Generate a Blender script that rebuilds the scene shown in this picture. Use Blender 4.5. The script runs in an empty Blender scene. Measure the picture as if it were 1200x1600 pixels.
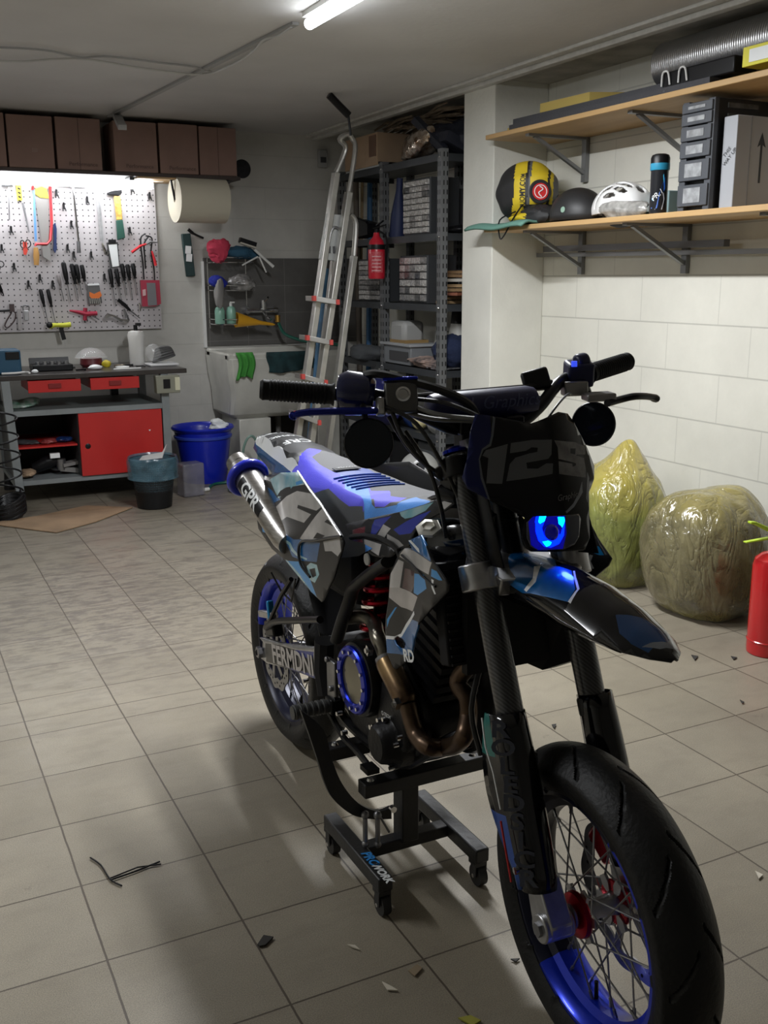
import bpy, bmesh, math, random
from math import sin, cos, pi, radians, sqrt, hypot, atan2
from mathutils import Vector, Matrix, Euler
R0 = random.Random(7)
V = Vector
scene = bpy.context.scene
col = scene.collection
def lerpt(T,x):
    if x<=T[0][0]: return T[0][1:]
    for a,b in zip(T,T[1:]):
        if x<=b[0]:
            t=(x-a[0])/(b[0]-a[0]); return tuple(a[i]+(b[i]-a[i])*t for i in range(1,len(a)))
    return T[-1][1:]
SEAT=[(.12,.05,.935,.90),(.2,.08,.93,.888),(.32,.108,.915,.872),(.45,.126,.905,.84),(.55,.134,.90,.812),(.65,.142,.90,.775),(.75,.138,.908,.80),(.85,.118,.922,.85),(.95,.09,.943,.91),(1.04,.05,.968,.955)]
def seatz(x,y):
    w,zt,zb=lerpt(SEAT,x)
    a=min(1.05,abs(y)/w); s=max(0.,(a-.66)/.34)
    return zt-.014*min(a,.8)**2-(zt-.01-zb)*s**1.35
TAIL=[(-.235,.03,.925,.905),(-.2,.05,.94,.90),(-.12,.062,.95,.89),(0,.07,.948,.87),(.15,.08,.93,.86),(.26,.09,.90,.85)]
def tailz(x,y):
    w,zt,zb=lerpt(TAIL,x)
    a=min(1.05,abs(y)/w); s=max(0.,(a-.8)/.2)
    return zt-.012*min(a,.8)**2-(zt-.012-zb)*s
def maskx(y,z):
    return 1.305-(z-.88)*.48-2.3*y*y
FEND=[(1.13,.055,.862,.03),(1.22,.065,.872,.035),(1.32,.07,.878,.045),(1.42,.07,.872,.05),(1.5,.062,.857,.042),(1.56,.05,.838,.03),(1.60,.028,.820,.014),(1.622,.006,.808,.003)]
def fendz(x,y):
    w,zt,d=lerpt(FEND,x)
    a=min(1.05,abs(y)/w)
    return zt-d*a**2.2

# ------------------------------------------------------------ materials
MATS = {}
def mat(name, c, r=.5, m=0., noise=0., nscale=8., bump=0., bscale=40., emit=None, es=0., alpha=1., trans=0., coat=0., c2=None, spec=None, stretch=None, ior=None):
    if name in MATS: return MATS[name]
    M = bpy.data.materials.new(name); M.use_nodes = True
    nt = M.node_tree; N = nt.nodes; L = nt.links
    b = N['Principled BSDF']
    c = tuple(c)+(1,) if len(c) == 3 else c
    b.inputs['Base Color'].default_value = c
    b.inputs['Roughness'].default_value = r
    b.inputs['Metallic'].default_value = m
    b.inputs['Alpha'].default_value = alpha
    b.inputs['Transmission Weight'].default_value = trans
    b.inputs['Coat Weight'].default_value = coat
    if ior: b.inputs['IOR'].default_value = ior
    if spec is not None: b.inputs['Specular IOR Level'].default_value = spec
    if emit: b.inputs['Emission Color'].default_value = tuple(emit)+(1,); b.inputs['Emission Strength'].default_value = es
    tc = mp = None
    if noise or bump:
        tc = N.new('ShaderNodeTexCoord'); mp = N.new('ShaderNodeMapping'); L.new(tc.outputs['Object'], mp.inputs[0])
        if stretch: mp.inputs['Scale'].default_value = stretch
    if noise:
        n = N.new('ShaderNodeTexNoise'); n.inputs['Scale'].default_value = nscale; n.inputs['Detail'].default_value = 5
        L.new(mp.outputs[0], n.inputs['Vector'])
        cr = N.new('ShaderNodeValToRGB'); L.new(n.outputs['Fac'], cr.inputs[0])
        d = c2 if c2 else tuple(x*(1-noise) for x in c[:3])
        cr.color_ramp.elements[0].position = .35; cr.color_ramp.elements[1].position = .65
        cr.color_ramp.elements[0].color = tuple(d)+(1,) ; cr.color_ramp.elements[1].color = c
        L.new(cr.outputs[0], b.inputs['Base Color'])
    if bump:
        n = N.new('ShaderNodeTexNoise'); n.inputs['Scale'].default_value = bscale; n.inputs['Detail'].default_value = 4
        L.new(mp.outputs[0], n.inputs['Vector'])
        bp = N.new('ShaderNodeBump'); bp.inputs['Strength'].default_value = bump; bp.inputs['Distance'].default_value = .01
        L.new(n.outputs['Fac'], bp.inputs['Height']); L.new(bp.outputs[0], b.inputs['Normal'])
    MATS[name] = M; return M
# ------------------------------------------------------------ mesh builder
def frame(d):
    d = V(d).normalized(); a = V((0,0,1)) if abs(d.z) < .9 else V((1,0,0))
    u = d.cross(a).normalized(); return u, d.cross(u).normalized()
class MB:
    def __init__(s): s.v = []; s.f = []; s.mi = []; s.cur = 0
    def add(s, vs, fs):
        o = len(s.v); s.v += [V(p) for p in vs]; s.f += [tuple(i+o for i in f) for f in fs]; s.mi += [s.cur]*len(fs); return s
    def box(s, c, d, rot=None):
        c = V(c); x, y, z = d[0]/2, d[1]/2, d[2]/2
        P = [V((a*x, b*y, e*z)) for e in (-1,1) for b in (-1,1) for a in (-1,1)]
        if rot is not None:
            if not isinstance(rot, Matrix): rot = Euler(rot).to_matrix()
            P = [rot @ p for p in P]
        return s.add([p+c for p in P], [(0,2,3,1),(4,5,7,6),(0,1,5,4),(2,6,7,3),(0,4,6,2),(1,3,7,5)])
    def bar(s, a, b, w, h, up=(0,0,1)):
        a = V(a); b = V(b); d = (b-a).normalized(); up = V(up)
        u = d.cross(up)
        if u.length < 1e-4: u = d.cross(V((1,0,0)))
        u.normalize(); n = u.cross(d).normalized()
        P = [p+u*(i*w/2)+n*(j*h/2) for p in (a,b) for (i,j) in ((-1,-1),(1,-1),(1,1),(-1,1))]
        return s.add(P, [(0,1,2,3),(7,6,5,4),(0,4,5,1),(1,5,6,2),(2,6,7,3),(3,7,4,0)])
    def tube(s, pts, r, n=10, closed=False, cap=True, flat=1.):
        pts = [V(p) for p in pts]; k = len(pts)
        rs = r if isinstance(r, (list,tuple)) else [r]*k
        T = []
        for i in range(k):
            if closed: d = pts[(i+1)%k]-pts[i-1]
            else: d = pts[min(i+1,k-1)]-pts[max(i-1,0)]
            T.append(d.normalized() if d.length > 1e-9 else V((0,0,1)))
        u, w = frame(T[0]); vs = []
        for i in range(k):
            u = (u-T[i]*u.dot(T[i]))
            if u.length < 1e-6: u = frame(T[i])[0]
            u.normalize(); w = T[i].cross(u)
            for j in range(n):
                t = 2*pi*j/n; vs.append(pts[i]+u*cos(t)*rs[i]+w*sin(t)*rs[i]*flat)
        fs = []
        for i in range(k if closed else k-1):
            a = i*n; b = ((i+1)%k)*n
            for j in range(n): fs.append((a+j, a+(j+1)%n, b+(j+1)%n, b+j))
        if cap and not closed: fs += [tuple(range(n))[::-1], tuple((k-1)*n+j for j in range(n))]
        return s.add(vs, fs)
    def cyl(s, a, b, r, r1=None, n=16): return s.tube([a,b], [r, r if r1 is None else r1], n)
    def lathe(s, prof, o=(0,0,0), ax=(0,0,1), n=24, a0=0., a1=2*pi, cap=False):
        # prof: [(radius, height)]
        ax = V(ax).normalized(); u, w = frame(ax); o = V(o); full = abs(a1-a0-2*pi) < 1e-6
        m = n if full else n+1; vs = []; fs = []
        for (r, h) in prof:
            for j in range(m):
                t = a0+(a1-a0)*j/n; vs.append(o+ax*h+u*cos(t)*r+w*sin(t)*r)
        for i in range(len(prof)-1):
            for j in range(n):
                j2 = (j+1)%m; fs.append((i*m+j, i*m+j2, (i+1)*m+j2, (i+1)*m+j))
        if cap: fs += [tuple(range(m))[::-1], tuple((len(prof)-1)*m+j for j in range(m))]
        return s.add(vs, fs)
    def prism(s, poly, d):
        # poly: 3D points, d: extrusion vector
        n = len(poly); d = V(d); P = [V(p) for p in poly]
        return s.add(P+[p+d for p in P], [tuple(range(n))[::-1], tuple(range(n, 2*n))]+[(i,(i+1)%n,n+(i+1)%n,n+i) for i in range(n)])
    def loft(s, rings, cap=True, closed=True):
        n = len(rings[0]); vs = [p for r in rings for p in r]; fs = []
        for i in range(len(rings)-1):
            for j in range(n if closed else n-1):
                fs.append((i*n+j, i*n+(j+1)%n, (i+1)*n+(j+1)%n, (i+1)*n+j))
        if cap and closed: fs += [tuple(range(n))[::-1], tuple((len(rings)-1)*n+j for j in range(n))]
        return s.add(vs, fs)
    def ball(s, c, r, n=12, m=8, fn=None):
        c = V(c); r = (r,r,r) if not isinstance(r,(tuple,list)) else r; vs = []; fs = []
        for i in range(m+1):
            for j in range(n):
                a = pi*i/m; t = 2*pi*j/n; d = V((sin(a)*cos(t), sin(a)*sin(t), cos(a)))
                k = fn(d) if fn else 1.
                vs.append(c+V((d.x*r[0], d.y*r[1], d.z*r[2]))*k)
        for i in range(m):
            for j in range(n): fs.append((i*n+j, (i+1)*n+j, (i+1)*n+(j+1)%n, i*n+(j+1)%n))
        return s.add(vs, fs)
    def sheet(s, fn, nu, nv):
        vs = [fn(i/nu, j/nv) for i in range(nu+1) for j in range(nv+1)]
        return s.add(vs, [(i*(nv+1)+j, (i+1)*(nv+1)+j, (i+1)*(nv+1)+j+1, i*(nv+1)+j+1) for i in range(nu) for j in range(nv)])
    def build(s, name, m, parent=None, smooth=True, bevel=0., solid=0., ang=35, clean=True):
        me = bpy.data.meshes.new(name)
        off = V((0,0,0))
        if parent is not None:
            p = parent; off = V(p.get('_o', (0,0,0)))
        me.from_pydata([tuple(p-off) for p in s.v], [], s.f)
        for k in (m if isinstance(m,(list,tuple)) else [m]): me.materials.append(k)
        if isinstance(m,(list,tuple)): me.polygons.foreach_set('material_index', s.mi)
        bm = bmesh.new(); bm.from_mesh(me)
        bmesh.ops.remove_doubles(bm, verts=bm.verts, dist=1e-5)
        bmesh.ops.recalc_face_normals(bm, faces=bm.faces)
        bm.to_mesh(me); bm.free()
        if smooth:
            me.shade_smooth(); me.set_sharp_from_angle(angle=radians(ang))
        o = bpy.data.objects.new(name, me); col.objects.link(o)
        if parent is not None: o.parent = parent; o['_o'] = tuple(off)
        if solid:
            k = o.modifiers.new('s', 'SOLIDIFY'); k.thickness = solid; k.offset = 0
        if bevel:
            k = o.modifiers.new('b', 'BEVEL'); k.width = bevel; k.segments = 2; k.limit_method = 'ANGLE'; k.angle_limit = radians(40)
        return o
def tag(o, label=None, cat=None, group=None, kind=None):
    if label: o['label'] = label
    if cat: o['category'] = cat
    if group: o['group'] = group
    if kind: o['kind'] = kind
    return o
def thing(name, loc, label, cat, group=None, world=True):
    o = bpy.data.objects.new(name, None); col.objects.link(o); o.location = loc; o.empty_display_size = .05
    o['_o'] = tuple(loc) if world else (0,0,0)
    return tag(o, label, cat, group)
def one(mb, name, m, label, cat, group=None, base=None, **k):
    # a thing made of a single mesh; origin moved to its base
    vs = mb.v; b = base or (sum(p.x for p in vs)/len(vs), sum(p.y for p in vs)/len(vs), min(p.z for p in vs))
    b = V(b); mb.v = [p-b for p in vs]
    o = mb.build(name, m, None, **k); o.location = b; o['_o'] = tuple(b)
    return tag(o, label, cat, group)
def struct(name, mb, m, **k):
    o = mb.build(name, m, None, smooth=False, **k); o['kind'] = 'structure'; return o
def dup(root, loc, rotz=None, label=None, group=None, rot=None, scale=None):
    r = root.copy(); col.objects.link(r); r.location = loc
    if rotz is not None: r.rotation_euler = (0,0,rotz)
    if rot is not None: r.rotation_euler = rot
    if scale: r.scale = scale
    if label: r['label'] = label
    if group: r['group'] = group
    def rec(a, b):
        for ch in list(a.children):
            c = ch.copy(); col.objects.link(c); c.parent = b; rec(ch, c)
    rec(root, r); return r
def text_faces(txt, size, ext=0., shear=0., spacing=1., bold=.0):
    cu = bpy.data.curves.new('t', 'FONT'); cu.body = txt; cu.size = size; cu.extrude = ext; cu.shear = shear; cu.space_character = spacing
    cu.offset = bold; cu.align_x = 'CENTER'; cu.align_y = 'CENTER'; cu.resolution_u = 3
    o = bpy.data.objects.new('t', cu); col.objects.link(o)
    dg = bpy.context.evaluated_depsgraph_get(); dg.update()
    me = bpy.data.meshes.new_from_object(o.evaluated_get(dg))
    vs = [v.co.copy() for v in me.vertices]; fs = [tuple(p.vertices) for p in me.polygons]
    bpy.data.objects.remove(o); bpy.data.curves.remove(cu); bpy.data.meshes.remove(me)
    return vs, fs
def lettering(txt, size, o, u, v, m, parent, name='lettering', sx=1., off=.0012, bold=0., shear=0., warp=None, spacing=1.):
    # flat letters standing on the plane (o, u right, v up)
    u = V(u).normalized(); v = V(v); v = (v-u*v.dot(u)).normalized(); n = u.cross(v)
    vs, fs = text_faces(txt, size, 0, shear, spacing, bold); o = V(o)
    if warp:
        bm = bmesh.new(); bv = [bm.verts.new(p) for p in vs]
        for f in fs:
            try: bm.faces.new([bv[i] for i in f])
            except ValueError: pass
        xs = [p.x for p in vs]; ys = [p.y for p in vs]; st = size/7
        for ax_, lo_, hi_ in ((0,min(xs),max(xs)),(1,min(ys),max(ys))):
            k = lo_+st
            while k < hi_:
                bmesh.ops.bisect_plane(bm, geom=bm.verts[:]+bm.edges[:]+bm.faces[:], plane_co=(k,0,0) if ax_ == 0 else (0,k,0), plane_no=(1,0,0) if ax_ == 0 else (0,1,0)); k += st
        bm.verts.index_update(); vs = [v_.co.copy() for v_ in bm.verts]; fs = [tuple(v_.index for v_ in f.verts) for f in bm.faces]; bm.free()
    P = [o+u*p.x*sx+v*p.y+n*off for p in vs]
    if warp: P = [warp(p) for p in P]
    return MB().add(P, fs).build(name, m, parent, smooth=False)
# cut an outline polygon (2D) by paint polygons, grid it, map to 3D
def inpoly(p, poly):
    x, y = p; c = False; n = len(poly)
    for i in range(n):
        x1, y1 = poly[i]; x2, y2 = poly[i-1]
        if (y1 > y) != (y2 > y) and x < (x2-x1)*(y-y1)/(y2-y1)+x1: c = not c
    return c
def decal_sheet(name, outline, paints, mats, fn, parent, step=.03, thick=.003, back=None, grid=True, holes=()):
    # paints: [(polygon, material index)], later wins; fn(a,b)->3D; outline itself gets index 0
    bm = bmesh.new()
    vs = [bm.verts.new((p[0], p[1], 0)) for p in outline]; bm.faces.new(vs)
    def cut(co, no):
        bmesh.ops.bisect_plane(bm, geom=bm.verts[:]+bm.edges[:]+bm.faces[:], plane_co=co, plane_no=no, dist=1e-5)
    bmesh.ops.triangulate(bm, faces=bm.faces[:])
    xs = [p[0] for p in outline]; ys = [p[1] for p in outline]
    if grid:
        k = math.floor(min(xs)/step)
        while k*step < max(xs): cut((k*step,0,0), (1,0,0)); k += 1
        k = math.floor(min(ys)/step)
        while k*step < max(ys): cut((0,k*step,0), (0,1,0)); k += 1
    def cutedge(a, b):
        # local cut: only faces whose bbox meets the segment bbox
        a = V((a[0],a[1],0)); b = V((b[0],b[1],0)); d = b-a
        if d.length < 1e-6: return
        n = V((-d.y, d.x, 0)); lo = V((min(a.x,b.x), min(a.y,b.y),0)); hi = V((max(a.x,b.x), max(a.y,b.y),0))
        fs = []
        for f in bm.faces:
            fx = [v.co.x for v in f.verts]; fy = [v.co.y for v in f.verts]
            if max(fx) < lo.x-1e-4 or min(fx) > hi.x+1e-4 or max(fy) < lo.y-1e-4 or min(fy) > hi.y+1e-4: continue
            fs.append(f)
        g = set(fs)
        for f in fs: g.update(f.edges); g.update(f.verts)
        bmesh.ops.bisect_plane(bm, geom=list(g), plane_co=a, plane_no=n, dist=1e-5)
    for poly in [p for p,_ in paints]+list(holes):
        for i in range(len(poly)): cutedge(poly[i-1], poly[i])
    kill = []
    for f in bm.faces:
        c = f.calc_center_median(); f.material_index = 0
        for poly, mi in paints:
            if inpoly((c.x,c.y), poly): f.material_index = mi
        for poly in holes:
            if inpoly((c.x,c.y), poly): kill.append(f)
    bmesh.ops.delete(bm, geom=list(set(kill)), context='FACES')
    off = V(parent.get('_o', (0,0,0))) if parent is not None else V((0,0,0))
    for v in bm.verts: v.co = V(fn(v.co.x, v.co.y))-off
    me = bpy.data.meshes.new(name); bm.to_mesh(me); bm.free()
    for m in mats: me.materials.append(m)
    me.shade_smooth(); me.set_sharp_from_angle(angle=radians(50))
    o = bpy.data.objects.new(name, me); col.objects.link(o)
    if parent is not None: o.parent = parent; o['_o'] = tuple(off)
    if thick: k = o.modifiers.new('s','SOLIDIFY'); k.thickness = thick; k.offset = 0
    return o
def spline(pts, k=6, closed=False):
    pts = [V(p) for p in pts]; n = len(pts); out = []
    rng = range(n if closed else n-1)
    for i in rng:
        g = (lambda j: pts[j%n]) if closed else (lambda j: pts[max(0,min(n-1,j))])
        p0,p1,p2,p3 = g(i-1),g(i),g(i+1),g(i+2)
        for j in range(k):
            t = j/k; out.append(.5*((2*p1)+(p2-p0)*t+(2*p0-5*p1+4*p2-p3)*t*t+(3*p1-p0-3*p2+p3)*t**3))
    if not closed: out.append(pts[-1])
    return out
def cloth(mb, c, s, seed=0, n=20, m=12, amp=.25, sq=.0):
    # a crumpled soft lump (cloth, bag) of half sizes s round c
    rr = random.Random(seed); rv = lambda a,b_: V((rr.uniform(-1,1), rr.uniform(-1,1), rr.uniform(-1,1))).normalized()*rr.uniform(a,b_)
    K = [(rv(2,5), rr.uniform(0,6), rr.uniform(.3,1)) for _ in range(6)]; K2 = [(rv(6,13), rr.uniform(0,6), rr.uniform(.3,1)) for _ in range(6)]
    def fn(d):
        q = 0
        for k,ph,a in K: q += a*sin(k.dot(d)+ph)
        for k,ph,a in K2: q += .6*a*(.6-abs(sin(k.dot(d)+ph)))
        return max(.35, 1+amp*q/4)
    return mb.ball(c, s, max(n,36), max(m,22), fn)
# common materials
BLK = mat('black_plastic', (.007,.007,.008), .38, spec=.3)
BLKM = mat('black_metal', (.007,.007,.008), .3, .3, spec=.4)
MATT = mat('matt_black', (.008,.008,.009), .65, spec=.25)
ALU = mat('brushed_aluminium', (.55,.55,.56), .32, .95, .25, 30)
STEEL = mat('dull_steel', (.32,.32,.33), .38, .9, .3, 25)
CHROME = mat('chrome', (.75,.75,.76), .12, 1)
WHITE = mat('white_plastic', (.75,.75,.73), .4)
RED = mat('red_paint', (.55,.012,.015), .35, coat=.3)

# ------------------------------------------------------------ the setting
def node_mat(name):
    M = bpy.data.materials.new(name); M.use_nodes = True
    return M, M.node_tree.nodes, M.node_tree.links, M.node_tree.nodes['Principled BSDF']
def mth(N, L, op, a, b=None, c=None):
    n = N.new('ShaderNodeMath'); n.operation = op
    for i, x in enumerate((a, b, c)):
        if x is None: continue
        if isinstance(x, (int, float)): n.inputs[i].default_value = x
        else: L.new(x, n.inputs[i])
    return n.outputs[0]
def noise(N, L, vec, sc, det=5, rough=.6):
    n = N.new('ShaderNodeTexNoise'); n.inputs['Scale'].default_value = sc; n.inputs['Detail'].default_value = det; n.inputs['Roughness'].default_value = rough
    L.new(vec, n.inputs['Vector']); return n.outputs['Fac']
def ramp(N, L, f, p0, p1, c0, c1):
    n = N.new('ShaderNodeValToRGB'); e = n.color_ramp.elements
    e[0].position = p0; e[1].position = p1; e[0].color = tuple(c0)+(1,); e[1].color = tuple(c1)+(1,); L.new(f, n.inputs[0]); return n.outputs[0]
def mix(N, L, f, a, b, mode='MIX'):
    n = N.new('ShaderNodeMix'); n.data_type = 'RGBA'; n.blend_type = mode
    if isinstance(f, (int,float)): n.inputs[0].default_value = f
    else: L.new(f, n.inputs[0])
    for i, x in ((6,a),(7,b)):
        if isinstance(x, tuple): n.inputs[i].default_value = x+(1,)
        else: L.new(x, n.inputs[i])
    return n.outputs[2]
def bump(N, L, h, b, st=.3, d=.01):
    n = N.new('ShaderNodeBump'); n.inputs['Strength'].default_value = st; n.inputs['Distance'].default_value = d
    L.new(h, n.inputs['Height']); L.new(n.outputs[0], b.inputs['Normal'])
def line_mask(N, L, coord, pitch, off, half):
    # 1 on a joint line
    t = mth(N, L, 'FRACT', mth(N, L, 'DIVIDE', mth(N, L, 'SUBTRACT', coord, off-pitch/2), pitch))
    d = mth(N, L, 'MULTIPLY', mth(N, L, 'ABSOLUTE', mth(N, L, 'SUBTRACT', t, .5)), pitch)
    return mth(N, L, 'LESS_THAN', d, half), d
# floor tiles: 30 cm, one course split in two
M, N, L, b = node_mat('floor_tiles')
tc = N.new('ShaderNodeTexCoord'); P = tc.outputs['Object']; sx = N.new('ShaderNodeSeparateXYZ'); L.new(P, sx.inputs[0])
T = .2995; X0 = .2950; Y0 = 1.620
wob = mth(N, L, 'MULTIPLY', mth(N, L, 'SUBTRACT', noise(N, L, P, 9, 3), .5), .004)
X = mth(N, L, 'ADD', sx.outputs[0], wob); Y = mth(N, L, 'ADD', sx.outputs[1], wob)
mx, dx = line_mask(N, L, X, T, X0, .0024)
my, dy = line_mask(N, L, Y, T, Y0, .0022)
ex = mth(N, L, 'LESS_THAN', mth(N, L, 'ABSOLUTE', mth(N, L, 'SUBTRACT', Y, 3.235)), .0022)
g = mth(N, L, 'MAXIMUM', mth(N, L, 'MAXIMUM', mx, my), ex)
# per tile tint
ix = mth(N, L, 'FLOOR', mth(N, L, 'DIVIDE', mth(N, L, 'SUBTRACT', X, X0), T)); iy = mth(N, L, 'FLOOR', mth(N, L, 'DIVIDE', mth(N, L, 'SUBTRACT', Y, Y0), T))
cb = N.new('ShaderNodeCombineXYZ'); L.new(ix, cb.inputs[0]); L.new(iy, cb.inputs[1])
wn = N.new('ShaderNodeTexWhiteNoise'); L.new(cb.outputs[0], wn.inputs['Vector'])
base = mix(N, L, wn.outputs['Value'], (.285,.252,.192), (.325,.29,.225))
spk = ramp(N, L, noise(N, L, P, 420, 2), .38, .62, (.72,.72,.72), (1.12,1.12,1.12))
c = mix(N, L, 1., base, spk, 'MULTIPLY')
big = ramp(N, L, noise(N, L, P, 1.7, 6, .65), .35, .7, (.80,.79,.78), (1.06,1.05,1.03))
c = mix(N, L, 1., c, big, 'MULTIPLY')
# dirt, heavier far from the camera
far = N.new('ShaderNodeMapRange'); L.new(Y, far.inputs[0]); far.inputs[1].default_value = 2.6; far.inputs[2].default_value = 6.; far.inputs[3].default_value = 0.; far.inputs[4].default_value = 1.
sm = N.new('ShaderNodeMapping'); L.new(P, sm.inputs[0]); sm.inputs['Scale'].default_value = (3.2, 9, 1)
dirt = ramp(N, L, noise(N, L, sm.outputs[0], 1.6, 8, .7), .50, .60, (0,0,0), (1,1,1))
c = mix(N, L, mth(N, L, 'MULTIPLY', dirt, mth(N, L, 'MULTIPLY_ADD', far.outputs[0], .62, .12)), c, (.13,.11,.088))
spot = ramp(N, L, noise(N, L, P, 14, 3), .68, .73, (0,0,0), (1,1,1))
c = mix(N, L, mth(N, L, 'MULTIPLY', spot, .3), c, (.12,.10,.08))
st = N.new('ShaderNodeVectorMath'); st.operation = 'DISTANCE'; L.new(P, st.inputs[0]); st.inputs[1].default_value = (.75,4.35,0)
sr = N.new('ShaderNodeMapRange'); L.new(st.outputs['Value'], sr.inputs[0]); sr.inputs[1].default_value = .35; sr.inputs[2].default_value = 1.1; sr.inputs[3].default_value = 1.; sr.inputs[4].default_value = 0.
blot = ramp(N, L, noise(N, L, sm.outputs[0], 3.2, 8, .7), .46, .56, (0,0,0), (1,1,1))
c = mix(N, L, mth(N, L, 'MULTIPLY', mth(N, L, 'MULTIPLY', blot, sr.outputs[0]), .6), c, (.10,.085,.07))
c = mix(N, L, mth(N, L, 'MULTIPLY', far.outputs[0], .30), c, (.14,.125,.11))  # even dark grey tint over the tiles, stronger towards the back
c = mix(N, L, g, c, (.085,.068,.05))
L.new(c, b.inputs['Base Color']); L.new(ramp(N, L, noise(N, L, P, 5, 4), .3, .7, (.34,)*3, (.52,)*3), b.inputs['Roughness'])
h = mth(N, L, 'SUBTRACT', mth(N, L, 'MULTIPLY', noise(N, L, P, 200, 2), .12), g); bump(N, L, h, b, .5, .003)
FLOORM = M
# painted block wall
def block_mat(name, u, v, colr, bw=.53, bh=.2245, z0=.0, dark=(.62,.60,.55), stain=.2, joint=.0035, jd=.82):
    M, N, L, b = node_mat(name)
    tc = N.new('ShaderNodeTexCoord'); P = tc.outputs['Object']; s = N.new('ShaderNodeSeparateXYZ'); L.new(P, s.inputs[0])
    U = s.outputs[u]; Z = s.outputs[2]
    row = mth(N, L, 'FLOOR', mth(N, L, 'DIVIDE', mth(N, L, 'SUBTRACT', Z, z0), bh))
    sh = mth(N, L, 'MULTIPLY', mth(N, L, 'MODULO', mth(N, L, 'ADD', row, 40), 2.), bw*.5)
    wn = N.new('ShaderNodeTexWhiteNoise'); wn.noise_dimensions = '1D'; L.new(row, wn.inputs['W'])
    sh = mth(N, L, 'MULTIPLY_ADD', wn.outputs['Value'], .12, sh)
    mz, dz = line_mask(N, L, Z, bh, z0, joint)
    mu, du = line_mask(N, L, mth(N, L, 'ADD', U, sh), bw, .1, joint*.7)
    g = mth(N, L, 'MAXIMUM', mz, mu)
    n1 = ramp(N, L, noise(N, L, P, 1.3, 6, .65), .3, .75, tuple(x*(1-stain) for x in colr), colr)
    c = mix(N, L, mth(N, L, 'MULTIPLY', mth(N, L, 'MAXIMUM', mz, mth(N, L, 'MULTIPLY', mu, .6)), 1-jd), n1, tuple(x*.25 for x in colr))
    sp = ramp(N, L, noise(N, L, P, 26, 3), .72, .76, (0,)*3, (1,)*3)
    c = mix(N, L, mth(N, L, 'MULTIPLY', sp, .12), c, dark)
    L.new(c, b.inputs['Base Color']); b.inputs['Roughness'].default_value = .7
    h = mth(N, L, 'SUBTRACT', mth(N, L, 'MULTIPLY', noise(N, L, P, 60, 4), .25), mth(N, L, 'MAXIMUM', mz, mu)); bump(N, L, h, b, .45, .004)
    return M
WR = block_mat('white_painted_blocks', 1, 2, (.80,.785,.70), z0=.066, jd=.62)
WB = block_mat('grimy_white_wall', 0, 2, (.62,.605,.56), stain=.3, joint=.003, jd=.86, z0=.04)
PIL = mat('painted_pillar', (.76,.75,.68), .7, noise=.12, nscale=3, bump=.2, bscale=50)
CEIL = mat('ceiling_paint', (.64,.63,.62), .85, noise=.16, nscale=1.1, bump=.12, bscale=30)
SOF = mat('soffit_plaster', (.50,.48,.42), .85, noise=.35, nscale=6, bump=.4, bscale=40)
TRIM = mat('white_trim', (.62,.61,.57), .5, noise=.15, nscale=20)
XL, XR, YB, YF, ZC, XP, YP = -2.9, 3.44, 7.32, -2.6, 2.445, 3.09, 4.855
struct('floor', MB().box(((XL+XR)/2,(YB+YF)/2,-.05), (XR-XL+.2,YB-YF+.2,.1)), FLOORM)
struct('ceiling', MB().box(((XL+XR)/2,(YB+YF)/2,ZC+.05), (XR-XL+.2,YB-YF+.2,.1)), CEIL)
struct('wall_back', MB().box(((XL+XR)/2,YB+.05,ZC/2), (XR-XL+.2,.1,ZC+.1)), WB)
struct('wall_right', MB().box((XR+.05,(YB+YF)/2,ZC/2), (.1,YB-YF+.2,ZC+.1)), WR)
struct('wall_left', MB().box((XL-.05,(YB+YF)/2,ZC/2), (.1,YB-YF+.2,ZC+.1)), WR)
struct('wall_front', MB().box(((XL+XR)/2,YF-.05,ZC/2), (XR-XL+.2,.1,ZC+.1)), WB)
struct('wall_pillar', MB().box(((XP+XR)/2,YP+.16,ZC/2), (XR-XP,.32,ZC)), PIL, bevel=.006)
struct('trim_1', MB().box((XP-.02,(YF+YB)/2,ZC-.018), (.045,YB-YF,.036)).box((XP-.075,(YF+YB)/2,ZC-.008), (.05,YB-YF,.016)), TRIM, bevel=.004)
struct('trim_2', MB().box(((XP+XR)/2,(YF+YB)/2,ZC-.004), (XR-XP,YB-YF,.008)), SOF)
# grey tiled splashback behind the sink
M, N, L, b = node_mat('grey_splash_tiles')
tc = N.new('ShaderNodeTexCoord'); P = tc.outputs['Object']; s = N.new('ShaderNodeSeparateXYZ'); L.new(P, s.inputs[0])
m1,_ = line_mask(N, L, s.outputs[0], .30, 2.50, .0022); m2,_ = line_mask(N, L, s.outputs[2], .20, .955, .002)
g = mth(N, L, 'MAXIMUM', m1, m2)
c = ramp(N, L, noise(N, L, P, 5, 4), .3, .7, (.085,.08,.075), (.12,.115,.108)); c = mix(N, L, mth(N,L,'MULTIPLY',g,.5), c, (.24,.23,.22))
L.new(c, b.inputs['Base Color']); b.inputs['Roughness'].default_value = .45
struct('trim_3', MB().box(((2.175+3.43)/2,YB-.008,(.92+1.555)/2), (3.43-2.175,.016,1.555-.92)), M)
struct('trim_4', MB().box((2.165,YB-.012,1.22), (.02,.024,.62)), WHITE)
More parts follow.
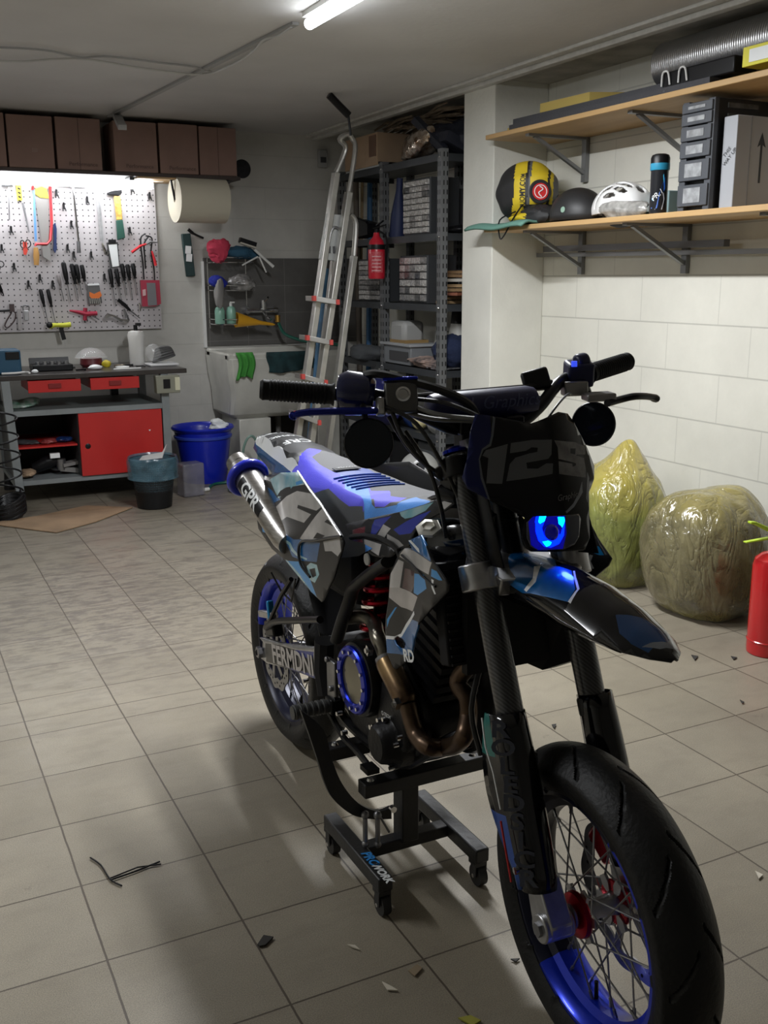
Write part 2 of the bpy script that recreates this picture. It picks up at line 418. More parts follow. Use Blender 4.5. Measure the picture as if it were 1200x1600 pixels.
# ------------------------------------------------------------ camera and light
cd = bpy.data.cameras.new('camera'); cam = bpy.data.objects.new('camera', cd); col.objects.link(cam)
cam.location = (0,0,1.405)
yaw, pit, rol = .461670700, .229401704, -.00449876
Fw = V((sin(yaw)*cos(pit), cos(yaw)*cos(pit), -sin(pit))); Rt = V((cos(yaw), -sin(yaw), 0)); U = Rt.cross(Fw)
r = Rt*cos(rol)+U*sin(rol); u = -Rt*sin(rol)+U*cos(rol)
cam.matrix_world = Matrix(((r.x,u.x,-Fw.x,0),(r.y,u.y,-Fw.y,0),(r.z,u.z,-Fw.z,1.405),(0,0,0,1)))
cd.sensor_fit = 'VERTICAL'; cd.sensor_height = 36; cd.lens = 1564.04/1600*36; cd.clip_start = .05
scene.camera = cam
w = bpy.data.worlds.new('world'); scene.world = w; w.use_nodes = True
w.node_tree.nodes['Background'].inputs[0].default_value = (.75,.8,.9,1); w.node_tree.nodes['Background'].inputs[1].default_value = .1
scene.view_settings.view_transform = 'Standard'; scene.view_settings.exposure = 0.
TUBE = mat('light_tube', (1,1,1), .5, emit=(.93,.97,1), es=14)
def area(name, loc, size, power, rot, colr=(.95,.97,1)):
    l = bpy.data.lights.new(name, 'AREA'); l.shape = 'RECTANGLE'; l.size, l.size_y = size; l.energy = power; l.color = colr
    o = bpy.data.objects.new(name, l); col.objects.link(o); o.location = loc; o.rotation_euler = rot; return o
# ceiling batten: [(4.276,2.446),(3.664,2.408)]
t = thing('ceiling_light', (1.68,3.6,2.41), 'long bright white tube light fixed to the grey ceiling', 'light')
MB().box((1.68,3.42,2.435), (.05,1.25,.02)).build('fixture_base', WHITE, t)
MB().cyl((1.68,2.82,2.40), (1.68,4.03,2.40), .022).build('tube', TUBE, t)
area('ceiling_tube_lamp', (1.68,3.42,2.37), (.06,1.2), 84, (0,0,0))
area('bench_tube_lamp', (.95,7.02,2.03), (1.6,.05), 7.5, (radians(12),0,0))
t = thing('ceiling_light', (-.9,3.2,2.41), 'second tube light on the ceiling left of the view', 'light')
MB().box((-.9,3.2,2.435), (.05,1.25,.02)).build('fixture_base', WHITE, t)
MB().cyl((-.9,2.6,2.40), (-.9,3.8,2.40), .022).build('tube', TUBE, t)
area('left_ceiling_tube_lamp', (-.9,3.2,2.37), (.06,1.2), 34, (0,0,0))

# ------------------------------------------------------------ the motorcycle (bike frame: x forward, y left, z up)
bike = thing('motorcycle', (0,0,0), 'black and blue supermoto motorcycle with number 125 plate, raised on a black lift stand', 'motorcycle', world=False)
bike.matrix_world = Matrix.Translation((1.045,2.67,.006)) @ Matrix.Rotation(-pi/2,4,'Z') @ Matrix.Rotation(-.021,4,'Y')
ST = Matrix.Translation((1.10,0,.92)) @ Matrix.Rotation(-.07,4,V((-sin(radians(23)),0,cos(radians(23))))) @ Matrix.Translation((-1.10,0,-.92))
def S(o):
    # turn a finished front-end part by the steering angle
    o.data.transform(ST); return o
GLOSS = mat('gloss_black', (.004,.004,.005), .12, coat=.25, spec=.4)
GREY3 = mat('graphite_vinyl', (.028,.028,.028), .45)
CHARC = mat('charcoal_graphic', (.018,.018,.019), .38, spec=.35)
SILV = mat('silver_graphic', (.62,.60,.58), .28, .15, .45, 9, coat=.3)
BLUEG = mat('metallic_blue_graphic', (.002,.14,.42), .25, .2, .5, 10, coat=.4)
BLUE2 = mat('bright_blue_graphic', (.01,.26,.62), .3, coat=.3)
NAVY = mat('navy_graphic', (.008,.012,.06), .2, coat=.6)
WHT = mat('white_graphic', (.82,.84,.84), .3, coat=.3)
CYAN = mat('pale_cyan_graphic', (.55,.72,.76), .2, .3, .5, 12, c2=(.12,.45,.55), coat=.5)
PURP = mat('violet_seat_vinyl', (.055,.045,.62), .55, bump=.1, bscale=300)
SBLUE = mat('sky_blue_seat_vinyl', (.03,.22,.66), .5, bump=.1, bscale=300)
SDBLU = mat('ribbed_blue_vinyl', (.012,.05,.30), .5)
SGREY = mat('grey_seat_vinyl', (.115,.115,.12), .7, bump=.15, bscale=400)
SBLK = mat('charcoal_seat_vinyl', (.032,.033,.034), .6, bump=.1, bscale=400)
ANOB = mat('anodised_blue', (.005,.02,.42), .22, .75)
RIMB = mat('blue_rim', (.003,.025,.50), .28, .5, coat=.3)
ANOR = mat('anodised_red', (.42,.005,.02), .25, .8)
RUB = mat('tyre_rubber', (.008,.008,.008), .5, spec=.35, noise=.25, nscale=20, bump=.15, bscale=120)
HOSE = mat('rubber_hose', (.01,.01,.01), .4)
GOLD = mat('heat_tinted_steel', (.30,.20,.10), .3, .9, .45, 18, c2=(.12,.075,.05))
DSTL = mat('dark_header_steel', (.13,.085,.055), .35, .85, .4, 20)
MIRR = mat('dark_mirror_glass', (.02,.024,.03), .05, .6)
CASE = mat('engine_black', (.007,.007,.008), .4, .2, spec=.3, bump=.15, bscale=60)
M, N, L, b = node_mat('carbon_weave'); CARB = M
tc = N.new('ShaderNodeTexCoord'); s = N.new('ShaderNodeSeparateXYZ'); L.new(tc.outputs['Object'], s.inputs[0])
d1 = mth(N,L,'ADD', mth(N,L,'MULTIPLY', s.outputs[2], 2*pi/.008), mth(N,L,'MULTIPLY', s.outputs[1], 2*pi/.008))
q = mth(N,L,'GREATER_THAN', mth(N,L,'SINE', d1), 0.)
L.new(mix(N,L,q,(.012,.012,.013),(.05,.05,.052)), b.inputs['Base Color']); b.inputs['Roughness'].default_value = .3; b.inputs['Coat Weight'].default_value = .6
# -- wheels
def tyre(C, R, w, rim, name):
    prof = []
    for i in range(69):
        t = -1+2*i/68; a = abs(t)
        if a < .72: y = t/.72*w*.5*.96; r = R-.30*w*(abs(t)/.72)**2.1
        else:
            k = (a-.72)/.28; y = math.copysign(w*(.48+.035*sin(k*pi)-.10*k), t); r = (R-.30*w)+(rim-(R-.30*w))*k
        prof.append((y, r))
    n = 520; vs = []; fs = []; m = len(prof)
    for j in range(n):
        th = 2*pi*j/n
        for (y, r) in prof:
            # slanted sport-tyre grooves cut into the tread
            f = abs(y)/(w*.5); dd = 0
            if .12 < f < .86:
                k = (th*26/(2*pi)+(f*1.5 if y > 0 else f*1.5+.5)) % 2
                if k < .15: dd = .006*min(1,k/.02,(.15-k)/.02)
            elif f > .95: dd = 0
            vs.append((C[0]+cos(th)*(r-dd), C[1]+y, C[2]+sin(th)*(r-dd)))
    for j in range(n):
        for i in range(m-1):
            a = j*m+i; b2 = ((j+1)%n)*m+i; fs.append((a, a+1, b2+1, b2))
    return MB().add(vs, fs).build(name, RUB, bike, ang=28)
def wheel(C, R, w, rimr, rw, fl, discy, dr, pre, front):
    C = V(C)
    P = []
    o = tyre(C, R, w, rimr+.006, pre+'_tire'); P.append(o)
    h = rw/2
    pr = [(rimr+.010,-h),(rimr+.010,-h+.008),(rimr-.004,-h+.012),(rimr-.006,-h*.45),(rimr-.020,-h*.3),(rimr-.022,h*.3),(rimr-.006,h*.45),(rimr-.004,h-.012),(rimr+.010,h-.008),(rimr+.010,h),(rimr-.002,h),(rimr-.012,h-.012),(rimr-.014,h*.5),(rimr-.028,h*.32),(rimr-.028,-h*.32),(rimr-.014,-h*.5),(rimr-.012,-h+.012),(rimr-.002,-h),(rimr+.010,-h)]
    q = MB().lathe(pr, C, (0,1,0), 96); q.mi = []
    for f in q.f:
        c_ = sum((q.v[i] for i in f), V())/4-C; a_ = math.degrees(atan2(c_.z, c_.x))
        q.mi.append(0 if (-125 < a_ < 62 if front else 78 < a_ < 172) else 1)  # near-black sectors paint shade onto an all-blue rim
    rim = q.build(pre+'_rim', [RIMB, mat('rim_painted_shade', (.003,.004,.018), .35, .3)], bike); P.append(rim)
    hub = MB().lathe([(.008,-.058),(.022,-.058),(.024,-.045),(.020,-.03),(.017,0),(.020,.03),(.024,.045),(.022,.058),(.008,.058)], C, (0,1,0), 24).build('hub', ALU, rim); P.append(hub)
    for s_ in (-1, 1):
        q = MB().lathe([(.018,s_*fl),(.040,s_*fl),(.042,s_*(fl+.004)),(.040,s_*(fl+.012)),(.026,s_*(fl+.018)),(.018,s_*(fl+.018))], C, (0,1,0), 28)
        P.append(q.build('hub_flange', ANOR if front else ANOB, rim))
        q = MB()
        for k in range(6):
            t = k*pi/3+.2; q.prism([C+V((cos(t+a)*r_, s_*(fl-.003), sin(t+a)*r_)) for a,r_ in ((-.30,.036),(-.16,.052),(.16,.052),(.30,.036),(.2,.022),(-.2,.022))], (0,s_*.006,0))
        P.append(q.build('spoke_carrier', ALU, rim))
    for k in range(32):
        s_ = 1 if k%2 else -1; t = 2*pi*k/32; sg = 1 if (k//2)%2 else -1
        a = C+V((cos(t+sg*1.05)*.044, s_*(fl+.002), sin(t+sg*1.05)*.044)); b_ = C+V((cos(t)*(rimr-.024), s_*.007, sin(t)*(rimr-.024)))
        q = MB().cyl(a, b_, .0019, n=6); d = (b_-a).normalized(); q.cyl(b_-d*.02, b_, .0034, n=6)
        P.append(q.build('spoke', STEEL, rim))
    # wave brake disc with holes
    q = MB(); n = 120; vs = []; fs = []
    for j in range(n):
        th = 2*pi*j/n; ro = dr+.004*sin(th*10); ri = dr-.032+.004*sin(th*10)
        for r_, yy in ((ro,discy-.002),(ro,discy+.002),(ri,discy+.002),(ri,discy-.002)): vs.append(C+V((cos(th)*r_, yy, sin(th)*r_)))
    for j in range(n):
        for i in range(4): fs.append((j*4+i, j*4+(i+1)%4, ((j+1)%n)*4+(i+1)%4, ((j+1)%n)*4+i))
    q.add(vs, fs)
    for k in range(6):
        t = k*pi/3; q.bar(C+V((cos(t)*.03, discy, sin(t)*.03)), C+V((cos(t+.25)*(dr-.028), discy, sin(t+.25)*(dr-.028))), .018, .004, (0,1,0))
    P.append(q.build('brake_disc', STEEL, rim))
    q = MB()
    for k in range(30):
        t = 2*pi*k/30; q.cyl(C+V((cos(t)*(dr-.012-.008*(k%2)), discy-.0026, sin(t)*(dr-.012-.008*(k%2)))), C+V((cos(t)*(dr-.012-.008*(k%2)), discy+.0026, sin(t)*(dr-.012-.008*(k%2)))), .0035, n=8)
    P.append(q.build('disc_hole', MATT, rim))
    v_ = MB().cyl(C+V((0,0,-(rimr-.026))), C+V((0,0,-(rimr-.062))), .004, n=8); P.append(v_.build('valve', BLKM, rim))
    return P
FW = (1.43,0,.272)
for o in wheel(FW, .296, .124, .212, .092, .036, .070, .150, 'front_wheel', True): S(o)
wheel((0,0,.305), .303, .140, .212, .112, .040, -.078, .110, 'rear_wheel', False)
# red brake caliper on the front disc
q = MB().box((1.352,.088,.352), (.07,.045,.10), (0,.6,0)); S(q.build('brake_caliper', ANOR, bike, bevel=.008))
q = MB().bar((1.36,.095,.34), (1.41,.10,.26), .03, .02); S(q.build('caliper_bracket', ALU, bike, bevel=.003))
# -- fork
def forkx(z): return 1.405-(z-.30)*.385+.006
for s_ in (-1,1):
    y = .080 if s_ > 0 else -.094
    S(MB().tube([(forkx(1.06),y,1.06),(forkx(.95),y,.95),(forkx(.62),y,.62),(forkx(.585),y,.585)], [.024,.025,.0255,.0255], 24).build('fork_tube', CARB, bike))
    S(MB().tube([(forkx(.62),y,.62),(forkx(.30),y,.30)], .0205, 20).build('fork_slider', BLKM, bike))
    S(MB().lathe([(.027,0),(.028,.004),(.028,.03),(.026,.034),(.018,.034)], (forkx(.585),y,.585-.008), (-.36,0,.93), 24).build('fork_seal', BLK, bike))
    # plastic guard: half shell round the slider, wider to the rear
    rings = []
    for i in range(13):
        t = i/12; z = .615-t*.29; c = V((forkx(z), y, z)); g = .034+.004*sin(pi*t)
        ring = []
        for j in range(13):
            a = -1.95+3.9*j/12; ring.append(c+V((cos(a)*g*1.05, s_*(-sin(a))*g*1.0+s_*.004, 0)) if False else c+V((cos(a)*g, y/abs(y)*(sin(a)*g*.9+.006), cos(a)*g*.3)))
        # trailing wing on the outer side
        last = ring[-1]; wv = sin(pi*min(1,t*1.1))*.045+.012
        ring.append(last+V((-wv*.5, s_*.004, -wv*.1))); ring.append(last+V((-wv, s_*.002, -wv*.2)))
        rings.append(ring)
    g = MB().loft(rings, False, False); g.mi = []
    for (a_,b_,c_,d_) in g.f: j = a_%15; i = a_//15; g.mi.append(1 if j >= 12 and i > 6 else (2 if j >= 12 and i < 3 else 0))
    S(g.build('fork_guard', [GLOSS, mat('guard_blue', (.02,.07,.30), .3), mat('guard_green', (.01,.14,.12), .3)], bike, solid=.003))
    # cast axle lug
    q = MB(); q.prism([(1.375,y-.022,.345),(1.42,y-.022,.352),(1.465,y-.022,.285),(1.462,y-.022,.262),(1.425,y-.022,.245),(1.40,y-.022,.262)], (0,.044,0))
    q.cyl((1.437,y-.03,.272),(1.437,y+.03,.272), .026, n=20)
    lug = S(q.build('axle_lug', ALU, bike, bevel=.003))
    S(MB().cyl((1.437,y+s_*.022,.272),(1.437,y+s_*.036,.272), .013, n=6).build('axle_nut', STEEL, lug))
    S(MB().cyl((1.385,y+s_*.04,.36),(1.385,y+s_*.048,.36), .007, n=12).build('guard_bolt', CHROME, bike))
# red pin line and letters down the right guard
S(MB().tube([(forkx(.44)-.008,-.148,.44),(forkx(.34)-.012,-.148,.34)], .0022, 6).build('red_stripe', mat('red_vinyl',(.5,.02,.02),.4), bike))
S(MB().tube([(forkx(.605)-.02,-.142,.605),(forkx(.56)-.014,-.148,.56),(forkx(.52)-.006,-.146,.52),(forkx(.46)-.004,-.146,.46)], .0016, 6).build('white_stripe', WHT, bike))
GL = mat('dark_gloss_lettering', (.045,.05,.07), .3, coat=.4)
for i, ch in enumerate('ROLEDSICR'):
    z = .595-i*.030
    S(lettering(ch, .040, (forkx(z)+.024,-.132,z+.004), V((.55,.83,0)), V((-.35,0,.93)), GL, bike, 'guard_letter', sx=1.35, off=.004, bold=.001))
# triple clamps
q = MB()
for s_ in (-1,1): q.tube([(forkx(.868)+.0,.098*s_-.006,.868),(forkx(.822),.098*s_-.006,.822)], .036, 24)
q.prism([(1.13,-.10,.835),(1.24,-.085,.815),(1.25,0,.812),(1.24,.085,.815),(1.13,.10,.835),(1.11,.04,.838),(1.11,-.04,.838)], (.012,0,.034))
cl = S(q.build('lower_fork_clamp', ALU, bike, bevel=.003))
for s_ in (-1,1):
    for dz in (0,.018): S(MB().cyl((1.222,.098*s_-.02,.834+dz),(1.222,.098*s_+.012,.834+dz), .006, n=8).build('pinch_bolt', CHROME, cl))
q = MB()
for s_ in (-1,1): q.tube([(forkx(1.055),.098*s_-.006,1.055),(forkx(1.02),.098*s_-.006,1.02)], .033, 24)
q.prism([(1.05,-.10,1.022),(1.15,-.09,1.0),(1.15,.09,1.0),(1.05,.10,1.022),(1.03,0,1.028)], (.01,0,.028))
S(q.build('upper_fork_clamp', BLKM, bike, bevel=.003))
S(MB().cyl((1.155,0,.82),(1.075,0,1.03), .024, n=16).build('steering_stem', BLKM, bike))
for s_ in (-1,1): S(MB().lathe([(.024,0),(.024,.006),(.012,.012),(0,.012)], (forkx(1.062),.098*s_-.006,1.062), (-.36,0,.93), 20).build('fork_cap', ANOB, bike))
# -- front fender
fo = [(x_, -lerpt(FEND,x_)[0]) for x_ in (1.14,1.22,1.32,1.42,1.5,1.56,1.60,1.622)]; fo = fo+[(a,-b_) for a,b_ in fo[::-1]]
fpn = [([(1.10,-.1)]+[(1.414,-.051),(1.407,-.032),(1.376,-.017),(1.347,-.001),(1.312,-.009)]+[(1.24,.03),(1.10,.03)], 1),
 ([(1.414,-.051),(1.41,-.031),(1.373,-.013),(1.348,.001),(1.349,.004),(1.376,-.011),(1.413,-.028),(1.422,-.051)], 2),
 ([(1.269,-.028),(1.283,-.023),(1.313,-.051),(1.307,-.066),(1.297,-.065),(1.298,-.048)], 2),
 ([(1.509,-.025),(1.535,.005),(1.571,.025),(1.589,.03),(1.593,-.025),(1.565,-.036),(1.538,-.038)], 3),
 ([(1.58,-.028),(1.592,.009),(1.547,.064),(1.568,.057),(1.604,.016),(1.6,-.01)], 4),
 ([(1.47,.075),(1.50,.046),(1.56,.034),(1.60,.014),(1.61,.02),(1.56,.075)], 5)]
ff = S(decal_sheet('front_fender', fo, fpn, [GLOSS, BLUEG, WHT, mat('deep_blue_graphic',(.004,.035,.11),.15,coat=.5), mat('smoke_grey_graphic',(.13,.14,.15),.3,coat=.4), mat('pearl_white_graphic',(.45,.47,.5),.3,coat=.4)], lambda a,b_: V((a,b_,fendz(a,b_))), bike, .012, .0035))
# side skirts of the fender
for s_ in (-1,1):
    pl = [(x_, s_*lerpt(FEND,x_)[0], lerpt(FEND,x_)[1]-lerpt(FEND,x_)[2]) for x_ in (1.14,1.2,1.27,1.34,1.42,1.5,1.56)]
    lo = [(p[0]-.012, p[1]*.94, p[2]-k) for p, k in zip(pl,(.03,.034,.030,.018,.012,.008,.003))]
    S(MB().loft([pl, lo], False, False).build('fender_skirt', GLOSS, bike, solid=.003))
# -- number plate / headlight mask
def mk(y, z): return V((maskx(y,z), y, z))
outl = [(-.087,1.137),(-.079,1.137),(-.046,1.13),(.011,1.115),(.024,1.117),(.082,1.128),(.108,1.122),(.119,1.108),(.132,1.081),(.145,1.053),(.154,1.02),(.14,.999),(.113,.982),(.101,.956),(.082,.909),(.063,.893),(.037,.896),(-.046,.905),(-.054,.911),(-.057,.928),(-.043,.961),(-.062,.973),(-.095,.992),(-.126,1.012),(-.131,1.03),(-.117,1.061),(-.102,1.107)]
onum = [[(-.09,1.067),(-.082,1.076),(-.043,1.084),(-.069,1.018),(-.095,1.02),(-.082,1.062),(-.09,1.066)],
 [(-.037,1.085),(.005,1.087),(.049,1.083),(.039,1.058),(.03,1.052),(-.017,1.05),(-.018,1.04),(.006,1.047),(.038,1.043),(.031,1.026),(-.061,1.022),(-.048,1.05),(-.035,1.06),(-.012,1.064),(-.043,1.068)],
 [(.054,1.081),(.107,1.071),(.139,1.058),(.131,1.045),(.106,1.049),(.101,1.048),(.124,1.04),(.121,1.022),(.114,1.007),(.046,1.024),(.052,1.045),(.085,1.036),(.084,1.031),(.093,1.031),(.096,1.035),(.089,1.038),(.053,1.049),(.058,1.067)]]
hol2 = [[(-.043,1.068),(-.01,1.07),(.001,1.075),(.013,1.073),(.01,1.066),(-.012,1.064)],[(-.018,1.04),(-.017,1.05),(.03,1.052),(.029,1.047),(.003,1.038)], [(.09,1.062),(.106,1.06),(.101,1.05),(.087,1.054)]]
lside = [(-.058,1.131),(-.054,1.129),(-.064,1.101),(-.073,1.082),(-.087,1.076),(-.096,1.061),(-.098,1.029),(-.095,.992),(-.098,.994),(-.102,1.029),(-.098,1.061),(-.089,1.078),(-.075,1.086),(-.068,1.102)]
rside = [(.1,1.003),(.094,.985),(.062,.965),(.039,.957),(.038,.96),(.062,.971),(.084,.987)]
rs2 = [(.124,1.015),(.125,1.004),(.099,.964),(.099,.972),(.119,1.006)]
navL = [(-.087,1.137),(-.062,1.134),(-.068,1.102),(-.075,1.086),(-.089,1.078),(-.098,1.061),(-.102,1.029),(-.098,.994),(-.126,1.012),(-.131,1.03),(-.117,1.061),(-.102,1.107)]
NUMG = mat('number_grey', (.12,.125,.13), .25, spec=.3); NUMS = mat('number_silver', (.24,.235,.235), .25, spec=.3, noise=.5, nscale=30)
NUMR = mat('number_reddish_grey', (.10,.07,.07), .25, coat=.6)
DK = mat('mask_black', (.003,.003,.005), .12, coat=.1, spec=.25)
DNAV = mat('mask_navy', (.006,.010,.065), .12, coat=.15, spec=.3)
LGR = mat('mask_light_line', (.20,.22,.25), .25, coat=.5)
plate = S(decal_sheet('number_plate', outl, [(navL,1),(lside,2),(rside,4),(rs2,4)]+[(onum[0],3),(onum[1],3),(onum[2],5)]+[(p,0) for p in hol2], [DK, DNAV, mat('mask_dim_line',(.09,.10,.12),.25,coat=.5), NUMG, LGR, NUMS], mk, bike, .02, .005))
# shell behind the mask, left and right cheeks
for s_ in (-1,1):
    a = [mk(.098*s_,z_)+V((0,0,0)) for z_ in (1.10,1.02,.95,.88)]; c_ = [V((1.14-.3*(z_-.95),.085*s_,z_-.01)) for z_ in (1.09,1.01,.94,.87)]
    S(MB().loft([a, c_], False, False).build('mask_cheek', BLK, bike, solid=.003))
# headlight
lens = [(-.031,.962),(.066,.954),(.068,.945),(.053,.918),(.038,.907),(.013,.903),(-.037,.908),(-.048,.914),(-.051,.929),(-.045,.954)]
def lz(y, z): return mk(y, z)+V((.006,0,0))
HLE = mat('blue_lamp_glow', (.0,.0,.3), .3, emit=(.0,.01,1.), es=5.5)
HLC = mat('cyan_lamp_spot', (0,.3,.8), .3, emit=(.0,.42,1.), es=6)
HLD = mat('smoked_lens', (.012,.015,.05), .12, coat=.8)
HLB = mat('lamp_blue_dim', (0,0,.2), .2, emit=(0,0,1.), es=.22, coat=.5)
HLG = mat('grey_lens', (.05,.055,.08), .15, coat=.7)
dimp = [(-.031,.962),(.033,.956),(.027,.928),(.011,.904),(-.037,.908),(-.047,.917),(-.042,.954)]
ringp = [(-.026,.961),(-.011,.96),(-.01,.955),(-.02,.942),(-.019,.93),(-.005,.925),(.014,.928),(.022,.939),(.015,.956),(.029,.955),(.029,.946),(.02,.925),(.006,.913),(-.012,.909),(-.024,.912),(-.032,.922),(-.033,.937),(-.03,.953)]
cy = [[(-.02,.961),(-.007,.96),(-.013,.952),(-.021,.949),(-.023,.954)], [(.017,.956),(.03,.954),(.028,.946),(.021,.939),(.015,.945)], [(-.025,.92),(-.015,.921),(-.008,.917),(-.012,.913),(-.02,.912)]]
hl = S(decal_sheet('headlight', lens, [(dimp,3),(ringp,1)]+[(p,2) for p in cy], [HLG, HLE, HLC, HLB], lz, bike, .01, .003))
cent = mk(-.004,.934)
S(MB().lathe([(0,.004),(.010,.0035),(.0145,0),(.0155,-.004)], cent+V((.010,0,0)), (1,0,.3), 24).build('projector_lens', mat('dark_blue_glass',(.004,.006,.05),.05,coat=1.,emit=(0,0,1),es=.06), hl))
bl = bpy.data.lights.new('headlight_glow','AREA'); bl.energy = .10; bl.color = (.05,.1,1); bl.shape='DISK'; bl.size = .025
o = bpy.data.objects.new('headlight_glow_lamp', bl); col.objects.link(o); o.parent = bike; o.location = mk(-.018,.915)+V((.03,0,-.005)); o.rotation_euler = (0,radians(-70),0)
def onmask(p): return V((maskx(p.y,p.z)+.004, p.y, p.z))
S(lettering('Graphics', .016, mk(.055,.985)+V((.01,0,0)), (0,1,0), (-.44,0,1), mat('faint_grey_ink',(.16,.16,.16),.4), bike, 'small_signature', warp=onmask, shear=.4))
# -- handlebar
hb = [(.934,-.405,1.188),(.975,-.27,1.172),(.998,-.20,1.165),(1.04,-.12,1.12),(1.05,-.06,1.095),(1.05,.06,1.095),(1.04,.12,1.12),(.998,.20,1.165),(.975,.27,1.172),(.934,.405,1.188)]
S(MB().tube(spline(hb,5), .0125, 14).build('handlebar', BLKM, bike))
S(MB().cyl((1.005,-.19,1.158),(1.005,.19,1.158), .008, n=10).build('handlebar_brace', BLKM, bike))
for s_ in (-1,1):
    a = V((.930,-.418*1,1.189)); a.y = .418*s_; b_ = V((.972,.285*s_,1.173)); d = (b_-a).normalized()
    q = MB().tube([a, a+d*.006, a+d*.012, b_-d*.006, b_], [.016,.020,.019,.019,.023], 20)
    for k in range(16): q.lathe([(.019,0),(.0203,.001),(.0203,.004),(.019,.005)], a+d*(.018+k*.0068), d, 16)
    S(q.build('grip', MATT, bike))
S(MB().lathe([(.014,0),(.036,.001),(.036,.004),(.014,.005)], (.971,-.28,1.173), (.3,.95,-.1), 24).build('grip_flange', NAVY, bike))
# risers and pad
for y_ in (-.05,.05): S(MB().box((1.055,y_,1.07), (.04,.035,.05)).box((1.052,y_,1.10),(.045,.04,.028)).build('bar_clamp', BLKM, bike, bevel=.004))
pad = S(MB().loft([[V((1.03+.034*cos(a)*k, y, 1.135+.031*sin(a)*k)) for a in [2*pi*j/16+pi/16 for j in range(16)]] for y,k in ((-.118,.55),(-.112,.9),(-.10,1),(.10,1),(.112,.9),(.118,.55))]).build('bar_pad', mat('navy_pad',(.008,.010,.07),.45,coat=.2), bike))
S(lettering('RL Graphics', .036, (1.070,.02,1.142), (0,1,0), (-.3,0,1), mat('pad_print',(.06,.07,.16),.4), pad, 'pad_lettering', shear=.35, warp=lambda p: V((1.03+.036*cos(min(1.3,max(-1.3,(p.z-1.135)/.031))),p.y,p.z))))
# throttle / brake master cylinder on the right, navy housings
S(MB().tube([(.973,-.272,1.175),(.980,-.262,1.175),(.996,-.225,1.170),(1.0,-.215,1.168)], [.036,.043,.040,.028], 24).build('throttle_housing', NAVY, bike, bevel=.003))
q = MB().tube(spline([(.985,-.255,1.175)]+[(1,-.25,1.185)]+[(.993,-.235,1.203)]+[(1.022,-.215,1.21)]+[(1.044,-.16,1.194)]+[(1.07,-.1,1.172)]+[(1.076,-.05,1.142)]+[(1.057,-.02,1.096)],6), .0085, 8)
S(q.build('throttle_cable', HOSE, bike))
q = MB().box((1.035,-.175,1.163), (.036,.062,.060), (0,-.25,-.35)); mc = S(q.build('brake_master_cylinder', mat('dark_cast_metal',(.14,.14,.14),.35,.85), bike, bevel=.005))
S(MB().lathe([(.008,0),(.013,0),(.014,.003),(.010,.004)], (1.0525,-.178,1.172), (.91,-.33,.25), 24).lathe([(0,.0015),(.009,.0015)], (1.0525,-.178,1.172), (.91,-.33,.25), 24).build('sight_glass', CHROME, mc))
S(MB().box((1.028,-.173,1.196), (.040,.066,.006), (0,-.25,-.35)).build('reservoir_cap', ANOB, mc, bevel=.002))
S(MB().cyl((1.03,-.215,1.165),(1.045,-.222,1.135), .009, n=10).cyl((1.015,-.235,1.15),(1.03,-.245,1.145), .008, n=10).box((1.02,-.225,1.142),(.03,.05,.012)).build('lever_pivot', ALU, bike, bevel=.002))
q = MB().tube(spline([(1.035,-.215,1.142),(1.04,-.25,1.145),(1.03,-.30,1.148),(1.015,-.35,1.149),(1.005,-.372,1.146),(.998,-.378,1.142)],5), [.0095]*6+[.009]*10+[.0085]*5+[.0075]*2+[.0105]*3, 10, flat=.8)
S(q.build('brake_lever', NAVY if False else mat('blue_lever',(.01,.02,.25),.2,.6), bike))
# clutch side
S(MB().box((1.01,.225,1.15), (.035,.05,.03), (0,0,-.3)).box((1.06,.25,1.135),(.05,.06,.016),(0,0,-.3)).build('clutch_perch', mat('grey_perch',(.30,.29,.28),.35,.8), bike, bevel=.004))
S(MB().tube(spline([(1.09,.25,1.124),(1.08,.29,1.128),(1.085,.32,1.132),(1.065,.37,1.126),(1.055,.395,1.119)],5), [.009]*18+[.0105]*3, 10, flat=.8).build('clutch_lever', BLKM, bike))
S(MB().box((.995,.245,1.178),(.05,.055,.05),(0,.2,-.3)).cyl((1.0,.235,1.20),(1.0,.262,1.203),.018,n=14).build('switch_block', mat('navy_switch',(.008,.01,.05),.4), bike, bevel=.006))
S(MB().cyl((1.02,.218,1.195),(1.02,.218,1.206),.006,n=10).build('blue_button', mat('blue_lit',(0,.02,.6),.3,emit=(.05,.1,1),es=.8), bike))
# mirrors (round, hung under the bar)
for (c_, rr_, d_) in (((1.049,-.25,1.086),.047,(1,-.28,.1)), ((1.0,.280,1.070),.047,(1,-1.1,.1))):
    m_ = S(MB().lathe([(0,-.012),(rr_*.7,-.010),(rr_*.98,-.002),(rr_,.004),(rr_*.96,.007),(rr_*.93,.004)], c_, d_, 40).build('mirror', BLK, bike))
    S(MB().lathe([(0,.0045),(rr_*.94,.0045)], c_, d_, 40).build('mirror_glass', MIRR, m_))
    yy = c_[1]; S(MB().tube([V(c_)+V((-.01,0,rr_*.9)), V(c_)+V((-.02,0,rr_+.02)), (1.0,yy*.93,1.155)], .006, 10).build('mirror_stem', BLKM, m_))
# phone mount on the bar
q = MB().box((1.00,.140,1.172), (.014,.056,.044), (.25,-.3,-.5)); ph = S(q.build('phone_mount', BLK, bike, bevel=.006))
S(MB().tube([(1.0,.145,1.168),(1.01,.168,1.155),(1.02,.15,1.13)], .008, 10).ball((1.0,.172,1.158),.013).build('mount_arm', BLK, ph))
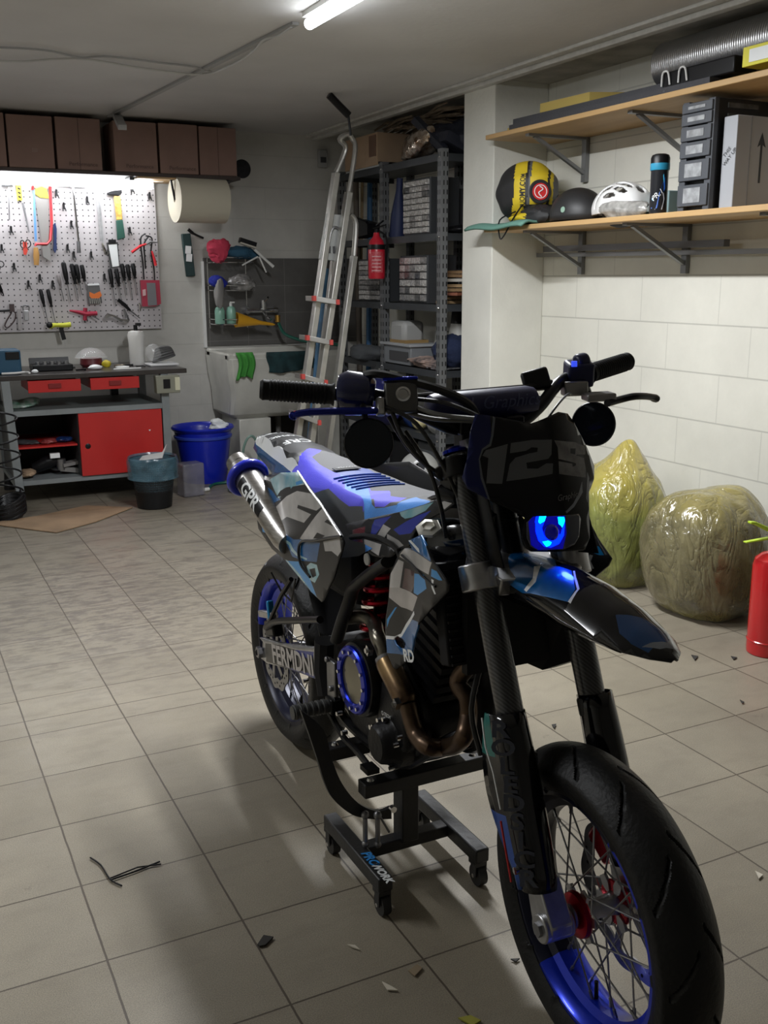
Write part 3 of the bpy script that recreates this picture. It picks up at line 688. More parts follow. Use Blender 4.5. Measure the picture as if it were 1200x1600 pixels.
# cables and hoses
cb = [[(1.04,-.15,1.16),(1.10,-.10,1.15),(1.16,-.04,1.11),(1.15,.02,1.05)],[(1.045,-.21,1.15),(1.09,-.17,1.12),(1.13,-.14,1.05),(1.15,-.11,.97),(1.18,-.08,.88)],[(1.05,-.2,1.14),(1.08,-.19,1.09),(1.10,-.14,1.03),(1.13,-.07,1.01),(1.16,.0,1.0)],
 [(1.03,-.20,1.13),(1.05,-.17,1.07),(1.08,-.13,1.02),(1.05,-.08,.98),(1.0,-.04,.96)],[(1.04,.20,1.14),(1.10,.15,1.15),(1.16,.08,1.13),(1.15,.02,1.05)],[(1.04,-.17,1.10),(1.09,-.15,1.04),(1.12,-.14,.97),(1.10,-.12,.90)]]
for i, p in enumerate(cb): S(MB().tube(spline(p,6), .0042 if i not in (4,6) else .0022, 8).build('cable', HOSE, bike))
for p in ([(1.04,-.165,1.135),(1.09,-.13,1.125),(1.14,-.07,1.12),(1.17,-.02,1.10)],[(1.05,-.16,1.15),(1.10,-.13,1.135),(1.15,-.08,1.128)]): S(MB().tube(spline(p,6), .0045, 8).build('brake_hose', mat('braided_hose',(.12,.12,.11),.4,.4), bike))
S(MB().cyl((1.10,-.135,1.02),(1.12,-.095,1.05),.014,n=12).cyl((1.08,-.12,.985),(1.12,-.10,.98),.016,n=12).box((1.10,-.10,1.02),(.05,.04,.05)).build('ignition_cluster', BLKM, bike, bevel=.003))

# -- saddle
so = [(x_, -lerpt(SEAT,x_)[0]*1.04) for x_ in (.12,.2,.32,.45,.55,.65,.75,.85,.95,1.04)]; so = so+[(a,-b_) for a,b_ in so[::-1]]
c6 = '+400,660,6'
SB0 = [(.418,-.2),(.418,-.109),(.474,-.095),(.562,-.103)]+[(.62,-.107),(.687,-.103),(1.069,-.271),(1.101,-.279)]+[(.74,-.2)]
spaints = [
 ([(.0,-.2),(.70,-.2),(.70,.0),(.50,.08),(.45,.2),(.0,.2)], 1),
 (SB0, 0),
 ([(.218,-.032),(.182,.007),(-.044,.137),(.019,.14),(.087,.133),(.154,.126),(.332,.072),(.368,.018),(.384,-.038),(.292,-.04)], 3),
 ([(.28,.05),(.3,.2),(1.1,.2),(1.1,.02),(.8,.0),(.5,.03)], 3),
 ([(.38,-.036),(.362,.021),(.361,.064),(.48,.054),(.518,.033),(.515,-.01),(.456,-.023),(.411,-.035)], 4),
 ([(.411,-.035),(.461,-.025),(.515,-.01),(.557,-.027),(.725,-.098),(.749,-.101),(.782,-.096),(.824,-.086),(.805,-.045),(.797,-.025)]+[(1.02,-.09),(1.02,-.2),(.74,-.2)]+[(1.099,-.278),(1.068,-.273),(.683,-.098),(.636,-.084),(.536,-.079),(.483,-.054)], 2),
 ([(.521,-.011),(.512,.036),(.532,.037),(.683,.025),(.8,-.005),(.8,-.032),(.772,-.03),(.709,-.043),(.647,-.012),(.607,-.043)], 3),
 ([(.612,-.045),(.635,-.008),(.709,-.043),(.779,-.037),(.812,-.072),(.781,-.095),(.744,-.1)], 1)]
seat = decal_sheet('seat', so, spaints, [SBLK, PURP, SBLUE, SGREY, SDBLU], lambda a,b_: V((a,b_,seatz(a,b_))), bike, .012, .0)
for k in range(6):
    a = .44+.026*k
    MB().tube([V((a+.03*abs(t)*abs(t)*4, t, seatz(a,t)+.001)) for t in [-.065+.013*i for i in range(11)]], .0035, 6).build('seat_rib', mat('rib_light_blue',(.04,.12,.55),.5), seat)
MB().prism([(.36,-.035,.914),(.385,-.035,.912),(.385,.035,.912),(.36,.035,.914)], (0,0,.002)).build('badge', BLK, seat)
lettering('POWER', .018, (.372,0,.917), (0,1,0) if False else V((-.0,-1,0)), (-1,0,0) if False else V((1,0,0)), WHT, seat, 'badge_lettering', sx=.9)
# -- rear fender
to = [(x_, -lerpt(TAIL,x_)[0]*1.04) for x_ in (-.235,-.2,-.12,0,.15,.22)]; to = to+[(a,-b_) for a,b_ in to[::-1]]
tp = []
e = []
for x_ in (-.235,-.21,-.18,-.12,-.06,0,.06,.12,.18,.24): e.append((x_, -lerpt(TAIL,x_)[0]*.90))
wig = [.002,.006,.0,.005,.0,.004,.007,.0,.004,0]
tp.append(([(a,b_-.03) for a,b_ in e]+[(a,b_+w_+.004) for (a,b_),w_ in zip(e[::-1],wig)], 1))
tp.append(([(a,b_-.03) for a,b_ in e]+[(a,b_-.002) for a,b_ in e[::-1]], 2))
tail = decal_sheet('rear_fender', to, tp, [CHARC, WHT, BLUEG], lambda a,b_: V((a,b_,tailz(a,b_))), bike, .015, .003)
def ont(p): return V((p.x,p.y,tailz(p.x,p.y)+.002))
for txt, x_, sz, y_ in (('STREET', -.13, .034,.0), ('GRAPHICS', -.055, .030,.0), ('CRF', .03, .05, -.0)):
    lettering(txt, sz, (x_,y_,.95), (0,-1,0), (1,0,0), WHT, tail, 'fender_lettering', warp=ont, bold=.0006)
# fender underside and tail blue side
for s_ in (-1,):
    pl = [V((x_, s_*lerpt(TAIL,x_)[0]*1.0, lerpt(TAIL,x_)[2])) for x_ in (-.235,-.2,-.12,0,.1,.18)]
    lo = [p+V((.03,-s_*.006,-k)) for p,k in zip(pl,(.004,.012,.022,.035,.045,.05))]
    MB().loft([pl,lo],False,False).build('fender_side', BLUEG, bike, solid=.003)
MB().tube([(-.19,0,.905),(0,0,.86),(.3,0,.80)], [.03,.05,.06], 12, flat=.5).build('subframe', BLKM, bike)
# -- right side panel with its graphics
def spy(x,z): return -.118-.085*x
def sp(x,z): return V((x, spy(x,z)-.012*sin(pi*min(1,max(0,(z-.6)/.33))), z))
po = [(.133,.871),(.285,.903),(.43,.927),(.625,.882),(.775,.842),(.788,.828),(.773,.803),(.719,.734),(.622,.655),(.606,.645),(.524,.648),(.317,.676),(.183,.677),(.052,.706),(.044,.733),(.107,.806)]
pp = [
 ([(.077,.756),(.124,.803),(.163,.846),(.216,.843),(.261,.834),(.296,.835),(.211,.807),(.143,.786)], 2),
 ([(.188,.87),(.285,.903),(.43,.927),(.472,.914),(.489,.906),(.398,.886),(.358,.865),(.276,.834),(.227,.851)], 4),
 ([(.418,.9),(.464,.913),(.48,.908),(.426,.893)], 5),
 ([(.261,.837),(.289,.856),(.34,.874),(.379,.882),(.382,.872),(.347,.855),(.307,.844)], 0),
 ([(.091,.733),(.219,.791),(.347,.852),(.434,.881),(.538,.893),(.587,.891),(.633,.88),(.592,.862),(.448,.849),(.443,.84),(.554,.846),(.501,.815),(.355,.801),(.218,.745)], 1),
 ([(.466,.768),(.591,.85),(.636,.877),(.741,.849),(.768,.838),(.74,.829),(.586,.788),(.518,.773)], 1),
 ([(.653,.848),(.673,.858),(.738,.852),(.713,.85)], 0),
 ([(.574,.792),(.604,.813),(.662,.818),(.634,.805)], 0),
 ([(.095,.725),(.146,.728),(.127,.71),(.098,.707)], 3),
 ([(.29,.743),(.345,.754),(.411,.754),(.466,.766),(.552,.778),(.626,.794),(.598,.741),(.479,.715),(.387,.704),(.36,.721),(.313,.733)], 2),
 ([(.285,.742),(.305,.748),(.334,.737),(.381,.739),(.403,.728),(.444,.723),(.523,.731),(.514,.725),(.434,.716),(.384,.718),(.361,.729),(.313,.727)], 4),
 ([(.65,.802),(.761,.834),(.773,.808),(.751,.791),(.709,.793),(.663,.782)], 1),
 ([(.317,.676),(.469,.71),(.527,.684),(.573,.646),(.524,.648)], 3),
 ([(.513,.71),(.548,.727),(.597,.734),(.611,.714),(.568,.682),(.527,.679)], 4),
 ([(.533,.707),(.58,.722),(.587,.705),(.553,.691)], 0),
 ([(.317,.679),(.337,.681),(.438,.67),(.524,.651),(.515,.647)], 4)]
decal_sheet('side_panel', po, pp, [CHARC, SILV, BLUEG, BLUE2, CYAN, BLUE2], sp, bike, .03, .004)
decal_sheet('side_panel', po, [], [CHARC], lambda a,b_: V((sp(a,b_).x,-sp(a,b_).y,b_)), bike, .03, .004)
MB().tube([sp(p[0],p[1])+V((0,-.004,.0)) for p in [(.434,.93),(.531,.903),(.633,.881),(.741,.849),(.779,.84)]], .0022, 6).build('panel_edge_line', WHT, bike)
MB().tube(spline([sp(p[0],p[1])+V((0,-.006,0)) for p in [(.782,.843),(.711,.825),(.586,.79),(.492,.767),(.463,.736),(.477,.704),(.545,.691)]],5), .0035, 6).build('rear_brake_hose', HOSE, bike)
# -- tank side and radiator shrouds
def tp_(x,z): return V((x, -.128+.03*max(0,(z-.86)/.1), z))
tk = [(.646,.835),(.77,.872),(.894,.908),(.984,.939),(1.036,.96),(1.11,.986),(1.134,.987),(1.066,.942),(.994,.907),(.972,.879),(.966,.854),(.926,.829),(.898,.831),(.844,.833),(.768,.829),(.673,.806)]
tkp = [([(.688,.83),(.756,.852),(.749,.828),(.687,.813)], 3), ([(.796,.874),(.864,.894),(.807,.843),(.781,.837)], 2), ([(.839,.872),(.875,.87),(.85,.846),(.817,.845)], 1),
 ([(.894,.907),(1.016,.949),(.994,.928),(.95,.907),(.922,.899),(.905,.901)], 4), ([(.887,.87),(.928,.894),(.973,.916),(1.015,.932),(.978,.899),(.961,.877),(.916,.865)], 2), ([(.863,.857),(.916,.854),(.938,.848),(.915,.838),(.862,.843)], 1), ([(1.036,.949),(1.106,.983),(1.115,.982),(1.062,.943)], 1)]
decal_sheet('tank_panel', tk, tkp, [CHARC, SILV, mat('royal_blue_graphic',(.015,.03,.33),.25,coat=.5), mat('dark_red_graphic',(.16,.02,.03),.25,coat=.5), CYAN], tp_, bike, .03, .004)
lo = [(.677,.807),(.746,.826),(.83,.836),(.884,.834),(.907,.828),(.889,.813),(.847,.801),(.797,.795),(.752,.802)]
decal_sheet('lower_tank_panel', lo, [([(.691,.808),(.746,.821),(.752,.808)], 2),([(.756,.824),(.842,.83),(.828,.802),(.758,.807)], 1)], [CHARC, SILV, mat('dark_red_graphic',(1,1,1))], lambda x,z: V((x,-.132,z)), bike, .03, .003)
MB().tube([V((p[0],-.135,p[1])) for p in [(.688,.814),(.764,.834),(.834,.843),(.894,.842),(.923,.835),(.928,.825)]], .006, 8).build('panel_seam', BLK, bike)
rings = []
for x_,w_,zt,zb in ((.86,.06,.93,.85),(.93,.10,.95,.80),(1.0,.115,.955,.74),(1.07,.10,.95,.76),(1.12,.05,.945,.82)):
    rings.append([V((x_, w_*cos(a)*.98, (zt+zb)/2+(zt-zb)/2*sin(a))) for a in [2*pi*j/20 for j in range(20)]])
MB().loft(rings).build('fuel_tank', GLOSS, bike)
MB().lathe([(0,.016),(.02,.016),(.024,.01),(.024,0)], (1.0,0,.953), (0,0,1), 20).build('tank_cap', ANOB, bike)
def shy(x,z): return -.150-.03*max(0,min(1,(x-1.0)/.15))
def shp(x,z): return V((x, shy(x,z)-.012*max(0,(z-.83)/.1 if z>.83 else 0), z))
sh = [(1.021,.88),(1.111,.912),(1.137,.898),(1.161,.874),(1.212,.843),(1.205,.827),(1.158,.788),(1.063,.723),(1.059,.711),(1.033,.679),(1.015,.638),(.94,.585),(.926,.585),(.899,.608),(.892,.663),(.896,.686),(.912,.736),(.916,.781),(.952,.83),(.963,.843),(.991,.857),(1.038,.866)]
shpn = [([(1.021,.88),(1.111,.912),(1.137,.898),(1.154,.877),(1.154,.872),(1.087,.87),(1.038,.866)], 2),
 ([(1.021,.88),(1.038,.885),(1.087,.88),(1.091,.873),(1.079,.872)], 4),
 ([(.969,.842),(.991,.857),(1.054,.867),(1.158,.871),(1.133,.841),(1.02,.83),(.963,.833)], 1),
 ([(1.154,.858),(1.173,.858),(1.191,.845),(1.177,.842),(1.148,.842)], 3),
 ([(.957,.826),(.98,.826),(.962,.768),(.915,.756),(.922,.788)], 1),
 ([(.915,.756),(.962,.768),(1.06,.776),(1.026,.736),(.966,.728),(.912,.734)], 5),
 ([(.985,.814),(1.041,.822),(1.044,.798),(1.018,.772),(.973,.771)], 6),
 ([(1.041,.818),(1.102,.832),(1.117,.809),(1.061,.78),(1.035,.777)], 3),
 ([(1.148,.837),(1.158,.837),(1.153,.824),(1.164,.812),(1.158,.81),(1.146,.822)], 4),
 ([(.894,.638),(.936,.648),(.965,.665),(.994,.696),(1.025,.719),(1.063,.726),(1.059,.711),(1.033,.679),(1.015,.638),(.953,.623),(.899,.608)], 2),
 ([(.893,.645),(.936,.656),(.965,.671),(.988,.699),(1.035,.74),(1.039,.734),(.996,.696),(.968,.665),(.936,.649),(.894,.638)], 4),
 ([(.901,.683),(.938,.718),(.949,.724),(.913,.686),(.901,.665)], 3)]
hl_ = [[(.933,.65),(.948,.661),(.971,.661),(.985,.655),(.979,.643),(.959,.638),(.942,.641)]]
shm = [CHARC, SILV, BLUEG, BLUE2, WHT, mat('pale_silver_graphic',(.5,.47,.45),.3,.2,.2,20,coat=.4), mat('dark_maroon_graphic',(.05,.012,.02),.2,coat=.5)]
rsh = decal_sheet('radiator_shroud', sh, shpn, shm, shp, bike, .03, .004, holes=hl_)
decal_sheet('radiator_shroud', sh, shpn, shm, lambda a,b_: V((shp(a,b_).x,-shp(a,b_).y,b_)), bike, .03, .004)
lp = [(.942,-.158,.623),(.996,-.158,.622),(.953,-.158,.605)]
lettering('RD', .034, V((1.0485,-.171,.6535)), (1,0,.25), (-.2,0,1), WHT, rsh, 'shroud_lettering', sx=1.0, off=.008, bold=.0012, warp=None)
MB().tube([shp(p[0],p[1])+V((0,-.004,0)) for p in [(.977,.84),(1.031,.834),(1.093,.828),(1.166,.827)]], .0025, 6).build('shroud_crease', BLK, bike)
fc = [(1.045,-.13,.903)]
q = MB().lathe([(.0,.008),(.012,.008),(.013,.011),(.016,.008),(.026,.006),(.026,0)], fc[0], (.35,-.35,.9), 6); q.build('radiator_cap', mat('white_cap',(.7,.68,.6),.3,.3), bike)
# radiators
for s_ in (-1,1):
    q = MB().box((1.095,.08*s_,.745), (.035,.11,.20), (0,-.2,0)); rd = q.build('radiator', MATT, bike, bevel=.004)
    q = MB()
    for k in range(12): q.box((1.116+(.655+k*.016-.745)*-.2,.08*s_,.655+k*.016), (.006,.10,.005))
    q.build('radiator_fins', BLK, rd)
MB().prism([(1.13,.06,.83),(1.22,.10,.80),(1.17,.13,.63),(1.12,.09,.60),(1.08,.05,.62)], (.0,.03,0)).build('radiator_guard', BLK, bike)
MB().box((1.13,0,.73),(.02,.20,.20)).build('radiator_screen', MATT, bike)
# -- frame
fs_ = [(.865,-.13,.796),(.789,-.13,.756),(.721,-.13,.715),(.685,-.13,.691),(.662,-.13,.654),(.623,-.13,.599),(.582,-.13,.535)]
MB().tube(spline(fs_,4), .017, 12, flat=.75).build('frame_spar', mat('satin_black_frame',(.022,.022,.022),.5), bike)
MB().tube(spline([(p[0],-p[1],p[2]) for p in fs_],4), .017, 12, flat=.75).build('frame_spar', MATT, bike)
MB().tube([(1.12,0,.93),(1.10,0,.70),(1.03,0,.42)], .022, 12).build('down_tube', MATT, bike)
for s_ in (-1,1): MB().tube(spline([(1.04,.03*s_,.46),(1.0,.06*s_,.43),(.92,.08*s_,.365),(.84,.085*s_,.315),(.72,.09*s_,.302),(.56,.10*s_,.315),(.48,.11*s_,.38)],4), .014, 10).build('cradle_tube', BLKM, bike)
MB().tube([(.48,-.115,.50),(.47,-.115,.42),(.49,-.115,.36)], .03, 10).build('pivot_plate', MATT, bike)
MB().tube([(.60,-.10,.84),(.40,-.115,.78),(.20,-.10,.84)], .011, 8).build('subframe_rail', BLKM, bike)
MB().box((.46,0,.74),(.36,.20,.24)).build('airbox', MATT, bike, bevel=.03)
MB().sheet(lambda u_,v_: V((.36-.17*sin(u_*1.5)+.0, -.07+.14*v_, .42+.34*u_)), 8, 4).build('mudflap', BLK, bike, solid=.004)
# spring
q = MB().tube([V((.66+.042*cos(t)+(.05*(t/(2*pi*6))), -.055+.042*sin(t), .56+.2*t/(2*pi*6))) for t in [2*pi*6*i/150 for i in range(151)]], .007, 8); q.build('shock_spring', ANOR, bike)
MB().cyl((.655,-.055,.5),(.715,-.055,.82),.02,n=14).cyl((.71,-.055,.76),(.715,-.055,.79),.045,n=20).build('shock_absorber', BLKM, bike)
# -- engine
q = MB(); q.prism([(.56,-.10,.33),(.60,-.10,.305),(.82,-.10,.305),(.93,-.10,.37),(.97,-.10,.43),(.97,-.10,.48),(.86,-.10,.56),(.62,-.10,.56),(.55,-.10,.48)], (0,.20,0))
eng = q.build('engine_case', CASE, bike, bevel=.015)
q = MB(); 
for k in range(9): q.prism([(.80+.025*k*.45,-.075,.54+.025*k),(.80+.025*k*.45,.075,.54+.025*k),(.96+.025*k*.45,.075,.50+.025*k),(.96+.025*k*.45,-.075,.50+.025*k)], (.004,0,.014))
q.cyl((.87,0,.5),(.98,0,.78),.062,n=20); q.build('cylinder', CASE, bike)
MB().loft([[V((x_+dx,y_,z_+dx*.3)) for x_,y_,z_ in ((.90,-.07,.73),(1.05,-.07,.68),(1.05,.07,.68),(.90,.07,.73))] for dx in (0,)]+[[V((x_,y_,z_)) for x_,y_,z_ in ((.93,-.06,.83),(1.07,-.06,.78),(1.07,.06,.78),(.93,.06,.83))]]).build('cylinder_head', CASE, bike, bevel=.01)
cc = V((.725,-.15,.487))
q = MB().lathe([(.0,-.06),(.088,-.06),(.090,-.02),(.086,-.004),(.078,0),(.05,0)], cc, (0,-1,0), 48); cov = q.build('clutch_cover', mat('satin_engine_black',(.012,.012,.013),.25,.4), bike)
MB().lathe([(.055,-.002),(.055,.006),(.058,.010),(.076,.010),(.080,.006),(.080,-.004)], cc, (0,-1,0), 56).build('clutch_ring', ANOB, cov)
MB().lathe([(0,.004),(.055,.004)], cc, (0,-1,0), 40).build('clutch_window', mat('olive_glass',(.20,.18,.12),.12,.55,.4,10), cov)
for k in range(12):
    t = 2*pi*k/12; MB().cyl(cc+V((cos(t)*.067,-.009,sin(t)*.067)), cc+V((cos(t)*.067,-.014,sin(t)*.067)), .0045, n=6).build('cover_bolt', CHROME, cov)
c2_ = V((.86,-.135,.385))
q = MB().lathe([(0,.03),(.036,.03),(.044,.022),(.050,0),(.06,-.01),(.06,-.05)], c2_, (0,-1,0), 32); ig = q.build('water_pump_cover', CASE, bike)
for k in range(5): t = 2*pi*k/5+.3; MB().cyl(c2_+V((cos(t)*.056,-.0,sin(t)*.056)), c2_+V((cos(t)*.056,-.012,sin(t)*.056)), .005, n=8).build('cover_bolt', CHROME, ig)
q = MB().prism([(.76,-.13,.31),(.86,-.13,.32),(.94,-.13,.40),(.93,-.13,.50),(.82,-.13,.52)], (0,.04,0)); q.build('side_cover', CASE, bike, bevel=.012)
for p in ((.91,-.13,.49),(.92,-.13,.42),(.86,-.13,.345),(.79,-.13,.33)): MB().cyl(p, V(p)+V((0,-.012,0)), .006, n=8).build('case_bolt', CHROME, bike)
lettering('Q-TECH', .012, (.865,-.137,.452), (1,0,.1), (0,0,1), WHT, eng, 'engine_lettering', off=.003)
# -- exhaust
hp = [(1.029,-.045,.548),(1.062,-.045,.525),(1.058,-.045,.488)]
hd = [(1.03,-.01,.70),(1.075,-.02,.66)]+[(1.031,-.055,.576),(1.066,-.055,.549),(1.071,-.055,.51)]+[(1.098,-.08,.487),(1.063,-.08,.451),(1.011,-.08,.423)]+[(1.017,-.12,.437),(.972,-.12,.442),(.947,-.12,.468),(.93,-.12,.498)]
MB().tube(spline(hd,5), .019, 14).build('header_pipe', DSTL, bike)
cp_ = [(.937,-.125,.502),(.92,-.125,.517),(.854,-.125,.56),(.839,-.125,.573)]
MB().tube(spline(cp_,3), [.018,.022,.025,.027,.027,.027,.027,.026,.022,.019], 18).build('catalyser', GOLD, bike)
up = [(.842,-.125,.568),(.824,-.125,.592),(.799,-.125,.609)]+[(.732,-.1,.615),(.681,-.1,.62),(.59,-.1,.59)]
MB().tube(spline(up,4), .0175, 14).build('mid_pipe', mat('grey_tinted_steel',(.22,.20,.16),.3,.9,.4,20), bike)
MB().tube([up[0], V(up[0])+V((-.006,0,.006))], .024, 14).build('pipe_clamp', STEEL, bike)
for px_ in [(.818,-.155,.589),(.948,-.155,.512)]: MB().box(px_, (.016,.012,.02), (0,.5,0)).cyl(V(px_)+V((0,.004,0)), V(px_)+V((0,-.010,0)), .006, n=8).build('clamp_bolt', CHROME, bike)
m0, m1 = [(.009,-.165,.88)][0], [(.246,-.15,.766)][0]
m0 = V(m0); m1 = V(m1); dd = (m1-m0).normalized()
STLB = mat('brushed_stainless', (.50,.48,.46), .28, .95, .3, 40, stretch=(1,1,6))
mf = MB().lathe([(.0,0),(.030,0),(.040,.01),(.0405,.03),(.0405,.33),(.034,.36),(0,.36)], m0-dd*.0, dd, 32).build('muffler', STLB, bike)
mf.name = 'muffler'
MB().lathe([(.022,-.03),(.032,-.028),(.034,0),(.030,0),(.022,-.01)], m0, dd, 28).build('tail_pipe', STLB, mf)
MB().tube([m0+dd*.055+(frame(dd)[0]*cos(t)+frame(dd)[1]*sin(t))*.049 for t in [2*pi*i/28 for i in range(28)]], .013, 12, closed=True).build('bumper_ring', mat('blue_rubber',(.008,.02,.50),.35,coat=.3), mf)
side = (V((0,-1,0))-dd*dd.dot(V((0,-1,0)))).normalized(); upv = dd.cross(side)
vw = (side*.85+V((.5,0,.15))); vw = (vw-dd*vw.dot(dd)).normalized(); tv = dd.cross(vw)
q = MB().add([m0+dd*a+(vw*cos(t)+tv*sin(t))*.0412 for a in (.085,.235) for t in [-.42+.84*i/10 for i in range(11)]], [(i,i+1,12+i,11+i) for i in range(10)]); q.build('muffler_badge', BLK, mf)
axm = m0
def onm(p):
    a = (p-m0).dot(dd); r_ = p-m0-dd*a; return m0+dd*a+r_.normalized()*.0424
lettering('GPR', .058, m0+dd*.158+vw*.0412, dd, tv if tv.z > 0 else -tv, WHT, mf, 'muffler_lettering', sx=.95, warp=onm, bold=.0015)
# -- swingarm (right plate with its lettering), axle block, chain side
def swp(x,z): return V((x, -.118, z))
sw = [(-.009,.36),(.034,.369),(.163,.396),(.312,.435),(.407,.461),(.465,.472),(.474,.423),(.42,.379),(.319,.36),(.187,.332),(.051,.299),(-.007,.297),(.025,.326),(.028,.354)]
swo = decal_sheet('swingarm', sw, [([(.041,.358),(.163,.39),(.282,.414),(.413,.45),(.421,.381),(.233,.342),(.043,.302)], 1),([(.282,.414),(.419,.452),(.408,.427),(.309,.406)], 2),([(.18,.334),(.421,.39),(.417,.379),(.319,.36)], 2)], [ALU, mat('smoky_grey_vinyl',(.05,.048,.045),.35), mat('violet_blue_vinyl',(.05,.06,.22),.35)], swp, bike, .05, .012)
lettering('FERMDNI', .074, swp(*[(.26,.377)][0])+V((0,-.0045,0)), V((1,0,-.04)).normalized() if False else swp(*[(.412,.411)][0])-swp(*[(.074,.34)][0]), (0,0,1), mat('letter_silver',(.42,.39,.37),.35), swo, 'swingarm_lettering', sx=1.05, off=.004, bold=.0022)
MB().bar((.02,.115,.305),(.45,.115,.42), .02, .06).build('swingarm_beam', ALU, bike, bevel=.004)
MB().box((.42,0,.45),(.07,.22,.06)).build('swingarm_bridge', ALU, bike, bevel=.01)
MB().cyl((0,-.135,.318),(0,.135,.318),.012,n=14).build('rear_axle', STEEL, bike)
MB().lathe([(.008,0),(.018,0),(.018,.012),(.010,.014)], (.0,-.124,.318), (0,-1,0), 6).build('axle_nut', STEEL, bike)
q = MB().box((.04,-.095,.40),(.075,.035,.05),(0,-.3,0)); q.build('rear_caliper', BLKM, bike, bevel=.006)
MB().bar([(.067,-.115,.494)][0], [(.077,-.115,.439)][0], .02, .014).build('blue_damper', mat('sky_blue_metal',(.02,.25,.55),.3,.5), bike, bevel=.004)
MB().bar([(-.026,-.11,.429)][0], [(.086,-.11,.453)][0], .02, .02).build('silver_bracket', ALU, bike, bevel=.003)
MB().tube([(.044,-.12,.407),(.112,-.12,.443),(.175,-.12,.465),(.456,-.12,.549)], .010, 10).build('mud_flap_stay', BLKM, bike)
MB().tube([(.067,-.12,.424),(.183,-.12,.541),(.262,-.12,.607)], .007, 8).build('plate_stay', BLKM, bike)
MB().tube([(.106,-.12,.587),(.184,-.12,.551),(.256,-.12,.543),(.295,-.12,.615)], .003, 6).build('plate_stay', BLKM, bike)
MB().lathe([(.075,0),(.082,0),(.082,.006),(.075,.006)], (0,.088,.305), (0,1,0), 44).lathe([(.03,0),(.076,.003)], (0,.088,.305), (0,1,0), 40).build('sprocket', ALU, bike)
MB().tube([(0,.092,.387),(.46,.092,.45),(.50,.092,.42),(.46,.092,.39),(0,.092,.223),(-.06,.092,.25),(-.08,.092,.305),(-.06,.092,.36)], .007, 6, closed=True).build('chain', STEEL, bike)
# -- foot pegs, brake pedal
for s_ in (-1,1):
    q = MB(); a = V((.54,.135*s_,.352)); b_ = V((.54,.235*s_,.352)) 
    q.cyl(a, b_, .017, n=16)
    for k in range(6): q.lathe([(.017,0),(.0195,.002),(.0195,.008),(.017,.01)], a+V((0,s_*(.012+k*.015),0)), (0,s_,0), 14)
    q.build('foot_peg', mat('worn_rubber',(.06,.06,.058),.55), bike)
    MB().box((.54,.12*s_,.352),(.04,.04,.04)).build('peg_bracket', BLKM, bike, bevel=.004)
MB().tube(spline([(.52,-.13,.33),(.62,-.135,.30),(.72,-.14,.30),(.80,-.15,.30)],4), .008, 8).box((.81,-.155,.305),(.04,.03,.012)).build('brake_pedal', BLKM, bike)
MB().box((.54,-.125,.42),(.05,.012,.10)).cyl((.53,-.13,.47),(.53,-.14,.47),.008,n=8).cyl((.55,-.13,.40),(.55,-.14,.40),.008,n=8).build('peg_hanger', STEEL, bike, bevel=.003)
MB().sheet(lambda u_,v_: V((.93-.35*u_, -.085+.17*v_, .305-.008*sin(pi*v_)+.22*max(0,.3-u_))), 8, 6).build('skid_plate', BLKM, bike, solid=.004)
MB().tube(spline([(1.12,-.05,.66),(1.14,-.09,.56),(1.16,-.08,.47)],4), .006, 8).build('breather_hose', HOSE, bike)
for p in [(.591,-.1,.388),(.604,-.1,.356),(.387,-.1,.364),(.632,-.1,.317),(.791,-.1,.395),(.83,-.1,.426),(.715,-.1,.438)]: MB().cyl(V(p)+V((0,-.03,0)), V(p)+V((0,-.045,0)), .006, n=8).build('engine_bolt', CHROME, bike)
MB().lathe([(0,.003),(.013,.003),(.014,0)], [(.785,-.14,.785)][0], (0,-1,0), 20).build('round_sticker', WHT, bike)

# ------------------------------------------------------------ the lift stand
SB = mat('stand_black', (.018,.018,.019), .45, noise=.2, nscale=20, bump=.1, bscale=60)
st = thing('lift_stand', (1.03,1.95,0), 'black wheeled motorcycle lift stand under the engine', 'stand')
for X_, nm in ((.888,0),(1.142,1)):
    r_ = MB().box((X_,1.94,.082), (.036,.315,.036)).build('base_rail', SB, st, bevel=.004)
    if nm == 0:
        vs, fs = text_faces('PRO', .034, 0, .2, 1, .001)
    for yy in (1.80,2.08):
        w_ = MB().cyl((X_-.010,yy,.026),(X_+.010,yy,.026), .026, n=20)
        cs = w_.build('caster_wheel', mat('caster_rubber',(.012,.012,.012),.5), st)
        MB().box((X_,yy+.005,.058),(.030,.034,.012)).box((X_-.014,yy,.042),(.003,.022,.032)).box((X_+.014,yy,.042),(.003,.022,.032)).build('caster_fork', SB, cs)
        MB().cyl((X_-.0165,yy,.026),(X_+.0165,yy,.026), .005, n=10).build('caster_axle', CHROME, cs)
MB().box((1.015,1.935,.080),(.24,.036,.030)).build('cross_beam', SB, st, bevel=.003)
lettering('PRO', .031, (.888,1.865,.1015), (0,-1,0), (1,0,0), mat('sign_blue',(.03,.25,.65),.4), st, 'blue_lettering', bold=.0012, shear=.2)
lettering('WORK', .026, (.887,1.802,.1015), (0,-1,0), (1,0,0), WHT, st, 'white_lettering', bold=.0012, shear=.2)
MB().box((1.018,1.935,.185),(.044,.05,.20)).build('column', SB, st, bevel=.003)
MB().box((1.018,1.935,.225),(.034,.04,.14)).build('inner_column', BLKM, st)
for yy in (1.875,2.075):
    b_ = MB().box((1.03,yy,.277),(.315,.040,.034)).build('top_bar', SB, st, bevel=.003)
    for xx in (.895,1.165): MB().lathe([(0,.005),(.006,.005),(.009,0)], (xx,yy,.294), (0,0,1), 14).build('bolt', CHROME, b_)
MB().box((1.03,1.975,.262),(.06,.18,.02)).build('top_plate', SB, st, bevel=.002)
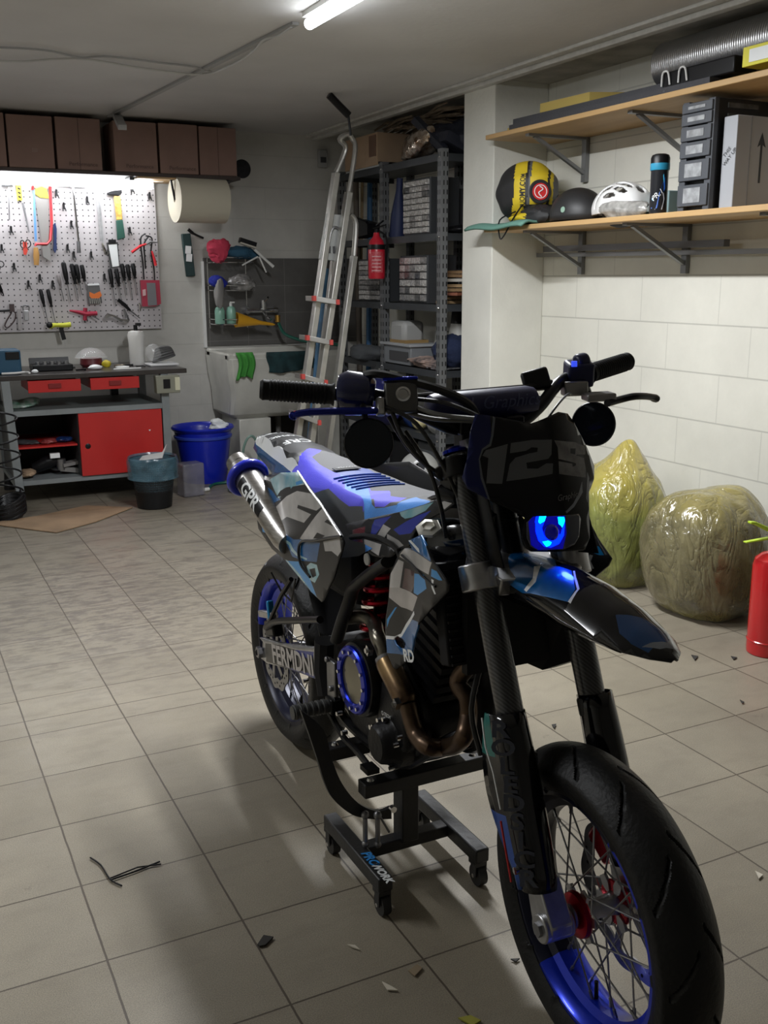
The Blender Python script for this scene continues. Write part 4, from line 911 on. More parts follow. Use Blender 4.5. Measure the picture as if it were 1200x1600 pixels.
# foot lever: curved black plate
lv = [(.752,1.93,.472),(.805,1.93,.415),(.827,1.93,.331),(.85,1.93,.269),(.89,1.93,.21),(.94,1.93,.176),(.977,1.93,.176)]
lo_ = [(.772,1.93,.406),(.791,1.93,.339),(.807,1.93,.28),(.828,1.93,.234),(.873,1.93,.185),(.923,1.93,.16),(.977,1.93,.146)]
q = MB(); n_ = 24; A_ = spline(lv,5); B_ = spline(lo_,5)
q.loft([[a, b_, b_+V((0,.012,0)), a+V((0,.012,0))] for a, b_ in zip(A_, B_)]); q.build('foot_lever', SB, st, bevel=.001)
MB().cyl(lv[-1], V(lv[-1])+V((0,-.012,0)), .008, n=10).build('lever_bolt', CHROME, st)
for pa, pb in (((.900,1.915,.11),(.900,1.915,.185)),((.925,1.90,.11),(.925,1.90,.185))):
    MB().tube([pa, pb], .006, 10).ball(pb, .010).ball(pa, .009).build('link_rod', STEEL, st)
MB().tube([(.935,1.92,.18),(.965,1.92,.12)], .003, 6).build('return_spring', STEEL, st)

# ------------------------------------------------------------ workbench wall
BOX = mat('dusky_cardboard', (.27,.17,.14), .8, noise=.12, nscale=6)
BOX2 = mat('kraft_cardboard', (.36,.25,.16), .8, noise=.12, nscale=8)
LWOOD = mat('pale_wood', (.55,.38,.20), .6, noise=.3, nscale=5, stretch=(1,12,1), c2=(.45,.28,.13))
GRYM = mat('grey_bench_enamel', (.22,.24,.245), .4, noise=.15, nscale=8)
DKST = mat('dark_grey_steel', (.05,.05,.052), .5)  # plain dark grey for brackets, panels and other small dark parts
REDB = mat('red_bench_enamel', (.50,.022,.02), .35, noise=.1, nscale=4)
# pegboard
M, N, L, b = node_mat('perforated_steel')
tc = N.new('ShaderNodeTexCoord'); s = N.new('ShaderNodeSeparateXYZ'); L.new(tc.outputs['Object'], s.inputs[0])
fx = mth(N,L,'SUBTRACT', mth(N,L,'FRACT', mth(N,L,'DIVIDE', mth(N,L,'ADD',s.outputs[0],9.), .0375)), .5); fz = mth(N,L,'SUBTRACT', mth(N,L,'FRACT', mth(N,L,'DIVIDE', mth(N,L,'ADD',s.outputs[2],9.), .0375)), .5)
d_ = mth(N,L,'ADD', mth(N,L,'MULTIPLY',fx,fx), mth(N,L,'MULTIPLY',fz,fz)); hm = mth(N,L,'LESS_THAN', d_, .0155)
L.new(mix(N,L,hm,(.50,.47,.48),(.02,.018,.02)), b.inputs['Base Color']); b.inputs['Roughness'].default_value = .4
one(MB().box((1.02,7.292,1.565),(1.64,.02,1.01)), 'pegboard', M, 'grey perforated steel tool board on the wall above the workbench', 'tool board', smooth=False)
# shelf over the board with six boxes
sh_ = thing('overhead_shelf', (1.3,7.12,2.06), 'dark long wall shelf close under the ceiling carrying brown boxes', 'shelf')
MB().box((1.20,7.13,2.082),(2.32,.36,.022)).build('shelf_board', mat('dark_wood',(.05,.035,.03),.6), sh_)
MB().box((1.95,7.13,2.066),(.60,.34,.012)).build('wood_strip', LWOOD, sh_)
for x_ in (.75,1.62,2.28): MB().box((x_,7.15,2.058),(.03,.32,.02)).box((x_,7.30,1.99),(.03,.012,.12)).build('bracket', DKST, sh_)
bx = [(.62,.84),(.845,1.13),(1.14,1.43),(1.50,1.79),(1.80,2.07),(2.075,2.345)]
bl_ = ['brown cardboard box on the overhead shelf, cut off by the left picture edge','brown box on the overhead shelf with a pale scuffed patch on its front','brown box on the overhead shelf, left of the dark gap','brown box on the overhead shelf behind the hanging conduit end','brown box on the overhead shelf, second from its right end','brown box at the right end of the overhead shelf']
for i, ((a, c_), lb) in enumerate(zip(bx, bl_)):
    dy = .01*(i%3); b0 = thing('cardboard_box', ((a+c_)/2,7.10,2.094), lb, 'box', 'brown boxes on the overhead shelf')
    h_ = .318-.004*(i%2)
    MB().box(((a+c_)/2,7.10+dy,2.095+h_/2),(c_-a-.008,.32,h_)).build('carton', BOX, b0, bevel=.004)
    MB().box(((a+c_)/2,7.10+dy-.161,2.095+h_*.5),(.003,.001,h_)).build('flap_seam', mat('dark_seam',(.08,.05,.04),.8), b0) if i in (2,5) else None
    if i in (1,2,3,4): lettering('Performance' if i in (2,3,4) else 'IIII', .035, ((a+c_)/2+.02,6.938+dy,2.13 if i > 1 else 2.2), (1,0,0), (0,0,1), mat('box_print',(.11,.07,.06),.8) if i > 1 else mat('pale_scuff',(.33,.25,.22),.8), b0, 'box_print')
# tube light under the shelf
t = thing('bench_light', (1.0,7.16,2.05), 'bright white tube light under the overhead shelf', 'light')
MB().box((.98,7.16,2.064),(1.78,.05,.012)).build('light_housing', WHITE, t)
MB().box((.93,7.14,2.034),(1.72,.05,.055)).build('tube', TUBE, t)
# round dark stain and vent by the last box
q = MB().lathe([(0,.006),(.055,.006),(.066,0)], (2.50,7.318,2.185), (0,-1,0), 28); one(q, 'wall_vent', mat('sooty_grey',(.03,.03,.035),.9,noise=.4,nscale=30), 'round sooty black vent hole in the wall beside the last box', 'vent')
# paper roll
pr = thing('paper_roll_holder', (2.06,7.1,1.75), 'huge cream paper roll hanging from a black wire holder', 'paper roll')
q = MB().lathe([(.02,-.175),(.152,-.175),(.152,.175),(.02,.175),(.02,-.175)], (2.08,7.02,1.935), (1,.05,0), 40); q.build('paper_roll', mat('cream_paper',(.62,.58,.47),.8,bump=.1,bscale=40), pr)
MB().tube([(1.905,7.0,1.93),(1.885,7.0,2.055),(1.90,7.02,2.065),(2.25,7.02,2.065),(2.27,7.02,2.05),(2.29,7.0,1.90)], .008, 8).build('wire_bracket', BLKM, pr)
MB().box((2.09,7.12,2.03),(.30,.04,.05)).build('wall_block', WHITE, pr)
# pruning saw sheath hanging below the roll
sw_ = thing('saw_sheath', (2.02,7.28,1.45), 'dark green and black tool sheath with white labels hung below the paper roll', 'tool')
A_, B_ = [(2.051,7.295,1.723)][0], [(2.073,7.295,1.424)][0]
MB().bar(A_, B_, .065, .03, (0,1,0)).build('sheath', mat('dark_green',(.01,.035,.035),.5), sw_, bevel=.005)
for k in (.38,.56): p = V(A_).lerp(V(B_),k); MB().box(p+V((0,-.018,0)),(.042,.003,.055),(0,.1,0)).build('label_patch', WHT, sw_)
MB().tube(spline([V(A_)+V((.02,-.0,.03)),V(A_)+V((.06,0,.0)),V(A_)+V((.13,0,-.03))],4),[.012]*4+[.008]*5,8).build('handle', BLK, sw_)
# ---- tools on the board (plane y about 7.27)
TY = 7.268
def pk(label, name, cat, group=None, at=(0,0)): return thing(name, (at[0],TY,at[1]), label, cat, group)
YEL = mat('yellow_plastic',(.62,.50,.03),.45); ORG = mat('orange_plastic',(.70,.16,.02),.45); WGRIP = mat('pale_pink_red',(.65,.05,.05),.45)
DBLU = mat('dark_blue_plastic',(.01,.03,.12),.4); OAK = mat('varnished_wood',(.45,.24,.07),.45)
def hx(px): return px
cl_p = [(1.17,1.969),(1.211,1.885),(1.368,1.93),(1.252,1.769),(.862,1.726),(1.216,1.614),(1.254,1.568),(1.37,1.569),(.861,1.49),(1.02,1.417),(.943,1.376),(1.101,1.375),(1.45,1.42),(1.644,1.734),(1.796,1.97),(1.678,2.012),(.793,1.61),(1.301,1.153)]
for i, (x_, z_) in enumerate(cl_p):
    o = MB().box((x_,7.262,z_),(.013,.03,.034)).tube([(x_-.008,7.25,z_-.01),(x_-.009,7.24,z_-.03)],.004,6).tube([(x_+.008,7.25,z_-.01),(x_+.010,7.24,z_-.03)],.004,6).ball((x_,7.25,z_+.02),.008,8,6)
    one(o, 'tool_clip', BLK, 'small black empty spring clip on the perforated tool board', 'clip', 'empty black clips on the tool board')
# screwdrivers
def driver(x_, z_, L1, L2, r_, lb, tilt=0, grp='screwdrivers on the tool board', hm=None, bm=None):
    t = thing('screwdriver', (x_,7.245,z_), lb, 'screwdriver', grp)
    a = V((x_,7.245,z_)); d = V((tilt,0,-1)).normalized()
    MB().tube([a, a+d*L1*.08, a+d*L1*.5, a+d*L1*.78, a+d*L1*.84, a+d*L1],[r_*.6,r_,r_*1.05,r_*.8,r_*.6,r_*.75],12).build('handle', hm or BLK, t)
    MB().cyl(a+d*L1, a+d*(L1+L2), .0032, n=8).build('blade', bm or STEEL, t); return t
G1 = [(1.178,1.522),(1.232,1.512),(1.262,1.508),(1.299,1.505)]
G2 = [(1.487,1.48),(1.532,1.48),(1.573,1.513),(1.61,1.509),(1.649,1.515)]
G3 = [(1.015,1.344),(1.063,1.343)]
o1 = ['leftmost','second','third','rightmost']
for i, (x_,z_) in enumerate(G1): driver(x_, z_, .15-.012*i, .12-.02*i, .017-.002*(i>0), 'black screwdriver, %s in the row of four left of the orange bit set'%o1[i], .12)
o2 = ['leftmost','second','third','fourth','rightmost']
for i, (x_,z_) in enumerate(G2): driver(x_, z_, .13-.006*i, .13-.015*(i%3), .015, 'black screwdriver, %s in the row of five right of the orange bit set'%o2[i], .10)
for i, (x_,z_) in enumerate(G3): driver(x_, z_, .12, .12, .013, 'black screwdriver low on the board, %s of the two above the yellow headlamp'%('left','right')[i], .15)
x_, z_ = [(1.138,1.439)][0]; driver(x_, z_, .09,.09,.012,'grey handled screwdriver just left of the large black screwdriver',.15,None,mat('grey_grip',(.2,.18,.18),.5))
# hacksaw (red frame, blue blade side, wooden handle)
t = pk('red framed hacksaw with a blue edge and wooden handle on the tool board', 'hacksaw', 'saw', None, (1.0,1.8))
hs = [(1.006,7.245,1.625),(1.01,7.245,1.638),(1.083,7.245,1.639),(1.107,7.245,1.666),(1.123,7.245,1.783),(1.131,7.245,2.006),(1.122,7.245,2.032),(1.025,7.245,2.028),(1.017,7.245,1.984)]
MB().tube(hs, .018, 8, flat=.5).build('saw_frame', mat('red_plastic',(.62,.03,.04),.35), t)
MB().prism([(1.018,7.24,2.001),(1.03,7.24,1.989),(1.019,7.24,1.656),(1.003,7.24,1.656)], (0,.004,0)).build('blue_blade', mat('light_blue_metal',(.12,.28,.55),.4), t)
hp_ = [(1.007,7.24,1.616),(1.007,7.24,1.566),(1.002,7.24,1.501)]
MB().tube(hp_, [.014,.02,.016], 12).build('wooden_handle', OAK, t)
# hand saw
t = pk('hand saw with yellow and pink handle hanging behind the hacksaw', 'hand_saw', 'saw', None, (1.05,1.8))
MB().prism([(1.03,7.262,1.946),(1.117,7.262,1.931),(1.102,7.262,1.712),(1.102,7.262,1.522),(1.052,7.262,1.558),(1.047,7.262,1.72)], (0,.002,0)).build('blade', mat('saw_steel',(.30,.29,.28),.3,.8), t)
MB().prism([(1.037,7.25,2.003),(1.108,7.25,2.005),(1.117,7.25,1.935),(1.063,7.25,1.938),(1.029,7.25,1.963)], (0,.016,0)).build('yellow_handle', YEL, t)
MB().prism([(1.022,7.248,2.042),(1.14,7.248,2.046),(1.137,7.248,2.006),(1.111,7.248,1.992),(1.077,7.248,2.008),(1.04,7.248,1.994),(1.019,7.248,2.002)], (0,.018,0)).build('pink_handle', mat('salmon_plastic',(.75,.25,.18),.5), t)
# keyhole saw with yellow handle
t = pk('narrow pointed saw with a yellow and black grip, top left of the board', 'keyhole_saw', 'saw', None, (.85,1.9))
MB().prism([(.915,7.25,2.038),(.948,7.25,2.039),(.948,7.25,1.917),(.919,7.25,1.913)], (0,.018,0)).build('grip', YEL, t)
for k in range(5): MB().prism([V(p)+V((0,-.003,-k*.026)) for p in [(.925,7.25,2.025),(.942,7.25,2.017),(.939,7.25,2.007),(.923,7.25,2.015)]], (0,.003,0)).build('grip_inlay', BLK, t)
MB().prism([(.942,7.255,1.902),(.957,7.255,1.902),(.979,7.255,1.714),(.97,7.255,1.711)], (0,.003,0)).build('blade', STEEL, t)
# scissors
t = pk('red handled scissors clipped beside the wooden saw handle', 'scissors', 'scissors', None, (.87,1.68))
for pl in ([(.916,7.25,1.655),(.914,7.25,1.624),(.932,7.25,1.611),(.941,7.25,1.638),(.93,7.25,1.66)], [(.957,7.25,1.665),(.974,7.25,1.656),(.976,7.25,1.629),(.952,7.25,1.611),(.943,7.25,1.638)]): MB().tube(spline(pl,4,True), .004, 6, closed=True).build('finger_ring', BLK, t)
MB().prism([(.929,7.247,1.651),(.955,7.247,1.651),(.955,7.247,1.593),(.944,7.247,1.566),(.928,7.247,1.57),(.927,7.247,1.602)], (0,.012,0)).build('red_body', mat('red_orange',(.6,.05,.03),.4), t)
MB().prism([(.934,7.25,1.568),(.946,7.25,1.568),(.947,7.25,1.537)], (0,.004,0)).build('blade', STEEL, t)
# blue tool
q = MB().prism([(1.134,7.25,1.766),(1.148,7.25,1.78),(1.154,7.25,1.739),(1.145,7.25,1.64),(1.147,7.25,1.613),(1.133,7.25,1.581),(1.121,7.25,1.603),(1.13,7.25,1.676)], (0,.02,0)); one(q, 'folding_knife', DBLU, 'dark blue slim tool hanging just right of the hacksaw', 'knife')
# long T handle and rods
t = pk('long chrome T-handle wrench hanging on the board between the clips', 'tee_wrench', 'wrench', None, (1.2,1.8))
MB().tube([(1.188,7.245,2.021),(1.374,7.245,2.018)], .007, 8).build('cross_handle', CHROME, t)
pp_ = [(1.279,7.25,2.015),(1.29,7.25,1.659),(1.289,7.25,1.582)]
MB().tube(pp_[:2], .008, 8).build('shaft', CHROME, t); MB().tube(pp_[1:], .013, 10).build('socket', STEEL, t)
t = pk('thin T-handle key hanging at the far left of the board', 'tee_key', 'wrench', None, (.75,1.8))
MB().tube([(.825,7.25,2.004),(.894,7.25,2.007)], .006, 8).build('cross_handle', STEEL, t); MB().tube([(.869,7.25,1.997),(.856,7.25,1.791)], .0045, 8).build('shaft', STEEL, t)
one(MB().bar(*[(1.432,7.25,2.043),(1.445,7.25,1.661)], .018,.006,(0,1,0)).bar(*[(1.448,7.247,1.999),(1.457,7.247,1.624)], .010,.006,(0,1,0)), 'steel_rule', ALU, 'long steel rule hanging left of the hammer', 'ruler')
one(MB().tube([(1.445,7.24,1.647),(1.456,7.24,1.606),(1.471,7.24,1.569)], [.008,.014,.006],8).lathe([(.006,0),(.016,0),(.016,.01),(.006,.01)], [(1.469,7.24,1.583)][0], (0,-1,0), 12), 'ring_spanner', CHROME, 'chrome spanner at the foot of the steel rule', 'spanner')
# hammer
t = pk('hammer with a yellow upper shaft and dark green rubber grip', 'claw_hammer', 'hammer', None, (1.6,1.9))
MB().prism([(1.503,7.235,1.981),(1.527,7.235,1.991),(1.556,7.235,1.997),(1.603,7.235,2.003),(1.602,7.235,1.983),(1.577,7.235,1.961),(1.559,7.235,1.969),(1.526,7.235,1.966),(1.505,7.235,1.968)], (0,.03,0)).build('hammer_head', BLKM, t, bevel=.004)
MB().prism([(1.547,7.24,1.96),(1.591,7.24,1.962),(1.597,7.24,1.806),(1.556,7.24,1.803)], (0,.02,0)).build('yellow_shaft', mat('amber_shaft',(.72,.45,.10),.45,noise=.5,nscale=40), t, bevel=.004)
MB().prism([(1.553,7.236,1.802),(1.597,7.236,1.806),(1.607,7.236,1.686),(1.554,7.236,1.67)], (0,.026,0)).build('green_grip', mat('bottle_green',(.012,.07,.05),.6), t, bevel=.004)
# framed trowel / file pack
t = pk('white faced flat tool in a dark frame hanging above the screwdrivers', 'blister_pack', 'packet', None, (1.55,1.66))
MB().prism([(1.477,7.235,1.652),(1.553,7.235,1.657),(1.556,7.235,1.49),(1.494,7.235,1.48)], (0,.018,0)).build('frame', mat('dark_grey_plastic',(.05,.05,.05),.5), t)
MB().prism([(1.487,7.232,1.638),(1.545,7.232,1.643),(1.55,7.232,1.496),(1.505,7.232,1.49)], (0,.003,0)).build('card', WHT, t); MB().box([(1.514,7.235,1.663)][0],(.05,.02,.02)).build('hook', BLK, t)
# bit set
t = pk('grey bit set case with an orange band on the tool board', 'bit_set', 'tool set', None, (1.4,1.35))
MB().prism([(1.326,7.24,1.374),(1.408,7.24,1.378),(1.421,7.24,1.246),(1.328,7.24,1.238)], (0,.02,0)).build('case', mat('dull_grey_plastic',(.10,.10,.10),.5), t, bevel=.003)
MB().prism([(1.338,7.237,1.322),(1.369,7.237,1.308),(1.41,7.237,1.326),(1.421,7.237,1.298),(1.4,7.237,1.279),(1.349,7.237,1.278),(1.336,7.237,1.294)], (0,.003,0)).build('orange_band', ORG, t)
for k in range(6): x_, z_ = [(1.34,1.261)][0]; MB().cyl((x_+k*.013,7.236,z_+.018),(x_+k*.013,7.236,z_-.018),.0035,n=6).build('bit', CHROME, t)
MB().prism([(1.328,7.238,1.377),(1.407,7.238,1.381),(1.408,7.238,1.367),(1.329,7.238,1.364)], (0,.003,0)).build('white_strip', WHT, t)
# cutters with red handles
t = pk('red handled pliers with long black leads hanging at the right of the board', 'red_pliers', 'pliers', None, (1.75,1.65))
MB().tube([(1.644,7.235,1.588),(1.705,7.235,1.631),(1.749,7.235,1.646)], [.010,.009,.006], 8).build('red_handle', mat('red_plastic',(1,0,0)), t)
MB().tube([(1.809,7.235,1.499),(1.799,7.235,1.547),(1.786,7.235,1.599)], [.011,.009,.006], 8).build('red_handle', mat('red_plastic',(1,0,0)), t)
MB().tube([(1.749,7.235,1.646),(1.779,7.235,1.66),(1.828,7.235,1.658)], [.007,.010,.004], 8).build('jaw', STEEL, t)
for pl in ([(1.75,7.24,1.716),(1.717,7.24,1.692),(1.711,7.24,1.627),(1.718,7.24,1.514),(1.72,7.24,1.404)], [(1.749,7.24,1.702),(1.792,7.24,1.684),(1.781,7.24,1.589),(1.795,7.24,1.476),(1.795,7.24,1.399)], [(1.773,7.24,1.702),(1.736,7.24,1.646),(1.735,7.24,1.551),(1.736,7.24,1.476)]): MB().tube(spline(pl,5), .0055, 6).build('black_lead', BLK, t)
t = pk('red and grey blister pack at the lower right of the tool board', 'red_packet', 'packet', None, (1.75,1.4))
MB().prism([(1.695,7.23,1.4),(1.827,7.23,1.399),(1.83,7.23,1.235),(1.787,7.23,1.217),(1.699,7.23,1.218)], (0,.03,0)).build('card', mat('crimson_card',(.35,.02,.05),.45), t)
MB().prism([(1.734,7.225,1.381),(1.795,7.225,1.38),(1.799,7.225,1.226),(1.735,7.225,1.222)], (0,.006,0)).build('grey_window', mat('grey_plastic_pack',(.16,.16,.17),.4), t)
MB().prism([(1.703,7.227,1.333),(1.724,7.227,1.338),(1.724,7.227,1.295),(1.702,7.227,1.29)], (0,.003,0)).build('pale_mark', mat('pale_pink',(.6,.4,.4),.5), t)
# lower row
t = pk('red and steel airbrush gun low on the tool board', 'spray_gun', 'tool', None, (1.35,1.2))
MB().tube([(1.194,7.235,1.198),(1.248,7.235,1.188),(1.303,7.235,1.173),(1.379,7.235,1.176)], [.006,.012,.018,.014], 8).build('gun_body', mat('crimson_card',(1,0,0)), t)
MB().tube([(1.302,7.235,1.215),(1.293,7.235,1.13)], .014, 8).build('gun_grip', mat('crimson_card',(1,0,0)), t); MB().tube([(1.321,7.23,1.177),(1.389,7.23,1.133)], .005, 6).build('trigger', STEEL, t)
t = pk('chrome air gun lowest on the tool board above the white bottle', 'air_gun', 'tool', None, (1.6,1.15))
MB().tube([(1.431,7.22,1.142),(1.451,7.22,1.161),(1.489,7.22,1.155),(1.535,7.22,1.126),(1.588,7.22,1.12)], [.014,.018,.010,.012,.014], 8).build('gun_body', CHROME, t)
MB().tube([(1.559,7.22,1.201),(1.572,7.22,1.173),(1.588,7.22,1.12)], [.008,.010,.012], 8).build('gun_nozzle', STEEL, t)
t = pk('black handled adjustable pliers leaning low on the tool board', 'adjustable_pliers', 'pliers', None, (1.65,1.25))
MB().tube([(1.529,7.24,1.268),(1.575,7.24,1.229),(1.611,7.24,1.191)], [.012,.014,.008], 8).build('grip', BLK, t); MB().tube([(1.611,7.24,1.191),(1.676,7.24,1.136)], [.007,.003], 8).build('nose', STEEL, t)
one(MB().tube([(1.674,7.245,1.242),(1.684,7.245,1.218),(1.68,7.245,1.184)],[.010,.008,.006],8), 'small_spanner', CHROME, 'short chrome spanner hanging left of the red packet', 'spanner')
q = MB().tube(spline([(.821,7.245,1.204),(.842,7.245,1.186),(.833,7.245,1.14),(.79,7.245,1.095),(.769,7.245,1.105),(.785,7.245,1.141),(.815,7.245,1.186)],4,True), .005, 6, closed=True); q.box([(.823,7.245,1.223)][0],(.03,.03,.05)); one(q, 'wire_loop_tool', mat('brown_black',(.05,.03,.03),.5), 'dark wire loop tool at the lower left of the tool board', 'tool')
q = MB().tube([(.694,7.245,1.202),(.808,7.245,1.206)], .008, 6); one(q, 'black_bar', BLK, 'straight black bar at the lower left edge of the tool board', 'tool')
t = pk('small grey padlock shaped tool right of the wire loop', 'padlock', 'padlock', None, (.88,1.2))
MB().prism([(.896,7.24,1.203),(.927,7.24,1.203),(.926,7.24,1.138),(.897,7.24,1.137)], (0,.018,0)).build('body', ALU, t, bevel=.003); MB().tube(spline([(.894,7.245,1.203),(.894,7.245,1.231),(.913,7.245,1.239),(.932,7.245,1.23),(.93,7.245,1.202)],4), .005, 6).build('shackle', STEEL, t)
one(MB().bar(*[(.869,7.25,1.213),(.864,7.25,1.079)], .022,.008,(0,1,0)), 'scraper', mat('scraper_grey',(.35,.33,.33),.4,.6), 'plain grey scraper blade at the lower left of the board', 'scraper')
t = pk('yellow and black headlamp hung on the lower edge of the tool board', 'headlamp', 'headlamp', None, (1.13,1.12))
MB().tube([(1.051,7.22,1.099),(1.092,7.22,1.103),(1.147,7.22,1.101),(1.193,7.22,1.105)], [.022,.014,.016,.018], 10).build('lamp_body', mat('acid_yellow',(.60,.62,.05),.45), t)
MB().ball([(1.053,7.215,1.104)][0], .022, 12, 8).build('lamp_end', BLK, t)
MB().bar(*[(1.126,7.22,1.088),(1.142,7.22,1.003)], .028,.008,(0,1,0)).build('strap', BLK, t)
# far left partly cut tools
q = MB().lathe([(.016,0),(.022,0),(.022,.008),(.016,.008),(.016,0)], [(.778,7.25,1.507)][0], (0,-1,0), 20).tube([(.771,7.25,1.485),(.76,7.25,1.458)], .006, 6); one(q, 'round_snips', BLK, 'black ring handled snips at the left picture edge', 'snips')
q = MB().tube([(.754,7.25,1.386),(.768,7.25,1.341),(.78,7.25,1.3)], [.010,.008,.003], 6).tube([(.756,7.25,1.359),(.766,7.25,1.305)], [.008,.003], 6); one(q, 'dark_tweezers', BLKM, 'dark pointed tweezers at the left picture edge of the board', 'tweezers')
# ---- the workbench
wb = thing('workbench', (1.1,6.9,0), 'red and grey metal workbench with dark top, drawers and one sliding door', 'workbench')
MB().box((1.0,6.91,.815),(1.61,.72,.030)).build('bench_top', mat('dark_bench_top',(.05,.043,.04),.3,noise=.3,nscale=6), wb, bevel=.003)
for x0,x1,y_ in ((.668,.70,6.58),(1.655,1.655,6.58),(.668,.70,7.22),(1.655,1.655,7.22)): MB().bar((x0,y_,.80),(x1,y_,.10),.05,.05,(0,1,0)).build('leg', GRYM, wb, bevel=.002)
for x_,y_ in ((.70,6.58),(1.46,6.60),(.70,7.2),(1.60,7.2)): MB().cyl((x_,y_,0),(x_,y_,.135),.035,.025,12).build('foot', BLK, wb)
MB().box((1.16,6.90,.595),(.98,.66,.025)).build('middle_shelf', mat('grey_green_shelf',(.12,.14,.135),.5), wb)
MB().box((1.16,6.565,.592),(.98,.012,.034)).build('shelf_edge', GRYM, wb)
MB().box((1.16,6.90,.150),(.98,.66,.03)).build('cabinet_floor', GRYM, wb)
MB().box((1.16,7.225,.37),(.98,.012,.43)).box((.69,6.9,.37),(.012,.64,.43)).box((1.64,6.9,.37),(.012,.64,.43)).box((1.09,6.9,.37),(.012,.62,.43)).build('cabinet_back', DKST, wb)
MB().box((.885,6.88,.37),(.385,.56,.012)).build('inner_shelf', REDB, wb)
d = MB().box((1.355,6.562,.37),(.535,.016,.405)).build('door', REDB, wb, bevel=.002)
MB().lathe([(0,.002),(.014,.002),(.018,0)], (1.135,6.554,.36), (0,-1,0), 20).build('lock_plate', BLK, d)
MB().prism([(1.53,6.553,.44),(1.545,6.553,.44),(1.5375,6.553,.43)],(0,-.001,0)).build('sticker', WHT, d)
for xa,xb in ((.80,1.12),(1.18,1.49)):
    d = MB().box(((xa+xb)/2,6.57,.755),(xb-xa,.014,.075)).box(((xa+xb)/2,6.78,.755),(xb-xa-.02,.42,.065)).build('drawer', REDB, wb, bevel=.002)
    MB().box(((xa+xb)/2,6.558,.757),(.075,.012,.028)).build('drawer_pull', mat('dark_red_pull',(.20,.01,.01),.4), d)  # raised pull in a darker red than the drawer front
MB().box((1.46,7.23,.70),(.05,.05,.2)).build('back_post', BLKM, wb)
# socket outlet box
t = thing('socket_box', (1.69,6.5,.70), 'grey green electric socket box hanging under the right end of the bench top', 'socket box')
MB().box((1.665,6.54,.735),(.155,.07,.115)).build('box', mat('greenish_grey',(.22,.22,.17),.5), t, bevel=.004)
MB().box((1.655,6.503,.74),(.045,.006,.06)).build('black_socket', BLK, t); MB().box((1.725,6.503,.738),(.032,.008,.085)).build('ivory_switch', mat('ivory',(.6,.58,.42),.5), t)
# ---- things on the bench top (z .83)
Z = .831
t = thing('power_unit', (.72,6.75,Z), 'dark blue power unit at the left picture edge on the bench', 'charger')
MB().box((.70,6.76,Z+.075),(.17,.20,.15)).build('case', mat('petrol_blue',(.015,.07,.13),.4), t, bevel=.012); MB().box((.735,6.655,Z+.115),(.08,.012,.045)).build('panel', BLK, t)
MB().tube(spline([(.66,6.62,Z+.01),(.74,6.60,Z+.012),(.80,6.66,Z+.01),(.82,6.6,Z+.01)],5), .007, 6).build('lead', WHITE, t)
t = thing('socket_case', (.99,6.85,Z), 'open black tray of sockets lying on the bench beside the blue unit', 'tool case')
MB().box((.99,6.85,Z+.02),(.25,.17,.04)).build('tray', BLK, t, bevel=.006)
for k in range(5): MB().cyl((.90+k*.044,6.80,Z+.04),(.90+k*.044,6.80,Z+.06),.014,n=10).build('socket', STEEL, t)
MB().box((.99,6.94,Z+.045),(.25,.02,.06),(-.3,0,0)).build('tray_lid', BLK, t)
t = thing('domed_dish', (1.27,7.0,Z), 'clear domed cover over a dark red dish on the bench', 'dish')
MB().lathe([(.06,0),(.075,.02),(.07,.06),(.0,.06)], (1.27,6.98,Z), n=24).build('red_dish', mat('maroon_plastic',(.12,.015,.02),.4), t)
MB().lathe([(.11,.062),(.105,.068),(.08,.10),(.045,.122),(0,.13)], (1.27,6.98,Z), n=28).build('clear_dome', mat('clear_plastic',(.9,.9,.9),.1,alpha=.28,spec=.8), t, solid=0)
t = thing('spray_bottle', (1.60,7.1,Z), 'tall white plastic bottle with a black nozzle standing on the bench', 'bottle')
MB().lathe([(0,0),(.048,0),(.052,.01),(.052,.15),(.058,.20),(.050,.225),(.030,.232),(0,.232)], (1.585,7.0,Z), n=24).build('bottle_body', mat('milky_white',(.70,.69,.66),.35), t); MB().cyl((1.585,7.0,Z+.23),(1.585,7.0,Z+.27),.014,n=12).box((1.60,6.98,Z+.275),(.03,.05,.018)).build('nozzle', BLK, t)
for (x_,y_,r_,m_,lb) in ((1.42,6.72,.045,WHITE,'flat white dish lying at the front of the bench'),(1.43,6.86,.035,mat('dull_brass',(.3,.26,.2),.4,.5),'round tin with shiny lid in the middle of the bench')):
    one(MB().lathe([(0,.004),(r_*.9,.004),(r_,.012),(r_*1.0,.016),(r_*.88,.010),(0,.008)], (x_,y_,Z), n=22), 'shallow_dish', m_, lb, 'dish')
one(MB().prism([(1.35,6.66,Z+.001),(1.53,6.66,Z+.001),(1.54,6.70,Z+.001),(1.36,6.70,Z+.001)],(0,0,.006)), 'white_strip', WHITE, 'white plastic strip lying along the bench front edge', 'strip')
one(cloth(MB(), (1.36,6.92,Z+.022), (.03,.02,.024), 4), 'yellow_sponge', YEL, 'small yellow sponge on the bench left of the white bottle', 'sponge')
one(cloth(MB(), (1.25,6.74,Z+.016), (.045,.025,.016), 5), 'white_rag', WHT, 'small white crumpled rag near the middle of the bench', 'rag')
one(cloth(MB(), (.86,6.66,Z+.012), (.02,.014,.012), 6), 'bottle_top_cover', WHT, 'small white cap at the front left of the bench top', 'cap')
one(MB().box((1.72,6.88,Z+.008),(.20,.20,.016)), 'white_tray', mat('white_tray_plastic',(.62,.62,.62),.35), 'thin white tray at the right end of the bench', 'tray', bevel=.006)
t = thing('cable_bundle', (1.74,6.9,Z+.017), 'bundle of grey cable in a clear bag on the white tray', 'cable')
